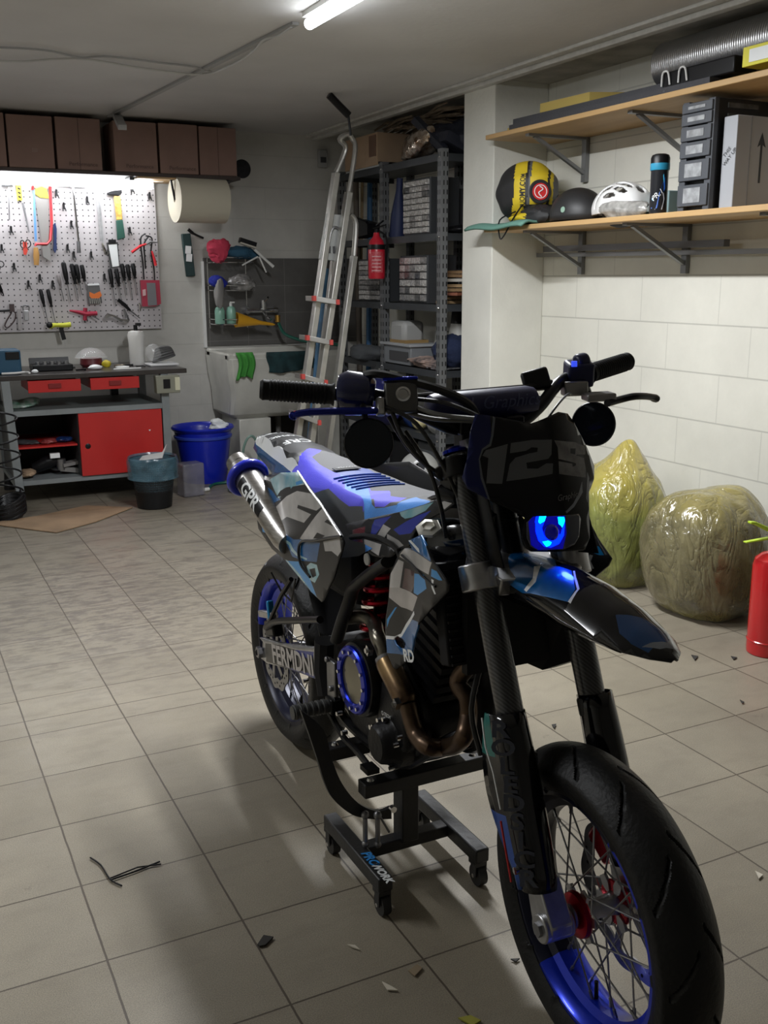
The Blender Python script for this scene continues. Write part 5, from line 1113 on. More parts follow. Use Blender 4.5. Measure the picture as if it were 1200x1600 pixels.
for k in range(6): MB().tube([V((1.74+.075*cos(a)*(1-.06*k), 6.88+.03*sin(a), Z+.045+.012*k+.02*cos(a+k*.3))) for a in [2*pi*j/20 for j in range(20)]], .008, 6, closed=True).build('cable_loop', mat('grey_cable',(.10,.10,.10),.5), t)
cloth(MB(), (1.67,6.88,Z+.085), (.055,.05,.06), 9).build('clear_bag', mat('clear_bag',(.8,.8,.8),.15,alpha=.25,spec=.8), t)
for i,(x_,y_) in enumerate(((1.15,6.70),(1.12,6.92),(1.50,6.9),(1.56,6.8))):
    one(MB().tube([(x_-.03,y_,Z+.006),(x_+.02,y_+.02,Z+.006),(x_+.035,y_+.015,Z+.006)],[.006,.005,.008],8), 'loose_tool', [BLKM,STEEL,BLK,STEEL][i], ['small dark tool lying left of the white rag on the bench','steel tool lying beside the black socket tray','short black tool right of the brassy tin on the bench','small steel tool between the white bottle and the bench edge'][i], 'tool')
# drawer shelf clutter
one(cloth(MB(), (.80,6.78,.635), (.10,.08,.028), 14, amp=.5), 'bag_of_green_parts', mat('green_white_plastic',(.10,.22,.15),.35,noise=.5,nscale=30,c2=(.3,.33,.3)), 'clear bag of green parts on the shelf under the bench drawers', 'bag')
for i,(c_,s_,m_,lb) in enumerate((((.80,6.72,.392),(.07,.05,.016),DKST,'dark tools heaped at the left of the red inner shelf'),((.91,6.68,.392),(.05,.04,.014),mat('red_grey_tools',(.25,.04,.04),.4),'red tools in the middle of the red inner shelf'),((1.01,6.70,.394),(.05,.05,.018),DBLU,'blue tools at the right of the red inner shelf'))):
    one(cloth(MB(), c_, s_, 20+i, amp=.6), 'tool_heap', m_, lb, 'tools')
t = thing('angle_grinder', (.90,6.75,.166), 'black power tool lying on the cabinet floor', 'power tool')
MB().tube([(.82,6.75,.21),(.90,6.72,.25),(.98,6.70,.27)],[.035,.045,.03],12).build('tool_body', BLK, t); MB().cyl((.98,6.69,.20),(.98,6.69,.27),.03,n=14).build('tool_head', STEEL, t); MB().box((.94,6.66,.30),(.06,.03,.03)).build('label', WHT, t)
one(MB().box((1.03,6.72,.20),(.13,.10,.03),(.1,.2,.1)).box((1.04,6.70,.235),(.12,.08,.02),(0,-.1,.2)), 'stack_of_manuals', mat('grey_paper',(.20,.19,.18),.6), 'pair of grey flat boxes on the cabinet floor beside the power tool', 'box')
one(cloth(MB(), (.77,6.68,.195), (.06,.06,.025), 31, amp=.5), 'brown_paper', BOX2, 'crumpled brown paper at the left of the cabinet floor', 'paper')

# ---- floor things near the bench
t = thing('waste_bin', (1.46,6.2,0), 'black mesh waste bin lined with a pale blue plastic bag', 'bin')
q = MB().lathe([(0,0),(.10,0),(.108,.005),(.118,.11),(.110,.11)], (1.46,6.2,0), n=36); q.build('solid_base', BLK, t)
M, N, L, b = node_mat('black_mesh_grid')
tc = N.new('ShaderNodeTexCoord'); s = N.new('ShaderNodeSeparateXYZ'); L.new(tc.outputs['Object'], s.inputs[0])
an = mth(N,L,'ARCTAN2', s.outputs[1], s.outputs[0])
g1 = mth(N,L,'LESS_THAN', mth(N,L,'FRACT', mth(N,L,'MULTIPLY', an, 11)), .45); g2 = mth(N,L,'LESS_THAN', mth(N,L,'FRACT', mth(N,L,'MULTIPLY', s.outputs[2], 70)), .35)
L.new(mth(N,L,'MAXIMUM', g1, g2), b.inputs['Alpha']); b.inputs['Base Color'].default_value = (.01,.01,.011,1)
MB().lathe([(.118,.11),(.142,.30)], (1.46,6.2,0), n=48).build('mesh_wall', M, t)
MB().lathe([(.142,.295),(.148,.30),(.148,.312),(.140,.312)], (1.46,6.2,0), n=36).build('rim', BLK, t)
BAGB = mat('pale_blue_film', (.12,.25,.33), .2, noise=.5, nscale=12, alpha=.55, spec=.8, bump=.5, bscale=20)
MB().lathe([(.10,.03),(.128,.22),(.139,.30),(.150,.325),(.160,.30),(.158,.25),(.152,.21),(.158,.19)], (1.46,6.2,0), n=40).build('bin_bag', BAGB, t)
one(MB().prism([(1.36,6.12,.315),(1.50,6.10,.325),(1.55,6.16,.40),(1.53,6.20,.345),(1.40,6.18,.335)],(0,.02,-.004)), 'white_panel_scrap', mat('off_white_scrap',(.45,.46,.45),.5), 'bent white sheet sticking out of the waste bin', 'scrap')
t = thing('blue_bucket', (1.99,6.9,0), 'bright blue round tub standing between bench and sink', 'bucket')
BB = mat('blue_tub', (.006,.018,.40), .35, coat=.2)
MB().lathe([(0,0),(.15,0),(.155,.008),(.20,.36),(.215,.372),(.222,.385),(.214,.395),(.200,.385),(.19,.36),(.145,.02),(0,.02)], (1.99,6.88,0), n=44).build('tub', BB, t)
MB().lathe([(.195,.31),(.204,.315),(.205,.33),(.197,.335)], (1.99,6.88,0), n=44).build('tub_band', mat('blue_tub_light',(.03,.06,.42),.4), t)
one(cloth(MB(), (2.09,6.82,.40), (.07,.05,.035), 41, amp=.5), 'white_cloth', WHT, 'white rag hanging over the rim of the blue tub', 'rag')
q = MB().box((1.76,6.42,.112),(.15,.12,.22),(0,0,.15)); one(q, 'clear_container', mat('dirty_clear_plastic',(.30,.29,.32),.2,alpha=.5,noise=.4,nscale=12), 'clear plastic box standing before the blue tub', 'box', bevel=.01)
HG = mat('green_hose', (.01,.10,.07), .4)
q = MB().tube(spline([(1.9,6.50,.01),(2.0,6.66,.012),(2.20,6.64,.012),(2.42,6.5,.012),(2.35,6.3,.012),(2.1,6.28,.012),(2.02,6.42,.02),(2.2,6.52,.03),(2.42,6.42,.03),(2.48,6.25,.02),(2.7,6.2,.01)],8), .010, 8)
t = thing('garden_hose', (2.2,6.5,0), 'green garden hose coiled loosely on the floor before the sink', 'hose'); q.build('hose', HG, t)
MB().cyl((1.86,6.49,.014),(1.905,6.50,.014),.013,n=10).build('white_nozzle', WHITE, t)
t = thing('hose_ring', (2.28,6.75,.0), 'pale green ring of tube leaning upright against the sink pedestal', 'hose')
MB().tube([V((2.25+.06*sin(a), 6.62-.05*cos(a)*.5, .175+.165*cos(a))) for a in [2*pi*j/28 for j in range(28)]], .009, 8, closed=True).build('ring', mat('pale_green_tube',(.16,.26,.22),.4), t)
# cardboard on the floor
cbp = [(.46,6.181),(.758,6.246),(1.072,6.4),(1.32,6.209),(1.042,5.931),(.789,5.768),(.645,5.944)]
q = MB().prism([(a,b_,.003) for a,b_ in cbp],(0,0,.005)); one(q, 'flat_cardboard', mat('tan_cardboard',(.33,.22,.13),.8,noise=.35,nscale=4), 'flat piece of brown cardboard lying on the floor before the bench', 'cardboard')
# black coiled air hose
t = thing('air_hose_coil', (.57,6.35,0), 'black coiled air hose hanging down to the floor at the left picture edge', 'hose')
q = MB(); pts = []
for i in range(260):
    a = i/260*2*pi*13; z_ = .02+.10*(i/260); pts.append(V((.60+.085*cos(a)*(1+.1*sin(a*.3)), 6.28+.085*sin(a), z_+.03*sin(a+1))))
q.tube(pts, .009, 7); q.build('coil', BLK, t)
pts = [V((.615+.075*cos(i/70*2*pi*4.5), 6.30+.05*sin(i/70*2*pi*4.5), .16+.50*i/70)) for i in range(71)]
MB().tube(pts, .006, 7).build('rising_coil', BLK, t)
# small litter
DRK = mat('dark_crumb',(.03,.028,.025),.8); TAN = mat('dry_leaf',(.25,.19,.12),.8)
q = MB().tube(spline([(.336,2.325,.004),(.353,2.279,.004),(.361,2.209,.004),(.38,2.17,.004)],4), .0022, 6).tube([(.36,2.204,.005),(.42,2.213,.005),(.486,2.228,.005)], .0022, 6).tube([(.362,2.212,.005),(.431,2.228,.005),(.486,2.216,.005)], .0018, 6)
one(q, 'cable_ties', BLK, 'thin black cable ties lying on the tiles at lower left', 'cable tie')
q = MB().prism([(.594,1.817,.003),(.617,1.841,.003),(.634,1.826,.003),(.61,1.809,.003),(.597,1.81,.003)], (0,0,.004)); one(q, 'dark_chip', DRK, 'small dark plastic chip on a tile joint left of the stand', 'chip')
for pts_, nm, m_, lb in (([(.768,1.731,.003),(.782,1.721,.003),(.785,1.704,.003),(.774,1.719,.003)], 'wood_shaving', mat('pale_shaving',(.6,.55,.45),.8), 'pale shaving on the tiles below the lift stand'),([(.783,1.592,.003),(.794,1.57,.003),(.8,1.554,.003),(.782,1.565,.003)], 'wood_shaving', mat('pale_shaving',(.6,.55,.45),.8), 'pale curled shaving near the bottom of the floor'),([(.846,1.597,.003),(.872,1.606,.003),(.876,1.591,.003),(.851,1.577,.003)], 'dry_leaf', TAN, 'brown dry leaf left of the front wheel'),([(.869,1.433,.003),(.894,1.428,.003),(.905,1.407,.003),(.883,1.403,.003)], 'dry_leaf', mat('yellow_leaf',(.35,.33,.05),.7), 'yellow green leaf at the bottom edge by the front wheel'),([(2.64,2.688,.003),(2.654,2.666,.003),(2.615,2.642,.003)], 'dark_chip', DRK, 'dark crumb below the yellow bags'),([(2.764,2.61,.003),(2.775,2.589,.003),(2.748,2.581,.003)], 'dark_chip', DRK, 'dark crumb beside the large extinguisher'),([(2.491,2.298,.003),(2.489,2.276,.003),(2.475,2.271,.003)], 'dark_chip', DRK, 'dark crumb on the right floor tiles'),([(1.056,1.532,.003),(1.074,1.525,.003),(1.061,1.52,.003)], 'dark_chip', DRK, 'dark crumb just left of the front tyre'),([(1.762,1.535,.003),(1.767,1.515,.003),(1.746,1.508,.003)], 'wood_shaving', mat('pale_shaving',(1,1,1)), 'pale shaving on the floor at the right edge'),([(1.807,2.428,.003),(1.823,2.425,.003),(1.798,2.401,.003)], 'dark_chip', DRK, 'dark crumb on the tiles between the fork legs')):
    one(MB().prism(pts_, (0,0,.003)), nm, m_, lb, 'litter')

# ---- sink, tap, wire racks
PORC = mat('stained_porcelain', (.58,.57,.52), .35, noise=.2, nscale=5)
sk = thing('wash_basin', (2.55,7.0,.0), 'large white ceramic wash basin on a white block pedestal', 'sink')
rings = []
for z_, x0, x1, y0 in ((.42,2.24,2.98,6.92),(.455,2.20,3.02,6.88),(.62,2.19,3.03,6.80),(.73,2.17,3.05,6.78),(.86,2.16,3.06,6.76)):
    r_ = .03; rings.append([V((x0,7.30,z_)),V((x0,y0+r_,z_)),V((x0+r_,y0,z_)),V((x1-r_,y0,z_)),V((x1,y0+r_,z_)),V((x1,7.30,z_))])
MB().loft(rings, True).build('basin', PORC, sk, bevel=.006)
MB().box((2.61,6.81,.870),(.90,.06,.05)).box((2.61,7.24,.880),(.90,.10,.06)).box((2.185,7.03,.872),(.05,.5,.05)).build('basin_rim', PORC, sk, bevel=.012)
for x_, w_ in ((2.38,.24),(2.96,.18)): MB().box((x_,7.08,.21),(w_,.42,.42)).build('pedestal', PORC, sk, bevel=.006)
MB().box((2.72,7.285,.22),(.34,.02,.40)).build('dark_back_panel', mat('dark_back_panel',(.035,.03,.028),.8), sk)  # flat dark panel across the gap between the pedestals
MB().tube([(2.66,7.15,.42),(2.66,7.15,.25),(2.62,7.15,.20),(2.60,7.2,.22)], .022, 12).build('drain_pipe', mat('grey_drain',(.16,.155,.15),.5), sk)
def hang(nm, pts, m_, lb, cat_, seed=0):
    (x0,z0),(x1,z1),y_ = pts; rr = random.Random(seed); ph = rr.uniform(0,6)
    q = MB().sheet(lambda u_,v_: V((x0+(x1-x0)*u_+.012*sin(v_*5+ph), y_-.012*sin(u_*17+ph)*(.3+v_)-.02+.055*max(0,.15-v_)*6*.3, z0+(z1-z0)*v_*(1-.10*sin(u_*4+ph)))), 26, 12)
    o = one(q, nm, m_, lb, cat_); k = o.modifiers.new('s','SOLIDIFY'); k.thickness = .006; return o
hang('green_towel', ((2.22,.905),(2.345,.72),6.765), mat('leaf_green_cloth',(.05,.26,.04),.9,bump=.5,bscale=120), 'bright green cloth hanging over the left front of the basin', 'cloth', 2)
hang('teal_towel', ((2.45,.90),(2.80,.765),6.765), mat('dark_teal_cloth',(.012,.045,.05),.9,noise=.5,nscale=14), 'dark teal cloth hanging over the front of the basin', 'cloth', 5)
# mixer tap
t = thing('wall_tap', (2.60,7.26,1.17), 'chrome wall mixer tap with a brass outlet above the basin', 'tap')
MB().cyl((2.47,7.24,1.175),(2.71,7.24,1.175),.018,n=14).cyl((2.48,7.24,1.175),(2.48,7.31,1.175),.025,n=14).cyl((2.70,7.24,1.175),(2.70,7.31,1.175),.025,n=14).build('tap_body', CHROME, t)
MB().cyl((2.60,7.22,1.18),(2.60,7.22,1.25),.022,n=14).tube([(2.60,7.20,1.245),(2.60,7.13,1.27)],.009,8).build('tap_lever', CHROME, t)
MB().tube([(2.60,7.22,1.16),(2.60,7.16,1.13),(2.62,7.13,1.11)],.012,10).build('spout', CHROME, t)
MB().cyl((2.69,7.18,1.09),(2.69,7.18,1.14),.020,n=10).build('brass_valve', mat('brass',(.45,.25,.05),.35,.8), t)
q = MB().tube(spline([(2.69,7.16,1.08),(2.72,7.10,1.0),(2.85,7.02,.95),(3.0,6.95,.93),(3.1,6.9,.92)],8), .012, 8); one(q, 'tap_hose', HG, 'green hose drooping right from the tap over the basin', 'hose')
one(MB().lathe([(.004,0),(.010,.02),(.016,.12),(.045,.25),(.055,.30),(.05,.30),(.012,.12)], (2.63,7.08,1.075), (-1,0,.14), 24), 'orange_funnel', mat('amber_funnel',(.65,.33,.02),.4), 'long orange yellow funnel lying on the lowest wire rack', 'funnel')
# three tier wire rack
wr = thing('wire_rack', (2.3,7.2,1.1), 'three tier chrome wire corner rack on the grey tiles', 'rack')
for z_, x0, x1 in ((1.085,2.19,2.52),(1.325,2.19,2.50),(1.52,2.19,2.50)):
    q = MB()
    for zz in (z_, z_+.035): q.tube(spline([(x0,7.28,zz),(x0+.01,7.12,zz),(x0+.12,7.06,zz),(x1-.12,7.06,zz),(x1-.01,7.12,zz),(x1,7.28,zz)],4), .003, 6)
    q.build('tier_rail', CHROME, wr)
    q = MB()
    for k in range(9): x_ = x0+.02+(x1-x0-.04)*k/8; q.tube([(x_,7.28,z_),(x_,7.08,z_)], .002, 5)
    q.build('tier_grid', CHROME, wr)
for x_ in (2.20,2.49): MB().tube([(x_,7.29,1.05),(x_,7.29,1.56)], .003, 6).build('upright', CHROME, wr)
BT = mat('mint_liquid_bottle', (.22,.42,.33), .25, coat=.3)
for i, x_ in enumerate((2.225,2.31)):
    t = thing('soap_bottle', (x_,7.12,1.089), 'mint green pump bottle, %s of the two on the lowest wire rack'%('left','right')[i], 'bottle', 'green pump bottles')
    MB().lathe([(0,0),(.034,0),(.036,.01),(.036,.09),(.028,.115),(.012,.125),(0,.125)], (x_,7.12,1.089), n=20).build('bottle_body', BT, t)
    MB().cyl((x_,7.12,1.21),(x_,7.12,1.235),.010,n=10).box((x_+.008,7.11,1.24),(.032,.014,.010)).build('pump', WHITE, t)
one(cloth(MB(), (2.23,7.10,1.60), (.085,.07,.085), 51, amp=.45), 'pink_cloth', mat('bright_pink_cloth',(.60,.05,.10),.85,bump=.4,bscale=60), 'bright pink rubber gloves draped on the top wire rack', 'cloth')
one(cloth(MB(), (2.40,7.12,1.585), (.12,.07,.045), 52, amp=.5), 'blue_cloth', mat('slate_blue_cloth',(.03,.10,.17),.9,bump=.4,bscale=60), 'slate blue cloth heaped on the top wire rack', 'cloth')
t = thing('scrub_brush', (2.46,7.08,1.65), 'black bristled brush with a white handle on the top rack', 'brush')
A_, B_ = V((2.37,7.05,1.675)), V((2.49,7.05,1.64)); MB().bar(A_,B_,.04,.035).build('bristles', BLK, t); MB().bar(A_+V((-.0,-.0,-.02)),B_+V((0,0,-.02)),.045,.012).build('brush_back', mat('cream_plastic',(.5,.47,.4),.5), t); MB().tube([B_+V((-.01,0,-.03)),(2.56,7.05,1.54),(2.62,7.05,1.49)],[.010,.009,.012],8).build('white_handle', WHITE, t)
one(MB().tube([(2.38,7.04,1.50),(2.50,7.04,1.56)],.006,6).tube([(2.51,7.04,1.56),(2.56,7.04,1.45)],.006,6), 'white_stick', WHITE, 'thin white brush handle crossing below the top rack', 'handle')
one(cloth(MB(), (2.22,7.10,1.385), (.055,.05,.045), 53, amp=.5), 'blue_sponge', mat('royal_blue_sponge',(.01,.02,.28),.8), 'royal blue sponge on the middle wire rack', 'sponge')
one(cloth(MB(), (2.20,7.04,1.30), (.035,.03,.09), 54, amp=.4), 'grey_glove', mat('grey_glove',(.25,.24,.23),.8), 'pale grey work glove hanging off the middle wire rack', 'glove')
one(cloth(MB(), (2.40,7.12,1.375), (.10,.07,.05), 55, amp=.5), 'clear_packet', mat('silvery_film',(.32,.31,.30),.2,noise=.6,nscale=25,spec=.8), 'shiny clear packet on the middle wire rack', 'packet')
# thermostat on the wall
t = thing('wall_thermostat', (3.25,7.29,2.1), 'small white device on the back wall left of the ladder top', 'thermostat')
px_ = [(3.125,7.29,2.281)][0]
MB().box(V(px_),(.075,.03,.13)).build('case', mat('dull_white',(.33,.33,.32),.5), t, bevel=.008); MB().box(V(px_)+V((0,-.016,-.01)),(.045,.004,.04)).build('display', DKST, t)
# ---- aluminium step ladder leaning by the rack
ALL = mat('ladder_aluminium', (.50,.49,.46), .38, .75, .2, 10)
ld = thing('step_ladder', (2.55,6.0,0), 'tall folded aluminium step ladder with red tipped steps', 'ladder')
# left, right stile at two depths: feet on the floor, tops by the rack
LL = [(2.616,5.75,2.16),(2.551,5.75,2.02),(2.458,5.75,1.538),(2.342,5.75,1.045),(2.252,5.75,.46)]; LR = [(2.655,5.7,2.146),(2.61,5.7,1.908),(2.54,5.7,1.462),(2.446,5.7,.928),(2.341,5.7,.42)]
def ext(l, z=0.02):
    a, b_ = V(l[-2]), V(l[-1]); d = b_-a; return l+[tuple(b_+d*((b_.z-z)/-d.z))]
LL = ext(LL); LR = ext(LR)
TOPP = spline([LL[1], LL[0], V([(2.565,5.72,2.205)][0]), V([(2.616,5.72,2.236)][0]), V([(2.649,5.72,2.209)][0]), LR[0], LR[1]],4)
MB().tube(TOPP, .019, 10, flat=.8).build('top_bow', ALL, ld)
for l in (LL, LR):
    q = MB(); q.bar(l[1], l[-1], .038, .055, (0,1,0)); q.build('stile', ALL, ld, bevel=.005)
R2 = [(2.69,5.85,1.79),(2.724,5.85,1.733),(2.709,5.85,1.541),(2.648,5.85,1.229),(2.552,5.85,.753),(2.51,5.85,.428)]; R2 = ext(R2)
MB().tube(spline(R2[:3],4), .017, 10).build('rear_top_bow', ALL, ld); MB().bar(R2[2],R2[-1],.034,.05,(0,1,0)).build('rear_stile', ALL, ld, bevel=.003)
L2 = ext([(2.618,5.95,1.543),(2.512,5.95,1.07),(2.426,5.95,.378)]); MB().bar(L2[0],L2[-1],.03,.04,(0,1,0)).build('rear_stile', ALL, ld, bevel=.003)
REDT = mat('red_step_cap', (.50,.06,.05), .5)
def onl(l, z):
    for a,b_ in zip(l, l[1:]):
        if b_[2] <= z <= a[2]: t_ = (a[2]-z)/(a[2]-b_[2]); return V(a).lerp(V(b_),t_)
    return V(l[-1])
for (pa, pb) in zip([(2.357,5.75,1.304),(2.309,5.75,1.073),(2.274,5.75,.842),(2.226,5.75,.621),(2.178,5.75,.394)], [(2.487,5.7,1.281),(2.44,5.7,1.044),(2.401,5.7,.805),(2.353,5.7,.563),(2.314,5.7,.322)]):
    a, b_ = V(pa), V(pb); s_ = MB().loft([[p+V((0,-.09,0)), p+V((0,.05,0)), p+V((0,.05,-.03)), p+V((0,-.09,-.03))] for p in (a, b_)]).build('step', ALL, ld, bevel=.002)
    for p in (a, b_): MB().box(p+V((0,-.085,-.014)),(.02,.03,.03)).build('step_cap', REDT, s_)
    MB().box(b_+V((.06,.10,-.0)),(.02,.03,.03)).build('step_cap', REDT, s_)
pf = [(2.488,5.74,1.786),(2.584,5.74,1.778),(2.533,5.74,1.508),(2.433,5.74,1.519)]
MB().prism(pf, (0,.03,0)).build('tool_tray', mat('grey_tray',(.35,.36,.35),.45,.3), ld, bevel=.003)
MB().tube(spline([(2.489,5.73,1.619),(2.503,5.73,1.679),(2.532,5.73,1.706),(2.562,5.73,1.68),(2.556,5.73,1.62)],4), .008, 8).build('tray_handle', STEEL, ld)
for k in (0,1): MB().box(V([(2.494,5.735,1.575)][0])+V((.03*k,0,0)),(.012,.01,.04)).build('tray_slot', DKST, ld)
one(MB().tube([(2.469,5.65,2.435),(2.533,5.65,2.381),(2.593,5.65,2.332)], [.022,.022,.022], 10).tube([(2.589,5.65,2.339),(2.604,5.65,2.22)], .007, 6), 'black_bar_clamp', BLK, 'black tube sticking up over the ladder top', 'pipe')
# poles leaning on the back wall
for (a, b_, r_, m_, lb) in (([(3.357,7.2,2.112)][0], [(3.328,7.1,.8)][0], .022, mat('brown_pole',(.12,.10,.08),.6), 'dull brown pole standing behind the metal shelf unit'),([(3.41,7.2,2.114)][0], [(3.309,7.1,.098)][0], .012, mat('tan_pole',(.30,.22,.12),.6), 'thin tan wooden pole standing behind the metal shelf unit'),([(3.354,6.95,2.092)][0], [(3.309,6.9,.814)][0], .020, mat('blue_pole',(.02,.09,.20),.5), 'blue broom pole standing behind the metal shelf unit'),([(2.758,6.4,1.469)][0], [(2.592,6.3,.493)][0], .022, mat('worn_blue_pole',(.08,.22,.40),.5,noise=.5,nscale=6), 'worn blue board edge showing through the ladder')):
    a = V(a); b_ = V(b_); d = b_-a; b_ = b_+d*((b_.z-.01)/-d.z); one(MB().tube([a,b_], r_, 10), 'pole', m_, lb, 'pole')

# ------------------------------------------------------------ dark metal shelf unit by the right wall
M, N, L, b = node_mat('slotted_post_grey')
tc = N.new('ShaderNodeTexCoord'); s = N.new('ShaderNodeSeparateXYZ'); L.new(tc.outputs['Object'], s.inputs[0])
fz = mth(N,L,'FRACT', mth(N,L,'DIVIDE', mth(N,L,'ADD', s.outputs[2], 5.), .052)); sl = mth(N,L,'LESS_THAN', mth(N,L,'ABSOLUTE', mth(N,L,'SUBTRACT', fz, .5)), .26)
wv = mth(N,L,'LESS_THAN', mth(N,L,'ABSOLUTE', mth(N,L,'SUBTRACT', mth(N,L,'FRACT', mth(N,L,'DIVIDE', mth(N,L,'ADD', mth(N,L,'ADD', s.outputs[0], s.outputs[1]), 5.), .0225)), .5)), .17)
L.new(mix(N,L,mth(N,L,'MULTIPLY',sl,wv),(.16,.165,.17),(.008,.008,.008)), b.inputs['Base Color']); b.inputs['Roughness'].default_value = .4; b.inputs['Metallic'].default_value = .4
POST = M
RK = mat('dark_grey_shelf_steel', (.055,.06,.065), .45, .3, .2, 6)
rk = thing('shelf_unit', (3.2,6.0,0), 'tall dark grey slotted metal shelf unit with six levels behind the pillar', 'shelf unit')
for x_, y_, m_ in ((3.0,5.27,POST),(3.0,6.03,POST),(3.0,6.70,POST),(3.40,5.76,POST),(3.40,6.42,POST),(3.40,7.0,POST)):
    MB().box((x_+.0225,y_-.0015,1.065),(.045,.003,2.13)).box((x_+.0015,y_+.0225,1.065),(.003,.045,2.13)).build('post', m_, rk)
LV = (2.105,1.66,1.25,.855,.45,.12)
for z_ in LV:
    q = MB().box((3.215,5.99,z_-.008),(.41,1.42,.006)); s_ = q.build('shelf_board', RK, rk)
    MB().box((3.004,5.99,z_-.02),(.004,1.44,.042)).box((3.215,5.282,z_-.02),(.42,.004,.042)).box((3.215,6.70,z_-.02),(.42,.004,.042)).build('shelf_lip', RK, s_)
    for y_ in (5.29,6.05): MB().ball((2.999,y_,z_-.02), .007, 8, 6).build('rivet', CHROME, s_)
# top level
t = thing('open_cardboard_box', (3.13,6.2,2.11), 'worn brown cardboard box on the top level of the shelf unit beside the ladder', 'box')
c0 = [(2.811,2.247),(3.102,2.246),(3.304,2.438),(2.813,2.415)]
MB().box((3.12,6.36,2.22),(.24,.50,.20)).build('carton', BOX2, t, bevel=.004); MB().box((2.998,6.17,2.24),(.004,.10,.13)).build('brown_tape', mat('tape_brown',(.14,.08,.05),.5), t)
MB().box((3.13,6.36,2.125),(.24,.50,.03)).build('pale_base', mat('grey_white_card',(.40,.41,.40),.7), t)
q = MB(); rr = random.Random(3)
for k in range(46):
    a = V((3.2+rr.uniform(-.12,.1),5.9+rr.uniform(-.3,.5),2.33+rr.uniform(-.02,.05))); d = V((rr.uniform(-.1,.1),rr.uniform(-.9,-.5),rr.uniform(-.05,.06)))*.5
    q.tube([a,a+d*.5+V((0,0,rr.uniform(.0,.03))),a+d],[.006,.010,.005],5)
one(q, 'brushwood_bundle', mat('dry_brown_stems',(.16,.115,.07),.85,noise=.5,nscale=20), 'bundle of dry brown stems lying over the cardboard box near the ceiling', 'bundle')
one(cloth(MB(), (3.06,5.66,2.205), (.07,.20,.098), 61, 36, 22, amp=.45), 'foil_bag', mat('silver_gold_foil',(.65,.58,.50),.12,.85,.65,22,bump=1.,bscale=26,c2=(.18,.10,.05)), 'crinkled silver foil bag on the top level of the shelf unit', 'bag')
q = cloth(MB(), (3.20,5.48,2.22), (.16,.24,.095), 62, 30, 18, amp=.4); q.prism([(3.0,5.65,2.32),(3.0,5.60,2.34),(3.02,5.28,2.13),(3.05,5.36,2.11),(3.04,5.5,2.2)],(.03,.0,.01)).box((3.14,5.32,2.16),(.22,.10,.06),(0,.4,0))
one(q, 'black_protective_jacket', mat('black_navy_fabric',(.010,.012,.022),.7,bump=.3,bscale=40), 'heap of black padded gear on the top level near the pillar', 'jacket')
# transparent drawer cabinets
def drawers(lb, x0, y0, z0, w, h, cols, rows, dep=.2):
    t = thing('drawer_cabinet', (x0,y0,z0), lb, 'drawer cabinet', 'clear drawer cabinets')
    MB().box((x0+dep/2,y0,z0+h/2),(dep,w,h)).build('cabinet_body', mat('dark_cabinet',(.03,.032,.035),.5), t, bevel=.003)
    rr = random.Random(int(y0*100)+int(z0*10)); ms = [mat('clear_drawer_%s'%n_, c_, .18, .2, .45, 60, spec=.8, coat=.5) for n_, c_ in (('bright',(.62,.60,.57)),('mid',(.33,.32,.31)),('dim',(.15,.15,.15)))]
    cw = (w-.02)/cols; ch = (h-.02)/rows
    for i in range(cols):
        for j in range(rows):
            yc = y0-w/2+.01+cw*(i+.5); zc = z0+.01+ch*(j+.5)
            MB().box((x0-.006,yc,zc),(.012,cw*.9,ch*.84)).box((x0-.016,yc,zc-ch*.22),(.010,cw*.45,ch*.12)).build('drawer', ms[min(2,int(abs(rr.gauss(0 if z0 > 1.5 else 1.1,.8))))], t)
drawers('clear drawer cabinet shining white on the second level of the shelf unit', 3.03,5.62,1.662, .34,.33, 4,9)
drawers('clear drawer cabinet on the third level right of the small extinguisher', 3.03,5.66,1.252, .36,.29, 5,6)
drawers('grey finned drawer cabinet on the third level behind the small extinguisher', 3.03,6.28,1.252, .36,.28, 2,8)
# folded blue parasol and black dish on level two
one(MB().tube([(3.10,6.02,1.665),(3.10,6.0,1.80),(3.10,5.99,1.95),(3.10,5.98,2.03)],[.055,.05,.022,.02],12), 'folded_umbrella', mat('navy_nylon',(.012,.02,.07),.6), 'folded navy umbrella standing on the second level behind a post', 'umbrella')
one(MB().prism([(2.98,6.45,1.80),(2.98,6.22,1.76),(2.98,6.22,1.69),(2.98,6.45,1.67)],(.1,0,0)).tube([(2.97,6.50,1.83),(2.97,6.2,1.765)],.01,6), 'black_tray', BLKM, 'tilted black tray on the second level behind the ladder', 'tray')
one(cloth(MB(), (3.25,5.42,1.69), (.12,.12,.03), 64), 'black_cloth', BLK, 'flat black cloth on the second level beside the pillar', 'cloth')
one(MB().box((3.25,5.52,1.80),(.2,.02,.27)), 'dark_board', mat('dark_board',(.03,.03,.035),.6), 'dark upright board right of the shining drawer cabinet', 'board')
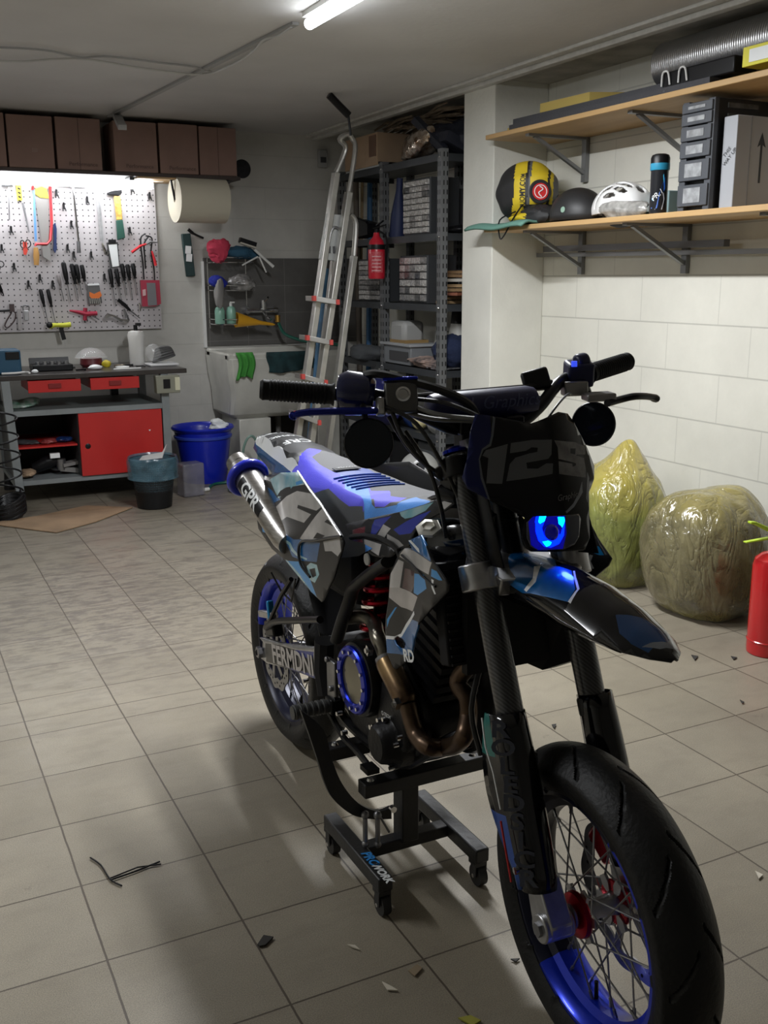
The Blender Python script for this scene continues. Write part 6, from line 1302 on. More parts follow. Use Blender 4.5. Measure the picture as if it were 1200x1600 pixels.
# small red extinguisher on the post
t = thing('fire_extinguisher', (2.94,6.0,1.4), 'small red fire extinguisher hung on the shelf unit post beside the ladder', 'extinguisher')
ex = V((2.93,5.98,0))
MB().lathe([(0,1.40),(.050,1.402),(.055,1.412),(.055,1.60),(.045,1.64),(.022,1.665),(.018,1.69),(0,1.69)], ex, n=28).build('cylinder', mat('bright_red_enamel',(.50,.012,.03),.3,coat=.5), t)
MB().lathe([(.0562,1.585),(.0568,1.60),(.0562,1.615)], ex, n=28).build('clamp_band', BLK, t)
MB().cyl(ex+V((0,0,1.685)),ex+V((0,0,1.72)),.012,n=10).bar(ex+V((-.02,-.0,1.715)),ex+V((.03,-.07,1.735)),.018,.006).bar(ex+V((-.0,-.01,1.735)),ex+V((.01,-.075,1.76)),.018,.006).build('valve', BLKM, t)
MB().tube(spline([ex+V((.02,0,1.70)),ex+V((.06,-.02,1.66)),ex+V((.062,-.02,1.55)),ex+V((.058,-.01,1.46))],5),.007,8).build('hose', BLK, t)
q = MB().add([ex+V((cos(t_)*.0557, sin(t_)*.0557, z_)) for z_ in (1.44,1.57) for t_ in [-2.75+1.5*i/10 for i in range(11)]], [(i,i+1,12+i,11+i) for i in range(10)]); lab = q.build('label', mat('faded_red_print',(.55,.10,.12),.4,noise=.8,nscale=70,c2=(.40,.02,.03)), t)
for k in range(5): MB().add([ex+V((cos(t_)*.056, sin(t_)*.056, z_)) for z_ in (1.45+k*.022,1.456+k*.022) for t_ in [-2.6+1.1*i/8 for i in range(9)]], [(i,i+1,10+i,9+i) for i in range(8)]).build('print_line', mat('pink_print',(.62,.35,.36),.4), lab)
# wood offcuts on level three
WD = [mat('offcut_pale',(.45,.30,.15),.65,noise=.3,nscale=12),mat('offcut_mid',(.32,.19,.09),.65,noise=.3,nscale=12),mat('offcut_red',(.25,.09,.05),.65),mat('offcut_white',(.55,.52,.46),.6)]
wds = ['pale board at the bottom of the wood pile','brown board second from the bottom of the wood pile','reddish stick in the middle of the wood pile','pale board sloping on the wood pile','tan board on top of the wood pile','white edged board at the front of the wood pile','short honey coloured block on the wood pile','thin brown lath low in the wood pile']
for k in range(8):
    rr = random.Random(70+k); z_ = 1.262+.024*k+(.01 if k > 4 else 0)
    q = MB().box((3.24+.01*(k%2),5.42+rr.uniform(-.04,.05),z_),(.30-.02*k*.6,.12-.006*k,.018),(0,rr.uniform(-.03,.03),rr.uniform(-.35,.35))); one(q, 'wood_offcut', WD[[0,1,2,0,0,3,1,1][k]], wds[k], 'wood', 'wood offcuts on the shelf unit')
# level four
t = thing('white_canister', (3.10,5.92,.857), 'white and grey moulded canister on the grey bin on the fourth level', 'canister')
MB().box((3.11,5.90,1.06),(.16,.20,.15)).build('canister_body', mat('grey_white_plastic',(.30,.30,.29),.5), t, bevel=.03); MB().box((3.11,5.87,1.0),(.17,.22,.03)).build('brown_base', mat('ochre',(.25,.16,.06),.6), t)
t = thing('grey_crate', (3.12,5.86,.857), 'grey plastic crate with a dark window on the fourth level', 'crate')
MB().box((3.12,5.86,.92),(.22,.40,.12)).build('crate_body', mat('mid_grey_plastic',(.16,.17,.18),.5), t, bevel=.006); MB().box((3.006,5.82,.915),(.004,.26,.06)).build('dark_window', DKST, t); MB().box((3.12,5.86,.987),(.25,.43,.018)).build('crate_rim', mat('light_grey_rim',(.30,.31,.32),.5), t, bevel=.004)
one(cloth(MB(), (3.06,5.55,.895), (.07,.20,.035), 80, 34, 16, amp=.5), 'cream_rag', mat('peach_rag',(.50,.36,.30),.9,noise=.6,nscale=10,c2=(.06,.05,.05)), 'crumpled cream and pink rags on the front of the fourth level', 'rag')
t = thing('black_white_jug', (3.26,5.50,.857), 'white jug with black lid and black handle on the fourth level', 'jug')
MB().lathe([(0,0),(.062,0),(.065,.01),(.06,.20),(.045,.27)], (3.26,5.50,.857), n=24).build('jug_body', mat('cloudy_white',(.50,.49,.45),.45), t)
MB().lathe([(.046,.27),(.038,.36),(.03,.385),(0,.385)], (3.26,5.50,.857), n=24).bar((3.26,5.52,1.235),(3.16,5.6,1.245),.02,.012).build('jug_lid', BLK, t)
MB().tube(spline([(3.27,5.48,1.22),(3.31,5.42,1.225),(3.325,5.40,1.17),(3.315,5.41,1.08)],4), .012, 10).build('jug_handle', BLK, t)
one(cloth(MB(), (3.19,5.38,.965), (.16,.12,.115), 82, 40, 24, amp=.35), 'navy_jacket', mat('navy_cloth',(.008,.016,.05),.9,bump=.5,bscale=50), 'crumpled navy jacket hanging off the fourth level by the pillar', 'jacket')
one(MB().box((3.08,5.34,.868),(.15,.10,.008),(0,0,.2)).box((3.06,5.45,.870),(.10,.06,.012),(0,0,-.3)), 'silver_papers', mat('foil_scrap',(.4,.4,.42),.2,.7,.6,30), 'flat shiny scraps at the front corner of the fourth level', 'scrap')
one(MB().lathe([(0,0),(.07,0),(.075,.20),(.07,.21),(0,.21)], (3.3,5.72,.857), n=24), 'white_tub', mat('dull_white2',(.45,.45,.42),.5), 'plain white tub at the back of the fourth level', 'tub')
one(cloth(MB(), (3.05,6.35,.90), (.10,.22,.06), 83, 30, 18, amp=.35), 'dark_grey_bundle', mat('dark_grey_cloth',(.06,.065,.07),.9), 'dark grey bundle on the fourth level behind the ladder', 'cloth')
# lower levels
NAVC = mat('deep_navy_cover',(.006,.008,.09),.6)
one(cloth(MB(), (2.93,6.02,.62), (.10,.36,.16), 84, 34, 20, amp=.25), 'navy_cover', NAVC, 'deep navy fabric cover hanging on the shelf unit behind the brake lever', 'cover')
for k,(y_,s_,m_,nm,lb) in enumerate(((5.45,(.07,.09,.07),mat('clear_bowl',(.40,.40,.38),.2,alpha=.7),'clear_bowl','cloudy clear bowl on the fifth level'),(5.68,(.06,.05,.05),mat('yellow_white',(.55,.48,.25),.5),'yellow_white_cap','small yellow and white lump on the fifth level'),(5.80,(.07,.07,.06),DBLU,'blue_pouch','dark blue pouch on the fifth level'),(6.1,(.12,.16,.09),BLK,'black_pouch','black lump on the fifth level'),(6.45,(.12,.14,.08),DKST,'dark_pouch','dark bundle on the fifth level behind the ladder'))):
    one(cloth(MB(), (3.10,y_,.452+s_[2]*.9), s_, 90+k, amp=.25), nm, m_, lb, 'bundle')
for k,(y_,d_,m_,nm,lb) in enumerate(((5.5,(.30,.28,.26),mat('grey_tote',(.07,.075,.08),.5),'grey_tote','dark grey tote box on the lowest level by the pillar'),(5.9,(.30,.34,.22),BLK,'black_case','black case on the lowest level of the shelf unit'),(6.35,(.30,.40,.24),mat('brown_tote',(.05,.04,.035),.6),'brown_tote','brown box on the lowest level behind the ladder'))):
    one(MB().box((3.2,y_,.122+d_[2]/2),d_), nm, m_, lb, 'box', bevel=.01)
t = thing('floor_lamp', (3.02,5.35,.0), 'pale translucent round lamp shade on a thin stem before the shelf unit', 'lamp')
p_ = V([(2.825,5.2,.28)][0]); MB().lathe([(.03,.09),(.08,.05),(.115,0),(.118,-.006)], p_, (-.4,-.8,.35), 32).build('shade', mat('cloudy_clear',(.42,.42,.40),.3,alpha=.75,spec=.7), t, solid=.003)
MB().tube([p_+V((.02,.05,-.02)),(p_.x+.04,p_.y+.07,p_.z-.15),(p_.x+.04,p_.y+.07,.012)],.007,8).build('stem', BLKM, t); MB().lathe([(0,0),(.08,0),(.08,.01),(0,.016)], (p_.x+.04,p_.y+.07,0), n=24).build('base', BLKM, t)

# ------------------------------------------------------------ shelves on the right wall
PINE = mat('pine_board', (.56,.37,.17), .5, noise=.35, nscale=7, stretch=(1,.12,1), c2=(.42,.25,.10))
BRK = mat('zinc_grey_bracket', (.22,.225,.23), .4, .5)
for z_, lb in ((2.142,'upper'),(1.668,'lower')):
    t = thing('wall_shelf', (3.22,3.4,z_-.25), '%s pine wall shelf on grey metal brackets, right wall'%lb, 'shelf')
    MB().box((3.22,3.25,z_-.012),(.44,3.10,.024)).build('board', PINE, t, bevel=.003)
    for y_ in (4.49,3.70,2.90):
        b_ = MB().box((3.425,y_,z_-.13),(.022,.035,.235)).box((3.24,y_,z_-.030),(.37,.032,.014)).build('bracket', BRK, t)
        MB().bar((3.10,y_,z_-.035),(3.42,y_,z_-.205),.022,.016).build('strut', BRK, b_)
one(MB().bar((3.40,4.87,1.528),(3.40,2.2,1.500),.024,.022), 'metal_rail', mat('galvanised_rail',(.30,.30,.30),.4,.6), 'long grey metal rail resting on the struts under the lower wall shelf', 'rail')
one(MB().bar((3.34,4.70,1.556),(3.34,3.36,1.548),.035,.03), 'dark_rail', mat('dark_rail_metal',(.14,.14,.145),.45,.5), 'shorter darker metal rail lying above the long rail', 'rail')
U = 2.142
one(MB().box((3.18,4.42,U+.014),(.20,.55,.024),(0,0,.05)), 'thin_yellow_board', mat('foam_yellow',(.50,.37,.10),.7), 'thin yellow board at the bottom of the pile on the upper wall shelf', 'board')
one(MB().prism([(3.03,4.62,U+.001),(3.22,4.66,U+.001),(3.22,3.2,U+.001),(3.03,3.2,U+.001)],(0,0,.028)), 'slate_slab', mat('slate_panel',(.05,.05,.056),.75,bump=.4,bscale=60), 'long dark slate panel lying on the front of the upper wall shelf', 'panel')
one(MB().prism([(3.04,4.60,U+.030),(3.26,4.62,U+.030),(3.26,3.5,U+.030),(3.06,3.5,U+.030)],(0,0,.026)), 'slate_slab', mat('slate_panel',(1,1,1)), 'second dark slate panel stacked on the long one on the upper wall shelf', 'panel')
one(MB().prism([(3.08,4.42,U+.058),(3.10,4.05,U+.058),(3.34,3.95,U+.058),(3.34,4.42,U+.058)],(0,0,.05)), 'yellow_foam_board', mat('foam_yellow',(1,1,1)), 'thick yellow foam slab on top of the dark panels', 'board')
# silver duct
M, N, L, b = node_mat('silver_duct_foil')
tc = N.new('ShaderNodeTexCoord'); s = N.new('ShaderNodeSeparateXYZ'); L.new(tc.outputs['Object'], s.inputs[0])
wv = mth(N,L,'SINE', mth(N,L,'MULTIPLY', s.outputs[1], 2*pi/.012)); b.inputs['Metallic'].default_value = .9; b.inputs['Base Color'].default_value = (.48,.48,.49,1); b.inputs['Roughness'].default_value = .28
bump(N, L, wv, b, .35, .002)
one(MB().lathe([(.092,0),(.100,.004),(.100,1.55),(.096,1.55),(.090,.02)], (3.235,3.68,U+.165), (0,-1,.0), 48), 'silver_duct', M, 'large silver ribbed ventilation duct lying on the upper wall shelf', 'duct')
t = thing('black_device', (3.12,3.45,U+.03), 'black box with clips under the silver duct on the upper wall shelf', 'device')
MB().box((3.115,3.30,U+.062),(.12,.40,.064)).build('body', BLK, t, bevel=.006)
for k in (0,1): MB().tube(spline([(3.05,3.50-.10*k,U+.04),(3.045,3.49-.10*k,U+.09),(3.045,3.46-.10*k,U+.09),(3.05,3.45-.10*k,U+.04)],4),.004,6).build('clip', WHITE, t)
t = thing('yellow_packet', (3.08,2.95,U+.03), 'yellow box with small print at the right edge of the upper wall shelf', 'box')
MB().box((3.075,2.93,U+.066),(.10,.20,.070)).build('carton', mat('lemon_card',(.72,.66,.05),.5), t, bevel=.002); MB().box((3.023,2.94,U+.066),(.002,.11,.045)).build('label', WHT, t)
# lower shelf things
W_ = 1.669
t = thing('green_mat', (3.1,4.7,W_), 'folded teal green cloth hanging over the left end of the lower wall shelf', 'cloth')
MB().sheet(lambda u_,v_: V((3.40-.46*v_-(.0), 4.86+.045-.55*u_-.0, W_+.012+.006*sin(u_*9)+.004*sin(v_*14)-max(0,v_-.92)*.35)), 20, 20).build('cloth', mat('teal_green_cloth',(.12,.26,.21),.85,bump=.3,bscale=80), t, solid=.012)
# helmet bag, black and yellow
t = thing('helmet_bag', (3.14,4.58,W_+.02), 'yellow and black round helmet bag with a red badge on the lower wall shelf', 'bag')
HB = V((3.14,4.60,W_+.172)); BY = mat('bag_yellow',(.62,.46,.02),.6); BB_ = mat('bag_black',(.015,.015,.016),.6)
q = MB(); q.ball(HB, (.15,.19,.155), 120, 80, lambda d: 1+.02*sin(d.z*9+d.y*3)); q.mi = []
for f in q.f:
    c = (sum((q.v[i] for i in f), V())/4-HB); u_ = (c.x*.82-c.y*.57)/.165+.10*abs(c.z/.15)**2*(1 if c.z < 0 else -.6); k = 0
    if u_ < -.42: k = 1
    elif u_ < -.05: k = 0
    elif u_ < .02: k = 1
    elif u_ < .10: k = 2
    elif abs(u_-.66) < .04: k = 1
    elif u_ > .80 : k = 2
    if c.z < -.07 and u_ > .0: k = 1
    q.mi.append(k)
q.build('bag_body', [BY, BB_, mat('bag_grey',(.10,.10,.10),.6)], t)
bn = V((-.30,-.95,.06)).normalized(); bp_ = HB+V((bn.x*.15,bn.y*.19,-.01))
MB().lathe([(0,.004),(.055,.004),(.060,0)], bp_, bn, 30).build('black_disc', BB_, t)
MB().lathe([(0,.008),(.042,.008),(.042,.003)], bp_, bn, 30).build('red_badge', mat('badge_red',(.60,.03,.03),.4), t)
MB().lathe([(.030,.0095),(.034,.0095),(.034,.008),(.030,.008),(.030,.0095)], bp_, bn, 30).build('badge_ring', WHT, t)
bu = bn.cross(V((0,0,1))).normalized()
MB().tube(spline([bp_+bn*.010+bu*.006+V((0,0,.026)),bp_+bn*.010-bu*.012+V((0,0,.012)),bp_+bn*.010+bu*.010+V((0,0,-.006)),bp_+bn*.010-bu*.006+V((0,0,-.026))],4),.003,6).build('badge_mark', WHT, t)
lettering('SUOMY.COM', .040, HB+V((-.76*.15,-.65*.19,.0)), (0,0,1) , V((-.65,.76,0)), BB_, t, 'bag_lettering', sx=.8, bold=.0008, warp=lambda p: HB+(p-HB).normalized()*((1/sqrt(((p-HB).normalized().x/.15)**2+((p-HB).normalized().y/.19)**2+((p-HB).normalized().z/.155)**2))*1.022))
MB().tube(spline([(3.03,4.48,W_+.10),(3.0,4.52,W_+.03),(2.975,4.56,W_-.05),(2.975,4.60,W_-.06),(2.985,4.62,W_+.03),(3.03,4.54,W_+.07)],5),.004,6).build('cord', BLK, t)
cloth(MB(), (3.08,4.42,W_+.055), (.08,.11,.045), 100, amp=.4).build('loose_fabric', BB_, t)
cloth(MB(), (3.05,4.48,W_+.035), (.04,.13,.022), 101, amp=.4).build('yellow_hem', BY, t)
# helmets
t = thing('skate_helmet', (3.14,4.08,W_), 'matt black round helmet with a small round sticker on the lower wall shelf', 'helmet')
HC = V((3.14,4.16,W_+.035))
q = MB(); n = 36; rings = []
for i in range(15):
    a = pi/2*i/14; rings.append([HC+V((.12*sin(a+.0)*cos(b_)*1.0+.0, .155*sin(a)*sin(b_), .125*cos(a) if a < pi/2 else 0)) for b_ in [2*pi*j/n for j in range(n)]])
rings.append([p+V((0,0,-.028)) for p in rings[-1]])
q.loft(rings, False).build('shell', mat('matt_helmet_black',(.018,.018,.019),.5), t, solid=.006)
for k in range(4): MB().lathe([(0,.002),(.008,.002)], HC+V((-.085,.05-.04*k,.09-.006*k*k)), (-.7,0,.7), 12).build('vent_hole', MATT, t)
MB().lathe([(0,.002),(.014,.002)], HC+V((-.118,-.04,.02)), (-1,-.2,.1), 20).build('round_sticker', mat('sage_sticker',(.25,.38,.30),.4), t)
lettering('VTREX', .018, HC+V((-.118,.0,-.012)), (0,-1,0), (0,0,1), WHT, t, 'helmet_lettering', off=.003)
t = thing('bicycle_helmet', (3.17,3.86,W_), 'white vented bicycle helmet beside the black helmet', 'helmet')
HC = V((3.16,3.85,W_+.045)); WHH = mat('helmet_white', (.78,.78,.77), .25, coat=.4)
q = MB(); n, m = 96, 44; vs = []; fs = []
for i in range(m+1):
    a = (pi*.56)*i/m
    for j in range(n):
        b_ = 2*pi*j/n; k = 1+.035*cos(6*b_)*sin(a)**2; vs.append(HC+V((.108*sin(a)*cos(b_)*k, .165*sin(a)*sin(b_)*k, .118*cos(a))))
for i in range(m):
    for j in range(n):
        a = (pi*.56)*(i+.5)/m; b_ = 2*pi*(j+.5)/n; X_ = sin(a)*cos(b_); Y_ = sin(a)*sin(b_); hole = False
        for (hx_,hy_,rx_,ry_) in ((0,.05,.11,.42),(-.32,.34,.12,.30),(-.34,-.34,.12,.30),(.32,.30,.12,.30),(.34,-.30,.12,.30),(-.66,.18,.12,.26),(-.62,-.38,.10,.24),(.66,.12,.11,.26),(0,.76,.16,.12),(0,-.74,.2,.12),(-.86,-.12,.06,.22),(-.82,.44,.06,.14)):
            u_ = (X_-hx_+.15*(Y_-hy_)*(1 if hx_ < 0 else -1 if hx_ > 0 else 0))/rx_; v_ = (Y_-hy_)/ry_
            if u_*u_+v_*v_ < 1 and a < pi*.5: hole = True
        if not hole: fs.append((i*n+j, i*n+(j+1)%n, (i+1)*n+(j+1)%n, (i+1)*n+j))
q.add(vs, fs); q.build('shell', WHH, t, solid=.010)
MB().ball(HC+V((0,0,-.01)), (.07,.12,.075), 24, 12).build('inner_pad', mat('helmet_inner',(.02,.02,.022),.7), t)
MB().tube(spline([HC+V((-.09,-.06,-.02)),HC+V((-.10,-.1,-.038)),HC+V((-.09,-.14,-.035))],4),.004,6).build('strap', BLK, t)
one(cloth(MB(), (3.05,3.72,W_+.036), (.035,.17,.036), 110, 34, 14, amp=.5), 'clear_plastic_packet', mat('clear_wrap',(.48,.47,.44),.15,noise=.5,nscale=25,alpha=.8,spec=.9), 'clear plastic wrapped packet in front of the white helmet', 'packet')
one(MB().box((3.27,3.66,W_+.055),(.14,.15,.11)), 'teal_box', mat('pale_teal_card',(.22,.33,.34),.6), 'pale teal box behind the clear packet', 'box', bevel=.004)
t = thing('sports_bottle', (3.09,3.42,W_), 'black and blue insulated sports bottle standing on the lower wall shelf', 'bottle')
bo = V((3.045,3.475,W_))
MB().lathe([(0,0),(.034,0),(.037,.008),(.037,.172),(.0385,.176)], bo, n=32).build('bottle_body', mat('bottle_black',(.015,.016,.02),.3,coat=.3), t)
MB().lathe([(.0395,.176),(.041,.180),(.041,.204),(.0395,.1768)], bo, n=32).build('blue_band', mat('band_blue',(.03,.28,.45),.35), t)
MB().lathe([(.0395,.1768),(.040,.226),(.035,.238),(.022,.243),(0,.244)], bo, n=32).build('lid', BLK, t)
def onb(p): d = V((p.x-bo.x,p.y-bo.y,0)).normalized(); return V((bo.x+d.x*.0386,bo.y+d.y*.0386,p.z))
for pts_, m_ in ((((-.035,.02),(.0,.02),(.04,.10),(.035,.15),(.01,.09)),mat('cobalt_print',(.02,.10,.42),.4)),(((-.03,.06),(-.02,.05),(.03,.13),(.025,.16)),mat('band_blue',(1,1,1))),(((-.01,.015),(.025,.015),(.04,.06),(.03,.085)),mat('grey_print',(.3,.3,.32),.4))):
    d0 = V((-.75,-.66,0)); du = V((.66,-.75,0)); MB().add([onb(bo+d0*.037+du*a+V((0,0,b_))) for a,b_ in pts_],[tuple(range(len(pts_)))]).build('flash_print', m_, t, smooth=False)
lettering('PR.1', .034, bo+V((-.030,-.027,.075)), V((.66,-.75,0.75)), V((-.3,.3,1)), WHT, t, 'bottle_lettering', warp=lambda p: onb(p)+(onb(p)-V((bo.x,bo.y,p.z)))*.01)
one(MB().lathe([(0,0),(.03,0),(.032,.09),(.028,.10),(0,.10)], (3.14,3.40,W_), n=20), 'black_cup', BLK, 'small black cup half hidden behind the sports bottle', 'cup')
# drawer tower
t = thing('drawer_tower', (3.2,3.2,W_), 'dark grey drawer tower with clear drawers on the lower wall shelf', 'drawer tower')
TG = mat('tower_grey',(.06,.065,.075),.5); TB = mat('tower_black',(.012,.012,.013),.45)
x0,y0,y1,h = 3.04,3.17,3.35,.425
MB().box((x0+.17,(y0+y1)/2,W_+h/2),(.30,y1-y0-.01,h)).build('tower_body', TB, t, bevel=.004)
zs = [(.02,.10),(.12,.195),(.21,.265),(.275,.325),(.335,.375),(.382,.415)]
MB().box((x0+.01,y0+.018,W_+h/2),(.024,.036,h)).box((x0+.01,y1-.018,W_+h/2),(.024,.036,h)).build('front_post', TG, t, bevel=.003)
for k,(a,c_) in enumerate(zs):
    d = MB().box((x0,(y0+y1)/2,W_+(a+c_)/2),(.022,y1-y0-.012,c_-a+.004)).build('drawer_front', TG, t, bevel=.002)
    MB().box((x0-.008,(y0+y1)/2,W_+(a+c_)/2),(.010,y1-y0-.085,c_-a-.022)).build('clear_window', mat('clear_drawer_front',(.40,.41,.42),.15,noise=.4,nscale=30,coat=.6), d)
    MB().box((x0+.15,y0+.002,W_+(a+c_)/2),(.16,.006,c_-a-.014)).build('side_window', mat('smoky_window',(.13,.13,.12),.25,noise=.5,nscale=20,coat=.4), t)
t = thing('grey_carton', (3.25,3.0,W_), 'light grey carton with a black up arrow on the lower wall shelf', 'box')
CG = mat('silver_grey_card',(.36,.37,.39),.5)
MB().box((3.255,3.122,W_+.175),(.35,.072,.35)).build('carton', CG, t, bevel=.003)
MB().box((3.155,3.0855,W_+.175),(.003,.002,.35)).box((3.315,3.0855,W_+.175),(.003,.002,.35)).build('edge_line', mat('grey_line',(.2,.21,.22),.5), t)
arx, ary = 3.215, 3.0858
MB().prism([(arx+.005,ary,W_+.10),(arx-.005,ary,W_+.10),(arx-.005,ary,W_+.245),(arx-.022,ary,W_+.235),(arx,ary,W_+.29),(arx+.022,ary,W_+.235),(arx+.005,ary,W_+.245)],(0,-.001,0)).build('up_arrow', mat('ink_black',(.008,.008,.008),.5), t, smooth=False)
for k, w_ in enumerate(('THIS','WAY UP')): lettering(w_, .022, (3.0795,3.130-.016*k,W_+.215-.02*k), V((0,-.7,.7)), V((0,.7,.7)), mat('ink_black',(1,1,1)), t, 'box_lettering', off=.002)
# ------------------------------------------------------------ yellow bags on the floor
def bag_mat(name, z1, z0, inner):
    M, N, L, b = node_mat(name)
    tc = N.new('ShaderNodeTexCoord'); P = tc.outputs['Object']; s = N.new('ShaderNodeSeparateXYZ'); L.new(P, s.inputs[0])
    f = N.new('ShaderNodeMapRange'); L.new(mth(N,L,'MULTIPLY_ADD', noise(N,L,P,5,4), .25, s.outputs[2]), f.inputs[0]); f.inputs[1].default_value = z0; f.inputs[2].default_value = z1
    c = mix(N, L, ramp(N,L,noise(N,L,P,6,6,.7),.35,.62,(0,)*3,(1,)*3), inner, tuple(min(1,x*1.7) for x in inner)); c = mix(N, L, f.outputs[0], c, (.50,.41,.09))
    lo = N.new('ShaderNodeMapRange'); L.new(mth(N,L,'MULTIPLY_ADD', noise(N,L,P,8,3), .12, s.outputs[2]), lo.inputs[0]); lo.inputs[1].default_value = .14; lo.inputs[2].default_value = .05
    c = mix(N, L, mth(N,L,'MULTIPLY',lo.outputs[0],.6), c, (.45,.40,.12))
    L.new(c, b.inputs['Base Color']); b.inputs['Roughness'].default_value = .16; b.inputs['Coat Weight'].default_value = .8; L.new(ramp(N,L,noise(N,L,P,7,5),.3,.7,(.60,)*3,(.88,)*3), b.inputs['Alpha'])
    mp = N.new('ShaderNodeMapping'); L.new(P, mp.inputs[0]); mp.inputs['Scale'].default_value = (1,1,.45)
    n_ = N.new('ShaderNodeTexNoise'); n_.inputs['Scale'].default_value = 6; n_.inputs['Detail'].default_value = 4; n_.inputs['Distortion'].default_value = 2.2; L.new(mp.outputs[0], n_.inputs['Vector'])
    rd = mth(N,L,'ABSOLUTE', mth(N,L,'SUBTRACT', n_.outputs['Fac'], .5)); bump(N, L, mth(N,L,'POWER', mth(N,L,'MULTIPLY', rd, 4.), .45), b, .6, .016); return M
def sack(c, w, d, h, seed, peak, label, m_, cut=0.):
    # a slumped, filled plastic bag: noise-shaped lump with long pleats running to the gathered top
    rr = random.Random(seed); q = MB(); n, m = 150, 100; vs = []; fs = []
    rv = lambda a,b_: V((rr.uniform(-1,1), rr.uniform(-1,1), rr.uniform(-.7,.7))).normalized()*rr.uniform(a,b_)
    K = [(rv(1.5,3.2), rr.uniform(0,6), rr.uniform(.4,1)) for _ in range(6)]; K2 = [(rv(5,11), rr.uniform(0,6), rr.uniform(.3,1)) for _ in range(9)]
    PL = [(rr.uniform(0,2*pi), rr.uniform(.05,.13), rr.uniform(.4,1)*rr.choice((1,-.8))) for _ in range(26)]
    px, py, pz, pw = peak
    for i in range(m+1):
        a = pi*i/m
        for j in range(n):
            b_ = 2*pi*j/n; dr = V((sin(a)*cos(b_), sin(a)*sin(b_), cos(a)))
            f = sum(am*sin(k.dot(dr)+ph) for k,ph,am in K)*.05+sum(am*(.55-abs(sin(k.dot(dr)+ph))) for k,ph,am in K2)*.012
            z_ = dr.z; g = 1+f
            # pleats, strongest near the gathered top
            tw = max(0, z_)
            for (pa, pw_, am) in PL:
                da = (b_-pa+.5*sin(a*2)+pi)%(2*pi)-pi; g += am*.055*math.exp(-(da/pw_)**2)*(.25+tw)
            sq = (abs(dr.x)**3+abs(dr.y)**3+abs(dr.z)**3+1e-6)**(-1/3)*.75+.25
            X_ = dr.x*w*g*sq; Y_ = dr.y*d*g*sq; Z_ = z_*h*.5*(1+f*.8)*sq
            bag_w = 1-.13*max(0,z_)-.0*a
            X_ *= bag_w; Y_ *= bag_w
            zz = h*.5+Z_*(1.0 if z_ > 0 else 1.16)
            rr2 = hypot(X_-px, Y_-py); pk_ = pz*math.exp(-(rr2/pw)**2)*max(0,z_)
            vs.append(V((c[0]+X_, c[1]+Y_, max(.003+.004*abs(f), zz+pk_))))
    for i in range(m):
        for j in range(n): fs.append((i*n+j, (i+1)*n+j, (i+1)*n+(j+1)%n, i*n+(j+1)%n))
    q.add(vs, fs); t = thing('yellow_bag', (c[0],c[1],0), label, 'bag'); q.build('bag_film', m_, t, ang=180)
    cl = MB(); cloth(cl, (c[0],c[1],h*.47), (w*.90,d*.90,h*.455), seed+3, amp=.10); cl.v = [V((p.x,p.y,max(.02,p.z))) for p in cl.v]
    cl.build('contents', mat('bag_contents',(.07,.07,.05),.8,noise=.75,nscale=9,c2=(.035,.035,.03)), t); return t
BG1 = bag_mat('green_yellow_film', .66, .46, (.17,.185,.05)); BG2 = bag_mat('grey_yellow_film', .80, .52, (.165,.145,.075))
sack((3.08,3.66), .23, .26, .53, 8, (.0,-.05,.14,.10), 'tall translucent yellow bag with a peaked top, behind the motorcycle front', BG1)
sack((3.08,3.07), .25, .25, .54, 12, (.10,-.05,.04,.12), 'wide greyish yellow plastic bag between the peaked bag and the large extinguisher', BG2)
sack((3.24,2.62), .18, .19, .55, 19, (.0,.0,.04,.1), 'yellow grey plastic bag at the right edge behind the large extinguisher', BG2)
# large extinguisher
t = thing('large_fire_extinguisher', (2.915,2.60,0), 'large red fire extinguisher with lime green lever standing on the floor at the right edge', 'extinguisher')
e0 = V((2.925,2.59,0)); RE = mat('extinguisher_red',(.50,.008,.012),.25,coat=.6)
MB().lathe([(.0,.012),(.062,.012),(.070,.0),(.0735,.004),(.075,.02),(.0745,.05),(.0765,.052),(.0765,.056),(.0745,.058),(.0745,.345),(.068,.372),(.045,.392),(.022,.40),(.018,.42),(0,.42)], e0, n=40).build('cylinder', RE, t)
MB().cyl(e0+V((0,0,.41)),e0+V((0,0,.455)),.019,n=14).build('valve', ALU, t)
LIME = mat('lime_plastic',(.50,.68,.04),.4)
MB().loft([[p+V((0,-.010,0)),p+V((0,.010,0)),p+V((0,.010,k)),p+V((0,-.010,k))] for p,k in ((e0+V((.02,0,.462)),.016),(e0+V((-.03,.01,.478)),.016),(e0+V((-.085,.03,.508)),.012),(e0+V((-.105,.035,.512)),.010))]).build('carry_handle', LIME, t, bevel=.003)
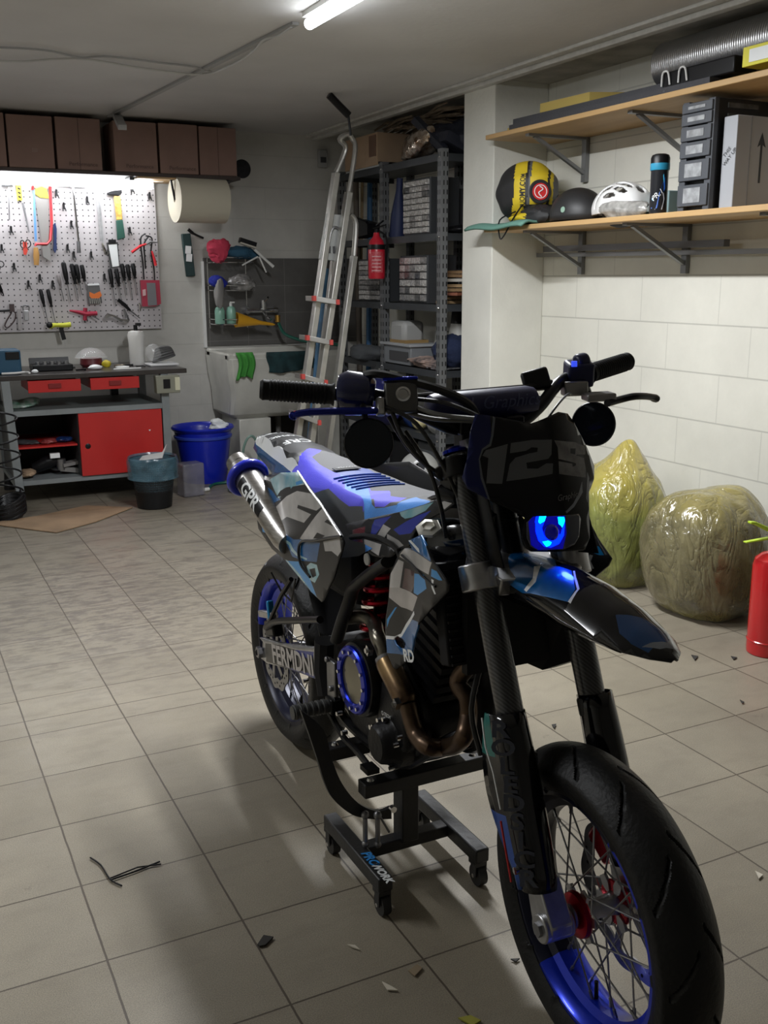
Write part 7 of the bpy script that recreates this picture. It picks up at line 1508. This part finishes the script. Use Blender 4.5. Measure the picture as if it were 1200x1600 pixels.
MB().loft([[p+V((0,-.009,0)),p+V((0,.009,0)),p+V((0,.009,k)),p+V((0,-.009,k))] for p,k in ((e0+V((.02,0,.452)),.008),(e0+V((-.05,.015,.447)),.008),(e0+V((-.115,.04,.438)),.006))]).build('lever', LIME, t, bevel=.002)
MB().tube(spline([e0+V((.02,-.02,.43)),e0+V((.08,-.04,.40)),e0+V((.088,-.03,.25)),e0+V((.082,-.02,.12))],5),.010,10).build('hose', BLK, t)
# ------------------------------------------------------------ ceiling cable and conduit
q = MB().bar((1.50,7.0,2.438),(1.69,4.2,2.438),.03,.012); one(q, 'cable_duct', mat('grey_white_duct',(.36,.36,.36),.6), 'pale flat cable duct running along the ceiling towards the boxes', 'cable duct')
q = MB().bar((1.455,6.45,2.30),(1.52,6.88,2.43),.05,.03); one(q, 'duct_end', mat('grey_white_duct',(1,1,1)), 'loose grey end piece of cable duct hanging before the brown boxes', 'duct end', base=(1.5,6.9,2.43))
cc_ = [(1.685,4.238,2.432),(1.689,4.4,2.432),(1.66,4.506,2.432),(1.692,4.716,2.432),(1.706,4.971,2.432),(1.693,5.161,2.432),(1.667,5.314,2.432),(1.588,5.388,2.432),(1.458,5.376,2.432),(1.299,5.346,2.432),(1.145,5.284,2.432),(1.011,5.25,2.432),(.881,5.327,2.432),(.777,5.425,2.432),(.651,5.468,2.432)]
q = MB().tube(spline([V(p) for p in cc_],4), .0055, 8); one(q, 'ceiling_cable', mat('white_cable',(.55,.55,.54),.5), 'white power cable running from the tube light along the ceiling', 'cable', base=tuple(cc_[0]))
c2 = [(1.661,5.293,2.434),(1.538,5.211,2.434),(1.372,5.189,2.434),(1.225,5.16,2.434),(1.09,5.162,2.434),(1,5.235,2.434),(.855,5.151,2.434),(.742,5.146,2.434),(.621,5.175,2.434)]
q = MB().tube(spline([V(p) for p in c2],4), .005, 8); one(q, 'ceiling_cable', mat('grey_cable2',(.35,.35,.35),.5), 'thinner grey cable above the white one on the ceiling', 'cable', base=tuple(c2[0]))
